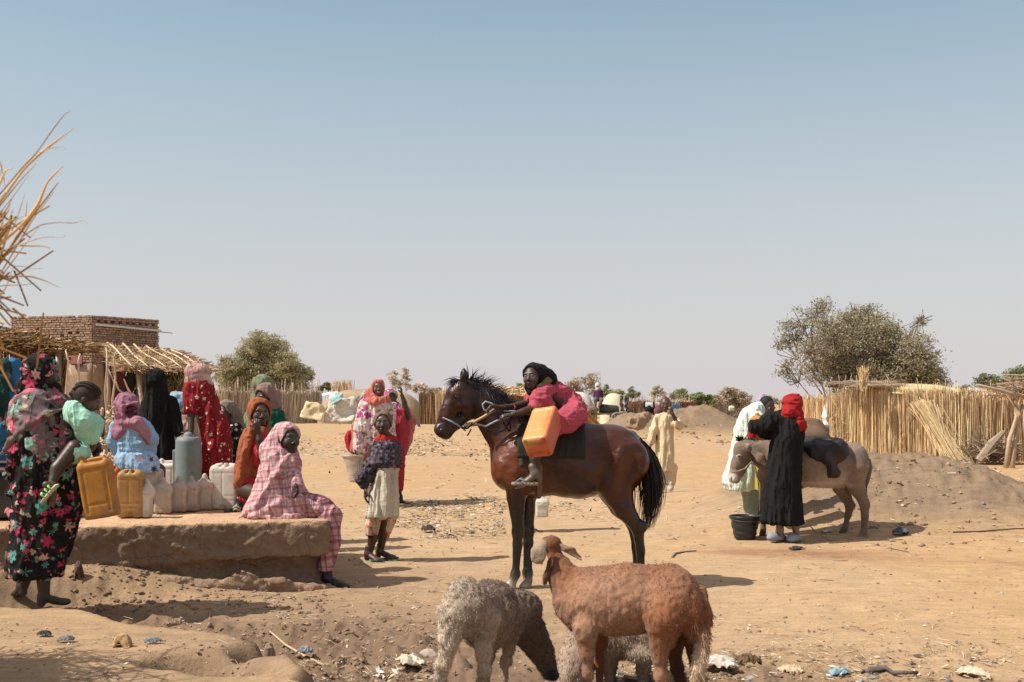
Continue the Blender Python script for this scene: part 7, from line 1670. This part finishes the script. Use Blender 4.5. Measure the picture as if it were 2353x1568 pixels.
    for pts in ([(2057, 903), (2047, 880), (2036, 862)], [(2110, 900), (2109, 880), (2106, 868)], [(2172, 895), (2173, 869)], [(2143, 905), (2150, 885), (2155, 880)], [(1925, 905), (1930, 880), (1927, 862)], [(1938, 900), (1944, 862)], [(1949, 898), (1957, 860)], [(1902, 940), (1901, 885)], [(1908, 930), (1906, 890), (1903, 882)], [(1980, 893), (1983, 862), (1981, 840)], [(1970, 890), (1968, 862)], [(2275, 915), (2277, 872)], [(2290, 912), (2291, 890)], [(2214, 905), (2222, 885)], [(1990, 892), (1999, 872)]):
        m = MB(); br(m, [(pts[0][0], pts[0][1]+30)]+pts, .018, .007, 27.2, (.36, .27, .19)); m.build('roof_stick', MS, hut)
    for dx in range(3):
        m = MB(); k = 60; c = P(1981+dx*3, 893, 27.3); q = c+np.stack([RS.normal(0, .06, k), RS.normal(0, .05, k), RS.uniform(.2, .55, k)], 1); m.sticks(np.repeat(c[None], k, 0)+RS.normal(0, .03, (k, 3)), q, .006, 3, np.array(STRAWS[0])*srgbv(k, .2)); m.build('straw_tuft', MST, hut, smooth=False)
    k = 420; a, b = P(2118, 930, 26.5), P(2203, 1060, 25.9); b[2] = .02; u = RS.normal(0, 1, (k, 2)); spr = np.array((.06, .03, .03)); p = a+RS.normal(0, 1, (k, 3))*spr*2.2; q = b+RS.normal(0, 1, (k, 3))*(.15, .06, .0)+np.array((0, 0, 0))
    m = MB(); m.sticks(p, q, RS.uniform(.005, .011, k), 3, np.array((.68, .52, .30))*srgbv(k, .22)); o = m.build('straw_bundle', MST, smooth=False); tag(o, 'pale straw bundle leaning diagonally against the golden hut', 'straw bundle')
    S = SDF(.035); S.chain([P(1908, 930, 28.6), P(1903, 955, 28.6), P(1898, 992, 28.6)], [.11, .14, .10], (.66, .64, .62)); S.ell(P(1900, 985, 28.5), (.13, .1, .10), col=(.12, .13, .15)); o = sdf_obj('sack', S, MCL, None, wr=[(.05, (5, 5, 5), 3, 3, 1)]); tag(o, 'white plastic sacks hanging at the left end of the golden hut', 'sack')
    # brush pile and pole shelter at the right edge
    m = MB(); k = 320; c = P(2280, 1040, 25.9); p = c+RS.normal(0, 1, (k, 3))*(.28, .15, .12); p[:, 2] = np.clip(p[:, 2], .02, .7); dd = RS.normal(0, .22, (k, 3))*(1, .6, .7); m.sticks(p-dd, p+dd, .010, 3, np.array((.30, .22, .15))*srgbv(k, .3)); 
    m.tube([P(2250, 1060, 25.6), P(2280, 1020, 25.6), P(2307, 992, 25.6)], [.10, .11, .05], 7, (.30, .24, .18)); o = m.build('brush_pile', MST, smooth=False); tag(o, 'grey brushwood pile at the foot of the golden hut', 'brushwood')
    r = empty('pole_shelter', G0(2340, 24.5), 'brushwood roofed pole shelter at the right edge of the yard', 'shelter')
    for pts in ([(2312, 1078), (2320, 1010), (2335, 965), (2345, 920), (2351, 900)], [(2326, 1078), (2333, 1010), (2343, 950), (2330, 930), (2312, 902)], [(2343, 955), (2352, 930)], [(2370, 1078), (2364, 1000), (2366, 900)]):
        m = MB(); br(m, pts, .060, .030, 24.6, (.42, .31, .21)); m.build('pole', MS, r)
    m = MB(); br(m, [(2247, 885), (2290, 895), (2323, 904), (2380, 914)], .03, .045, 24.4, (.42, .31, .22)); m.build('beam', MS, r)
    m = MB(); k = 1000; p = P(2352, 892, 24.8)+RS.normal(0, 1, (k, 3))*(.22, .5, .10); p[:, 2] = np.maximum(p[:, 2], P(0, 909, 24.8)[2]); p[:, 0] += np.maximum(0, p[:, 2]-P(0, 892, 24.8)[2])*.6+.12; dd = RS.normal(0, .16, (k, 3))*(1.3, 1, .45); m.sticks(p-dd, p+dd, .008, 3, np.array((.40, .29, .20))*srgbv(k, .3)); m.build('brush_roof', MST, r, smooth=False)
    # bundle of dry stalks reaching in at the top left
    Y = 2.9; r = empty('stalk_stack', (-2.6, Y, 0), 'sunlit bundle of dry golden stalks reaching in at the upper left edge', 'dry stalks')
    def c6(x, y): return (x*.3047, 239+y*.3047)
    L = [([(0, 680), (170, 480), (270, 380), (400, 190), (490, 75), (530, 58)], 14), ([(0, 740), (180, 490), (330, 350), (440, 270), (560, 183)], 20), ([(300, 370), (370, 335), (470, 322), (503, 346)], 10), ([(0, 770), (150, 580), (275, 450)], 13), ([(0, 1060), (180, 900), (290, 760), (350, 600), (400, 540), (480, 465)], 24), ([(0, 1200), (160, 960), (290, 790), (440, 592)], 26), ([(0, 1290), (240, 880), (405, 665)], 18),
         ([(170, 1000), (310, 910), (450, 893), (560, 900), (630, 875), (665, 910)], 13), ([(0, 1110), (200, 1045), (320, 1005), (480, 1008), (495, 985)], 12), ([(150, 1070), (330, 1072), (380, 1092)], 12), ([(0, 1300), (120, 1300), (240, 1303), (330, 1330), (445, 1383)], 14), ([(0, 1370), (200, 1365), (275, 1348)], 10), ([(60, 1340), (180, 1245), (340, 1241)], 6), ([(20, 1290), (130, 1140), (300, 920)], 10), ([(0, 950), (60, 890), (180, 850)], 14), ([(90, 960), (150, 800), (190, 670)], 12), ([(195, 850), (205, 730)], 12), ([(0, 1000), (60, 900), (100, 790)], 14), ([(100, 1225), (210, 1226)], 6), ([(0, 600), (40, 500), (100, 484)], 16), ([(0, 430), (30, 560), (40, 640)], 10), ([(0, 820), (100, 700), (220, 530)], 12), ([(0, 1450), (50, 1380), (110, 1200)], 14), ([(0, 540), (20, 440)], 8)]
    for i in range(46):
        x0, y0 = rnd.uniform(-90, 5), rnd.uniform(860, 1230); a = rnd.uniform(-1.25, -.45); ln = rnd.uniform(90, 230); L.append(([(x0, y0), (x0+ln*.5*math.cos(a)+rnd.gauss(0, 8), y0+ln*.5*math.sin(a)), (x0+ln*math.cos(a)*.75, y0+ln*math.sin(a)+rnd.gauss(0, 12))], rnd.uniform(8, 18)))
    for i in range(40):
        x0, y0 = rnd.uniform(-330, -160), rnd.uniform(750, 1350); a = rnd.uniform(-1.1, -.3); ln = rnd.uniform(120, 240); L.append(([(x0, y0), (x0+ln*.5*math.cos(a)+rnd.gauss(0, 8), y0+ln*.5*math.sin(a)), (x0+ln*math.cos(a)*.95, y0+ln*math.sin(a)+rnd.gauss(0, 22))], rnd.uniform(7, 16)))
    for i, (pts, wd) in enumerate(L):
        yy = Y+rnd.uniform(-.16, .16); q = [c6(*p_) for p_ in pts]
        if pts[0][0] <= 20: d0 = (q[0][0]-q[1][0], q[0][1]-q[1][1]); n_ = math.hypot(*d0); q = [(q[0][0]+d0[0]/n_*110, q[0][1]+d0[1]/n_*60+30)]+q
        pw = np.array([P(a, b, yy) for a, b in q]); k = len(pw); t_ = np.linspace(0, k-1, (k-1)*4+1)
        pw = np.stack([np.interp(t_, np.arange(k), pw[:, j]) for j in range(3)], 1); pw[1:-1] = (pw[:-2]+pw[1:-1]*2+pw[2:])/4
        rr = 1.3*wd*.3047/2*Y/FD; m = MB(); rad = rr*(1-.75*(np.linspace(0, 1, len(pw))**2.2))*(1+.15*np.sin(np.linspace(0, 1, len(pw))*rnd.uniform(8, 20)))
        m.tube(pw, rad, 6, np.array(rnd.choice([(.66, .42, .17), (.56, .31, .10), (.70, .50, .26), (.46, .23, .08)]))*rnd.uniform(.85, 1.2), flat=rnd.uniform(.35, .95)); m.build('stalk', MST, r)
    m = MB(); k = 700; p = P(-150, 640, Y)+RS.normal(0, 1, (k, 3))*(.07, .12, .09); q = p+np.stack([RS.uniform(-.1, .10, k), RS.normal(0, .08, k), RS.uniform(-.14, .2, k)], 1); p[:, 0] = np.minimum(p[:, 0], -1.38); q[:, 0] = np.minimum(q[:, 0], -1.30); m.sticks(p, q, .0035, 3, np.array((.5, .3, .12))*srgbv(k, .3)); m.build('stalk_mass', MST, r, smooth=False)
    m = MB(); k = 1500; u = RS.rand(k, 1); p = np.array((-3.1, 3.4, 1.66))*(1-u)+np.array((-3.75, 5.55, 1.48))*u+RS.normal(0, 1, (k, 3))*(.30, .1, .03); dd = RS.normal(0, .16, (k, 3))*(1.4, 1, .15); m.sticks(p-dd, p+dd, .006, 3, np.array((.5, .33, .15))*srgbv(k, .3))
    m.sheet(np.array([[np.array((-3.1, 3.4, 1.62))*(1-a)+np.array((-3.75, 5.5, 1.44))*a+np.array((b, .05*math.sin(b*9), 0)) for b in (-.5, -.2, .1, .42)] for a in np.linspace(0, 1, 6)]), col=(.3, .2, .1)); m.build('added_shadow_roof', MST, r, smooth=False)  # straw roof added out of view to cast the shadow at lower left
    m = MB(); m.tube([(-3.9, 5.4, gz(-3.9, 5.4)-.1), (-3.85, 5.4, 1.46)], [.05, .045], 8, (.32, .22, .14)); m.build('post', MS, r)  # post added under that unseen roof
    m = MB(); m.tube([(P(-190, 0, Y)[0], Y, gz(-1.5, Y)), (P(-185, 0, Y)[0], Y, 1.72)], [.05, .045], 8, (.32, .22, .14)); m.build('post', MS, r)
structures()
# ------------------------------------------------------------- trees
def leaf_mat(name, rough=.8):
    t = NT(name); c = t.coord(); n = t.noise(c, 1.2, 4, .6)
    col = t.mix(1, t.attr(), t.ramp(n, [(.3, .75), (.7, 1.25)]), 'MULTIPLY')
    t.done(col, rough, None, .15); bs = t.new('ShaderNodeBsdfTranslucent'); t.put(bs, 'Color', col)
    mx = t.new('ShaderNodeMixShader'); t.put(mx, 0, .25); t.l.new(t.b.outputs[0], mx.inputs[1]); t.l.new(bs.outputs[0], mx.inputs[2]); t.l.new(mx.outputs[0], t.o.inputs[0])
    return t.m
MLEAF = leaf_mat('leaves'); MBARK = mat_vcol('bark', .25, 9, .95, 30, .6, .02, .1)
LB = 1.9
def tree(label, x0, x1, ytop, ybase, Y, leaf, nl, bark=(.27, .215, .165), group='trees and bushes across the background', seed=1, dens=1.0, twig=.6, lobes=None, lsz=.07, cat='tree', flat=.7, sparse=None):
    rr = np.random.RandomState(seed); base = P((x0+x1)/2, 0, Y); base[2] = gz(base[0], Y); W = (x1-x0)*Y/FD/2; top = P(0, ytop, Y)[2]; bot = P(0, ybase, Y)[2]
    root = empty('tree' if cat == 'tree' else 'bush', (base[0], Y, base[2]), label, cat, group)
    Hh = top-bot; lob = lobes
    if lob is None:
        lob = []
        for i in range(int(9+W*2)):
            a = rr.uniform(-1, 1); h_ = rr.uniform(.12, .95)*(1-.45*abs(a)**1.6); lob.append((a*.82, h_*.86, rr.uniform(.16, .30)))
    # limbs: from the foot to each lobe
    m = MB(); tw0, tw1 = [], []; L_c, L_s, L_col = [], [], []
    foot_ = np.array((base[0], Y, base[2]))
    for (a, h_, s) in lob:
        c = np.array((base[0]+a*W, Y+rr.uniform(-.6, .6)*W*flat, bot+h_*Hh)); R_ = s*W*1.15
        f2 = foot_+np.array((a*W*.12+rr.uniform(-.2, .2), rr.uniform(-.2, .2), 0)); midp = f2*.55+c*.45+np.array((rr.uniform(-.1, .1)*W, rr.uniform(-.1, .1)*W, -.05*Hh))
        m.tube([f2, midp*.6+f2*.4+rr.normal(0, .03*W, 3), midp, c], [.026*W**.8, .019*W**.8, .013*W**.8, .005*W**.8], 5, np.array(bark)*rr.uniform(.8, 1.2))
        nb = int(10*twig+4)
        for b in range(nb):
            d = nrm(rr.normal(size=3)*(1, 1, .8)+(0, 0, .15)); e = c+d*R_*rr.uniform(.6, 1.15)*np.array((1, 1, min(1.1, Hh/W*.95))); tw0.append(midp*.35+c*.65 if b % 2 else c); tw1.append(e)
        k = int(nl*s*s*12/len(lob)*dens)
        if sparse is not None: k = int(k*sparse(a, h_))
        # leaf clumps on twigs
        nc = max(6, int(k/26)); cd = rr.normal(size=(nc, 3)); cd /= np.linalg.norm(cd, axis=1)[:, None]; cr = rr.uniform(.25, 1.12, (nc, 1))**.6; cc = c+cd*cr*R_*np.array((1, 1, min(1.1, Hh/W*.95)))
        ii = rr.randint(0, nc, k); off = rr.normal(0, 1, (k, 3))*(.10*R_+.04)*np.array((1.5, 1.5, .75)); pts = cc[ii]+off
        L_c.append(pts); sh = (rr.uniform(.62, 1.28, (nc, 1)))[ii]; L_col.append(np.array(leaf)*LB*sh*rr.uniform(.8, 1.2, (k, 1))*np.array((1, rr.uniform(.95, 1.05), 1))); L_s.append(rr.uniform(.6, 1.3, k)*lsz)
        for q in range(nc): 
            if q % 2 == 0: tw0.append(c); tw1.append(cc[q])
    A = np.array(tw0); B = np.array(tw1); mid = (A+B)/2+rr.normal(0, 1, A.shape)*.06*W
    m.sticks(A, B, rr.uniform(.5, 1.2, len(A))*.009*W**.7, 3, np.array(bark)*rr.uniform(.8, 1.3, (len(A), 1)), .3, mid)
    m.build('trunk', MBARK, root)
    if nl > 0:
        m = MB(); m.leaves(np.vstack(L_c), np.concatenate(L_s), np.vstack(L_col), aspect=1.5); m.build('crown', MLEAF, root, smooth=False)
    return root
def trees():
    OL = (.125, .108, .052); DRY = (.24, .185, .125); GN = (.095, .125, .050); PGN = (.19, .19, .105)
    L2 = [(-.80, .62, .15), (-.62, .80, .20), (-.50, .93, .14), (-.70, .45, .17), (-.45, .62, .24), (-.35, .40, .22), (-.82, .30, .12), (-.20, .66, .20), (-.05, .78, .18), (.03, .93, .13), (.10, .88, .14), (-.15, .50, .26), (-.25, .22, .20), (.15, .65, .22), (.28, .76, .13), (.40, .68, .14), (.30, .50, .24), (.15, .32, .26), (.50, .42, .22), (.62, .30, .20), (.75, .25, .18), (.86, .16, .13), (.45, .18, .24), (0, .12, .22), (.70, .10, .18), (-.55, .25, .16), (.58, .80, .06)]
    tree('big grey green acacia with open feathery crown behind the golden hut', 1785, 2172, 702, 905, 46, (.185, .165, .105), 60000, seed=4, lobes=L2, lsz=.036, twig=2.4, sparse=lambda a, h: .45 if a < -.4 else (.7 if h > .75 else 1.2), dens=2.2)
    L1 = [(-.1, .88, .22), (.12, .82, .24), (-.3, .72, .24), (.3, .66, .25), (-.5, .55, .24), (0, .6, .3), (-.72, .42, .2), (.5, .45, .25), (-.4, .32, .28), (.15, .35, .3), (.72, .30, .2), (.92, .28, .12), (-.85, .22, .2), (-.1, .15, .3), (.45, .15, .28), (.8, .10, .2), (-.6, .10, .25)]
    tree('rounded olive green tree behind the long grey straw fence', 503, 712, 775, 892, 92, (.215, .195, .115), 26000, seed=5, lobes=L1, lsz=.062, dens=2.6)
    tree('low olive shrub left of the rounded olive tree', 452, 560, 828, 892, 96, OL, 6000, seed=6, lsz=.09, cat='bush')
    tree('dark green bush at the right edge behind the golden hut', 2232, 2420, 842, 905, 62, (.088, .098, .045), 14000, seed=7, lsz=.06, cat='bush')
    tree('dry greyish bush right behind the rider', 1262, 1388, 850, 908, 98, (.25, .20, .135), 5200, (.26, .21, .155), seed=8, lsz=.07, twig=3, cat='bush', dens=.8)
    tree('thin pale leafless tree above the two women', 893, 948, 850, 899, 110, (.36, .31, .25), 1500, (.36, .31, .26), seed=9, lsz=.08, twig=3, lobes=[(-.7, .6, .3), (-.5, .85, .2), (.3, .9, .3), (.5, .6, .35), (0, .4, .3), (.6, .3, .3), (-.6, .3, .3)])
    tree('small pale dry bush right of the thin leafless tree', 949, 986, 876, 898, 112, (.33, .28, .22), 1200, (.34, .29, .24), seed=10, lsz=.08, twig=3, cat='bush')
    for i, (x0, x1, yt, yb, Y, c, n, lab) in enumerate(((726, 766, 880, 896, 100, OL, 1800, 'small olive bush between the rounded tree and the reeds'), (984, 1014, 890, 898, 120, PGN, 900, 'tiny green bush left of the horse ears'), (1190, 1214, 879, 893, 110, PGN, 1200, 'small green bush just left of the rider'), (1380, 1406, 886, 906, 92, PGN, 1700, 'pale green bush right of the cart driver'), (1404, 1434, 894, 908, 120, PGN, 1000, 'low faint bush above the cream dome tent'),
        (1433, 1473, 883, 920, 104, (.14, .155, .085), 2800, 'upright green bush right of the cream dome tent'), (1490, 1530, 882, 920, 112, (.30, .27, .19), 1500, 'pale open tree left of the boy in beige'), (1534, 1594, 893, 922, 108, (.17, .175, .10), 3000, 'spreading green bush behind the head of the boy in beige'), (1590, 1640, 900, 932, 90, GN, 3000, 'green bush at the left of the dry thicket'), (1620, 1722, 886, 936, 92, (.24, .19, .13), 6500, 'wide dry grey thicket behind the rubble mound'), (1735, 1800, 909, 928, 120, (.22, .19, .13), 2200, 'faint low bush behind the red headscarf'), (2205, 2250, 885, 905, 40, (.10, .10, .055), 1500, 'small dark shrub at the roof edge of the golden hut'))):
        tree(lab, x0, x1, yt, yb, Y, c, n, seed=20+i, lsz=.075 if Y > 50 else .03, twig=1.6, cat='bush')
trees()
# ------------------------------------------------------------- litter, stones, twigs
def litter():
    zones = [(0, 690, 1040, 1000, 1048, 1500), (0, 940, 1180, 1000, 1050, 700), (0, 680, 1150, 1050, 1300, 500), (1, 1240, 1420, 1120, 1200, 300), (1, 940, 1160, 1140, 1240, 2300), (1, 890, 1000, 1150, 1215, 500), (2, 500, 960, 1520, 1568, 700), (2, 560, 1050, 1340, 1560, 700), (2, 1270, 1700, 1500, 1568, 900), (2, 1690, 2353, 1480, 1568, 900), (3, 0, 500, 1395, 1568, 420), (3, 150, 760, 1330, 1420, 700), (4, 780, 2353, 1150, 1540, 1500), (4, 1000, 1500, 1000, 1150, 500), (5, 1900, 2300, 1060, 1240, 500), (4, 2220, 2353, 1075, 1120, 160), (0, 1430, 1720, 985, 1010, 150), (4, 600, 1000, 960, 1010, 200), (2, 1500, 2200, 1420, 1530, 500), (6, 1700, 2353, 1520, 1568, 420), (6, 1290, 1700, 1520, 1568, 200), (6, 860, 1010, 1530, 1568, 120), (6, 1980, 2260, 1490, 1530, 60)]
    straw, chips = MB(), MB()
    for kind, x0, x1, y0, y1, n in zones:
        x = RS.uniform(x0, x1, n); y = RS.uniform(y0, y1, n)
        cl = fbm(np.stack([x*.02, y*.05, np.zeros(n)], 1), 2, 77); keep = RS.rand(n) < np.clip(.55+1.2*cl, .05, 1); x, y = x[keep], y[keep]; n = len(x)
        Y = H*FD/(y-HY); 
        for _ in range(2): X = (x-CX)*Y/FD; z = gza(X, Y); Y = (H-z)*FD/(y-HY)
        X = (x-CX)*Y/FD; z = gza(X, Y); p = np.stack([X, Y, z+.004], 1)
        s = RS.rand(n) < (.55 if kind in (1, 2) else .4)
        sc = np.clip(Y/11, .55, 3)
        a = RS.uniform(0, PI, n); ln = RS.uniform(.015, .07, n)*sc
        d = np.stack([np.cos(a)*ln, np.sin(a)*ln, RS.normal(0, .12, n)*ln], 1)
        pal = np.array([(.62, .50, .33), (.52, .38, .22), (.30, .20, .12), (.68, .60, .46), (.16, .11, .08)]); ci = RS.choice(5, n, p=(.3, .3, .15, .12, .13))
        if s.any(): straw.sticks((p-d)[s], (p+d)[s]+np.array((0, 0, .006)), (RS.uniform(.0015, .0035, n)*sc)[s], 3, pal[ci][s])
        q = ~s; pal2 = np.array([(.66, .62, .56), (.12, .13, .14), (.22, .25, .28), (.40, .29, .19), (.10, .075, .06), (.35, .42, .48), (.58, .47, .33), (.50, .10, .09)]); pr = (.14, .13, .10, .24, .17, .04, .17, .01) if kind in (0, 1, 2, 6) else (.06, .10, .06, .33, .26, .02, .165, .005)
        c2 = RS.choice(8, n, p=pr)
        if q.any():
            pts = p[q]; k = len(pts); sz = RS.uniform(.006, .022, k)*sc[q]*(2.0 if kind == 6 else 1); dirs = RS.normal(size=(k, 3))*(1, 1, .25); nn = np.stack([RS.normal(0, .5, k), RS.normal(0, .5, k), np.ones(k)], 1)
            chips.leaves(pts+np.array((0, 0, 1))*sz[:, None]*.35, sz, pal2[c2][q], nrm=nn, aspect=1.3, dirs=dirs)
    o = straw.build('scattered_straw', MST, smooth=False); tag(o, 'short bits of straw and twig strewn over the yard', kind='stuff')
    o = chips.build('scattered_litter', MTAR, smooth=False); tag(o, 'small scraps, leaves and chips strewn over the yard', kind='stuff')
    # stones and clods
    m = MB(); ico = []
    t_ = (1+5**.5)/2; iv = np.array([(-1, t_, 0), (1, t_, 0), (-1, -t_, 0), (1, -t_, 0), (0, -1, t_), (0, 1, t_), (0, -1, -t_), (0, 1, -t_), (t_, 0, -1), (t_, 0, 1), (-t_, 0, -1), (-t_, 0, 1)])/1.9
    fc = np.array([(0, 11, 5), (0, 5, 1), (0, 1, 7), (0, 7, 10), (0, 10, 11), (1, 5, 9), (5, 11, 4), (11, 10, 2), (10, 7, 6), (7, 1, 8), (3, 9, 4), (3, 4, 2), (3, 2, 6), (3, 6, 8), (3, 8, 9), (4, 9, 5), (2, 4, 11), (6, 2, 10), (8, 6, 7), (9, 8, 1)])
    for (x0, x1, y0, y1, n, s0, s1, cc) in ((160, 760, 1330, 1410, 380, .006, .022, (.27, .18, .12)), (560, 1050, 1380, 1568, 340, .006, .018, (.28, .185, .125)), (780, 2353, 1100, 1568, 900, .004, .013, (.34, .24, .16)), (1980, 2300, 1060, 1200, 260, .008, .032, (.31, .22, .15)), (1430, 1720, 945, 1000, 160, .03, .14, (.33, .24, .165)), (1250, 1700, 1520, 1568, 160, .006, .02, (.26, .18, .13)), (0, 700, 1400, 1568, 300, .004, .011, (.36, .25, .17))):
        x = RS.uniform(x0, x1, n); y = RS.uniform(y0, y1, n); Y = H*FD/(y-HY)
        for _ in range(4): X = (x-CX)*Y/FD; z = gza(X, Y); Y = .5*Y+.5*(H-z)*FD/(y-HY)
        X = (x-CX)*Y/FD; z = gza(X, Y); sz = s0+(s1-s0)*RS.rand(n)**2.5
        for i in range(n):
            v = iv*sz[i]*RS.uniform(.7, 1.3, (12, 3))*(1.2, 1.2, .8); m.add(v@rotz(RS.uniform(0, 6))+np.array((X[i], Y[i], z[i]+sz[i]*.25)), T=fc, col=np.array(cc)*RS.uniform(.7, 1.25))
    o = m.build('scattered_clods', mat_vcol('clod', .2, 20, .95, 40, .5, .005, .1), smooth=False); tag(o, 'small stones and mud clods strewn over the yard', kind='stuff')
    def gp(x, y, dz=0):
        Y = H*FD/(y-HY)
        for _ in range(6): X = (x-CX)*Y/FD; z = gz(X, Y)+dz; Y = .4*Y+.6*(H-z)*FD/(y-HY)
        return np.array(((x-CX)*Y/FD, Y, gz((x-CX)*Y/FD, Y)+dz))
    def twig(pts, r, col, lab, nm='stick', cat='stick', grp=None):
        m = MB(); q = [gp(x, y, r*.8) for x, y in pts]; m.tube(q, np.linspace(r, r*.5, len(q)), 6, col); o = m.build(nm, MBARK); tag(o, lab, cat, grp); return o
    twig([(1998, 1540), (2035, 1536), (2052, 1546), (2110, 1548)], .018, (.13, .11, .10), 'dark knotted stick in the lower right foreground')
    twig([(2038, 1258), (2062, 1262), (2088, 1268)], .012, (.36, .26, .18), 'short pale stick lying on the damp streak by the donkey')
    twig([(2190, 1224), (2250, 1222), (2330, 1217), (2360, 1218)], .009, (.10, .07, .055), 'long thin dark stick lying at the far right')
    twig([(1545, 1280), (1552, 1272), (1572, 1268), (1600, 1266)], .012, (.22, .17, .13), 'forked stick on the ground behind the brown sheep')
    twig([(745, 1528), (700, 1505), (655, 1480), (620, 1465)], .010, (.52, .38, .24), 'curved pale root along the lip of the near bank')
    twig([(480, 1430), (484, 1402)], .012, (.35, .25, .18), 'short upright stake in the shaded trough')
    twig([(1905, 1248), (1940, 1246), (1985, 1243), (2075, 1240)], .006, (.16, .11, .08), 'thin rope lying on the ground behind the donkey hooves', 'rope', 'rope')
    def rag(x, y, sx, sy, sz, col, lab, nm='rag', cat='rag', seed=1, h=.008, mat=None):
        sx, sy, sz = sx*.62, sy*.75, sz*1.05
        c = gp(x, y); n = 22; u = np.linspace(-1, 1, n); A, B = np.meshgrid(u, u, indexing='ij'); rr = np.random.RandomState(seed)
        th = np.arctan2(B, A); rad = np.maximum(np.abs(A), np.abs(B)); ed = 1+.30*fbm(np.stack([np.cos(th)*1.6, np.sin(th)*1.6, th*0+seed], -1), 2, seed)
        q = np.stack([A*ed, B*ed, A*0+seed*2.3], -1); f = fbm(q*2.1, 3, seed); f2 = fbm(q*5, 2, seed+3)
        hh = (1-rad**2*.85)*.75+(1-2*np.abs(f))*.45+.18*f2; hh = np.maximum(hh, 0)
        if len(nm) > 3 and nm in ('shoe', 'stone', 'clod'): hh = np.sqrt(np.maximum(1-A*A-B*B*.9, 0))*1.1+.12*f
        X = (A*ed*sx+.18*sx*fbm(q*3+5, 2, seed)); Yv = (B*ed*sy+.18*sy*fbm(q*3+9, 2, seed)); a_ = rr.uniform(-.4, .4)
        G = np.stack([c[0]+X*math.cos(a_)-Yv*math.sin(a_), c[1]+X*math.sin(a_)+Yv*math.cos(a_), c[2]+.003+hh*sz], -1)
        m = MB(); m.sheet(G, col=(np.array(col)*(1+.25*f.reshape(-1, 1)))); o = m.build(nm, mat or MCL, solid=.003); tag(o, lab, cat); return o
    rag(985, 1224, .12, .08, .07, (.07, .055, .05), 'crumpled dark grey rag lying between the girl and the horse', seed=3)
    rag(1082//1, 1226, .05, .04, .03, (.30, .23, .15), 'small brown crumpled rag beside the dark grey one', seed=4)
    rag(2070, 1230, .12, .08, .07, (.10, .11, .14), 'crumpled dark blue rag on the ground right of the donkey', seed=5)
    rag(1828, 1264, .11, .05, .03, (.045, .06, .065), 'flat dark shredded plastic in front of the clogs', seed=6)
    rag(2066, 1090, .16, .10, .05, (.045, .42, .55), 'bright turquoise plastic bag lying on the mound', 'plastic_bag', 'plastic bag', seed=7)
    rag(1686, 1031, .16, .12, .05, (.16, .34, .33), 'pale green plastic bag on the sand behind the boy', 'plastic_bag', 'plastic bag', seed=8, h=.02)
    rag(1500, 1009, .25, .15, .07, (.14, .40, .42), 'small cyan plastic bag at the foot of the rubble mound', 'plastic_bag', 'plastic bag', seed=9, h=.03)
    rag(943, 1533, .10, .08, .05, (.58, .50, .38), 'crumpled cream plastic bag left of the grey sheep', 'plastic_bag', 'plastic bag', seed=10)
    rag(985, 1512, .10, .06, .045, (.44, .36, .29), 'flat pale stone by the leg of the grey sheep', 'stone', 'stone', seed=11)
    rag(282, 1486, .085, .045, .055, (.42, .27, .14), 'worn tan shoe lying on the near bank', 'shoe', 'shoe', seed=12)
    rag(352, 1482, .07, .03, .025, (.17, .20, .21), 'blue plastic scrap right of the worn tan shoe', seed=13)
    rag(102, 1463, .06, .03, .025, (.05, .06, .065), 'dark plastic scrap on the near bank at left', seed=14)
    rag(150, 1478, .07, .04, .03, (.22, .21, .20), 'grey plastic scrap right of the dark one on the near bank', seed=15)
    rag(180, 1382, .055, .035, .10, (.13, .085, .065), 'pointed dark clod standing behind the foot of the floral wrapped woman', 'clod', 'clod', seed=16)
    rag(700, 1515, .07, .05, .04, (.25, .27, .30), 'grey crumpled plastic in the hollow of the bank', seed=17)
    rag(618, 1515, .06, .04, .09, (.25, .18, .13), 'rounded brown clod inside the hollow of the bank', 'clod', 'clod', seed=18)
    rag(1655, 1538, .14, .07, .05, (.55, .50, .44), 'pale shredded plastic heap right of the brown sheep', seed=19)
    rag(1720, 1535, .10, .05, .05, (.14, .09, .05), 'tangle of brown fibres right of the pale plastic heap', seed=20)
    rag(2235, 1555, .12, .06, .04, (.58, .46, .33), 'cream crumpled plastic in the lower right foreground', seed=21)
    rag(1820, 1548, .10, .05, .035, (.55, .42, .28), 'cream husk pile at the bottom right of centre', seed=22)
    rag(1930, 1552, .08, .04, .03, (.22, .36, .43), 'faded blue scrap in the bottom right litter', seed=23)
    rag(1900, 1224//1, .10, .05, .03, (.50, .44, .38), 'pale torn paper behind the donkey legs', seed=24)
    for i, (x, y) in enumerate(((1150, 1180), (1085, 1160))): rag(x, y, .05, .03, .02, (.1, .11, .12), ('charred scrap nearest the horse in the litter patch', 'charred scrap left of the one nearest the horse')[i], seed=30+i)
litter()
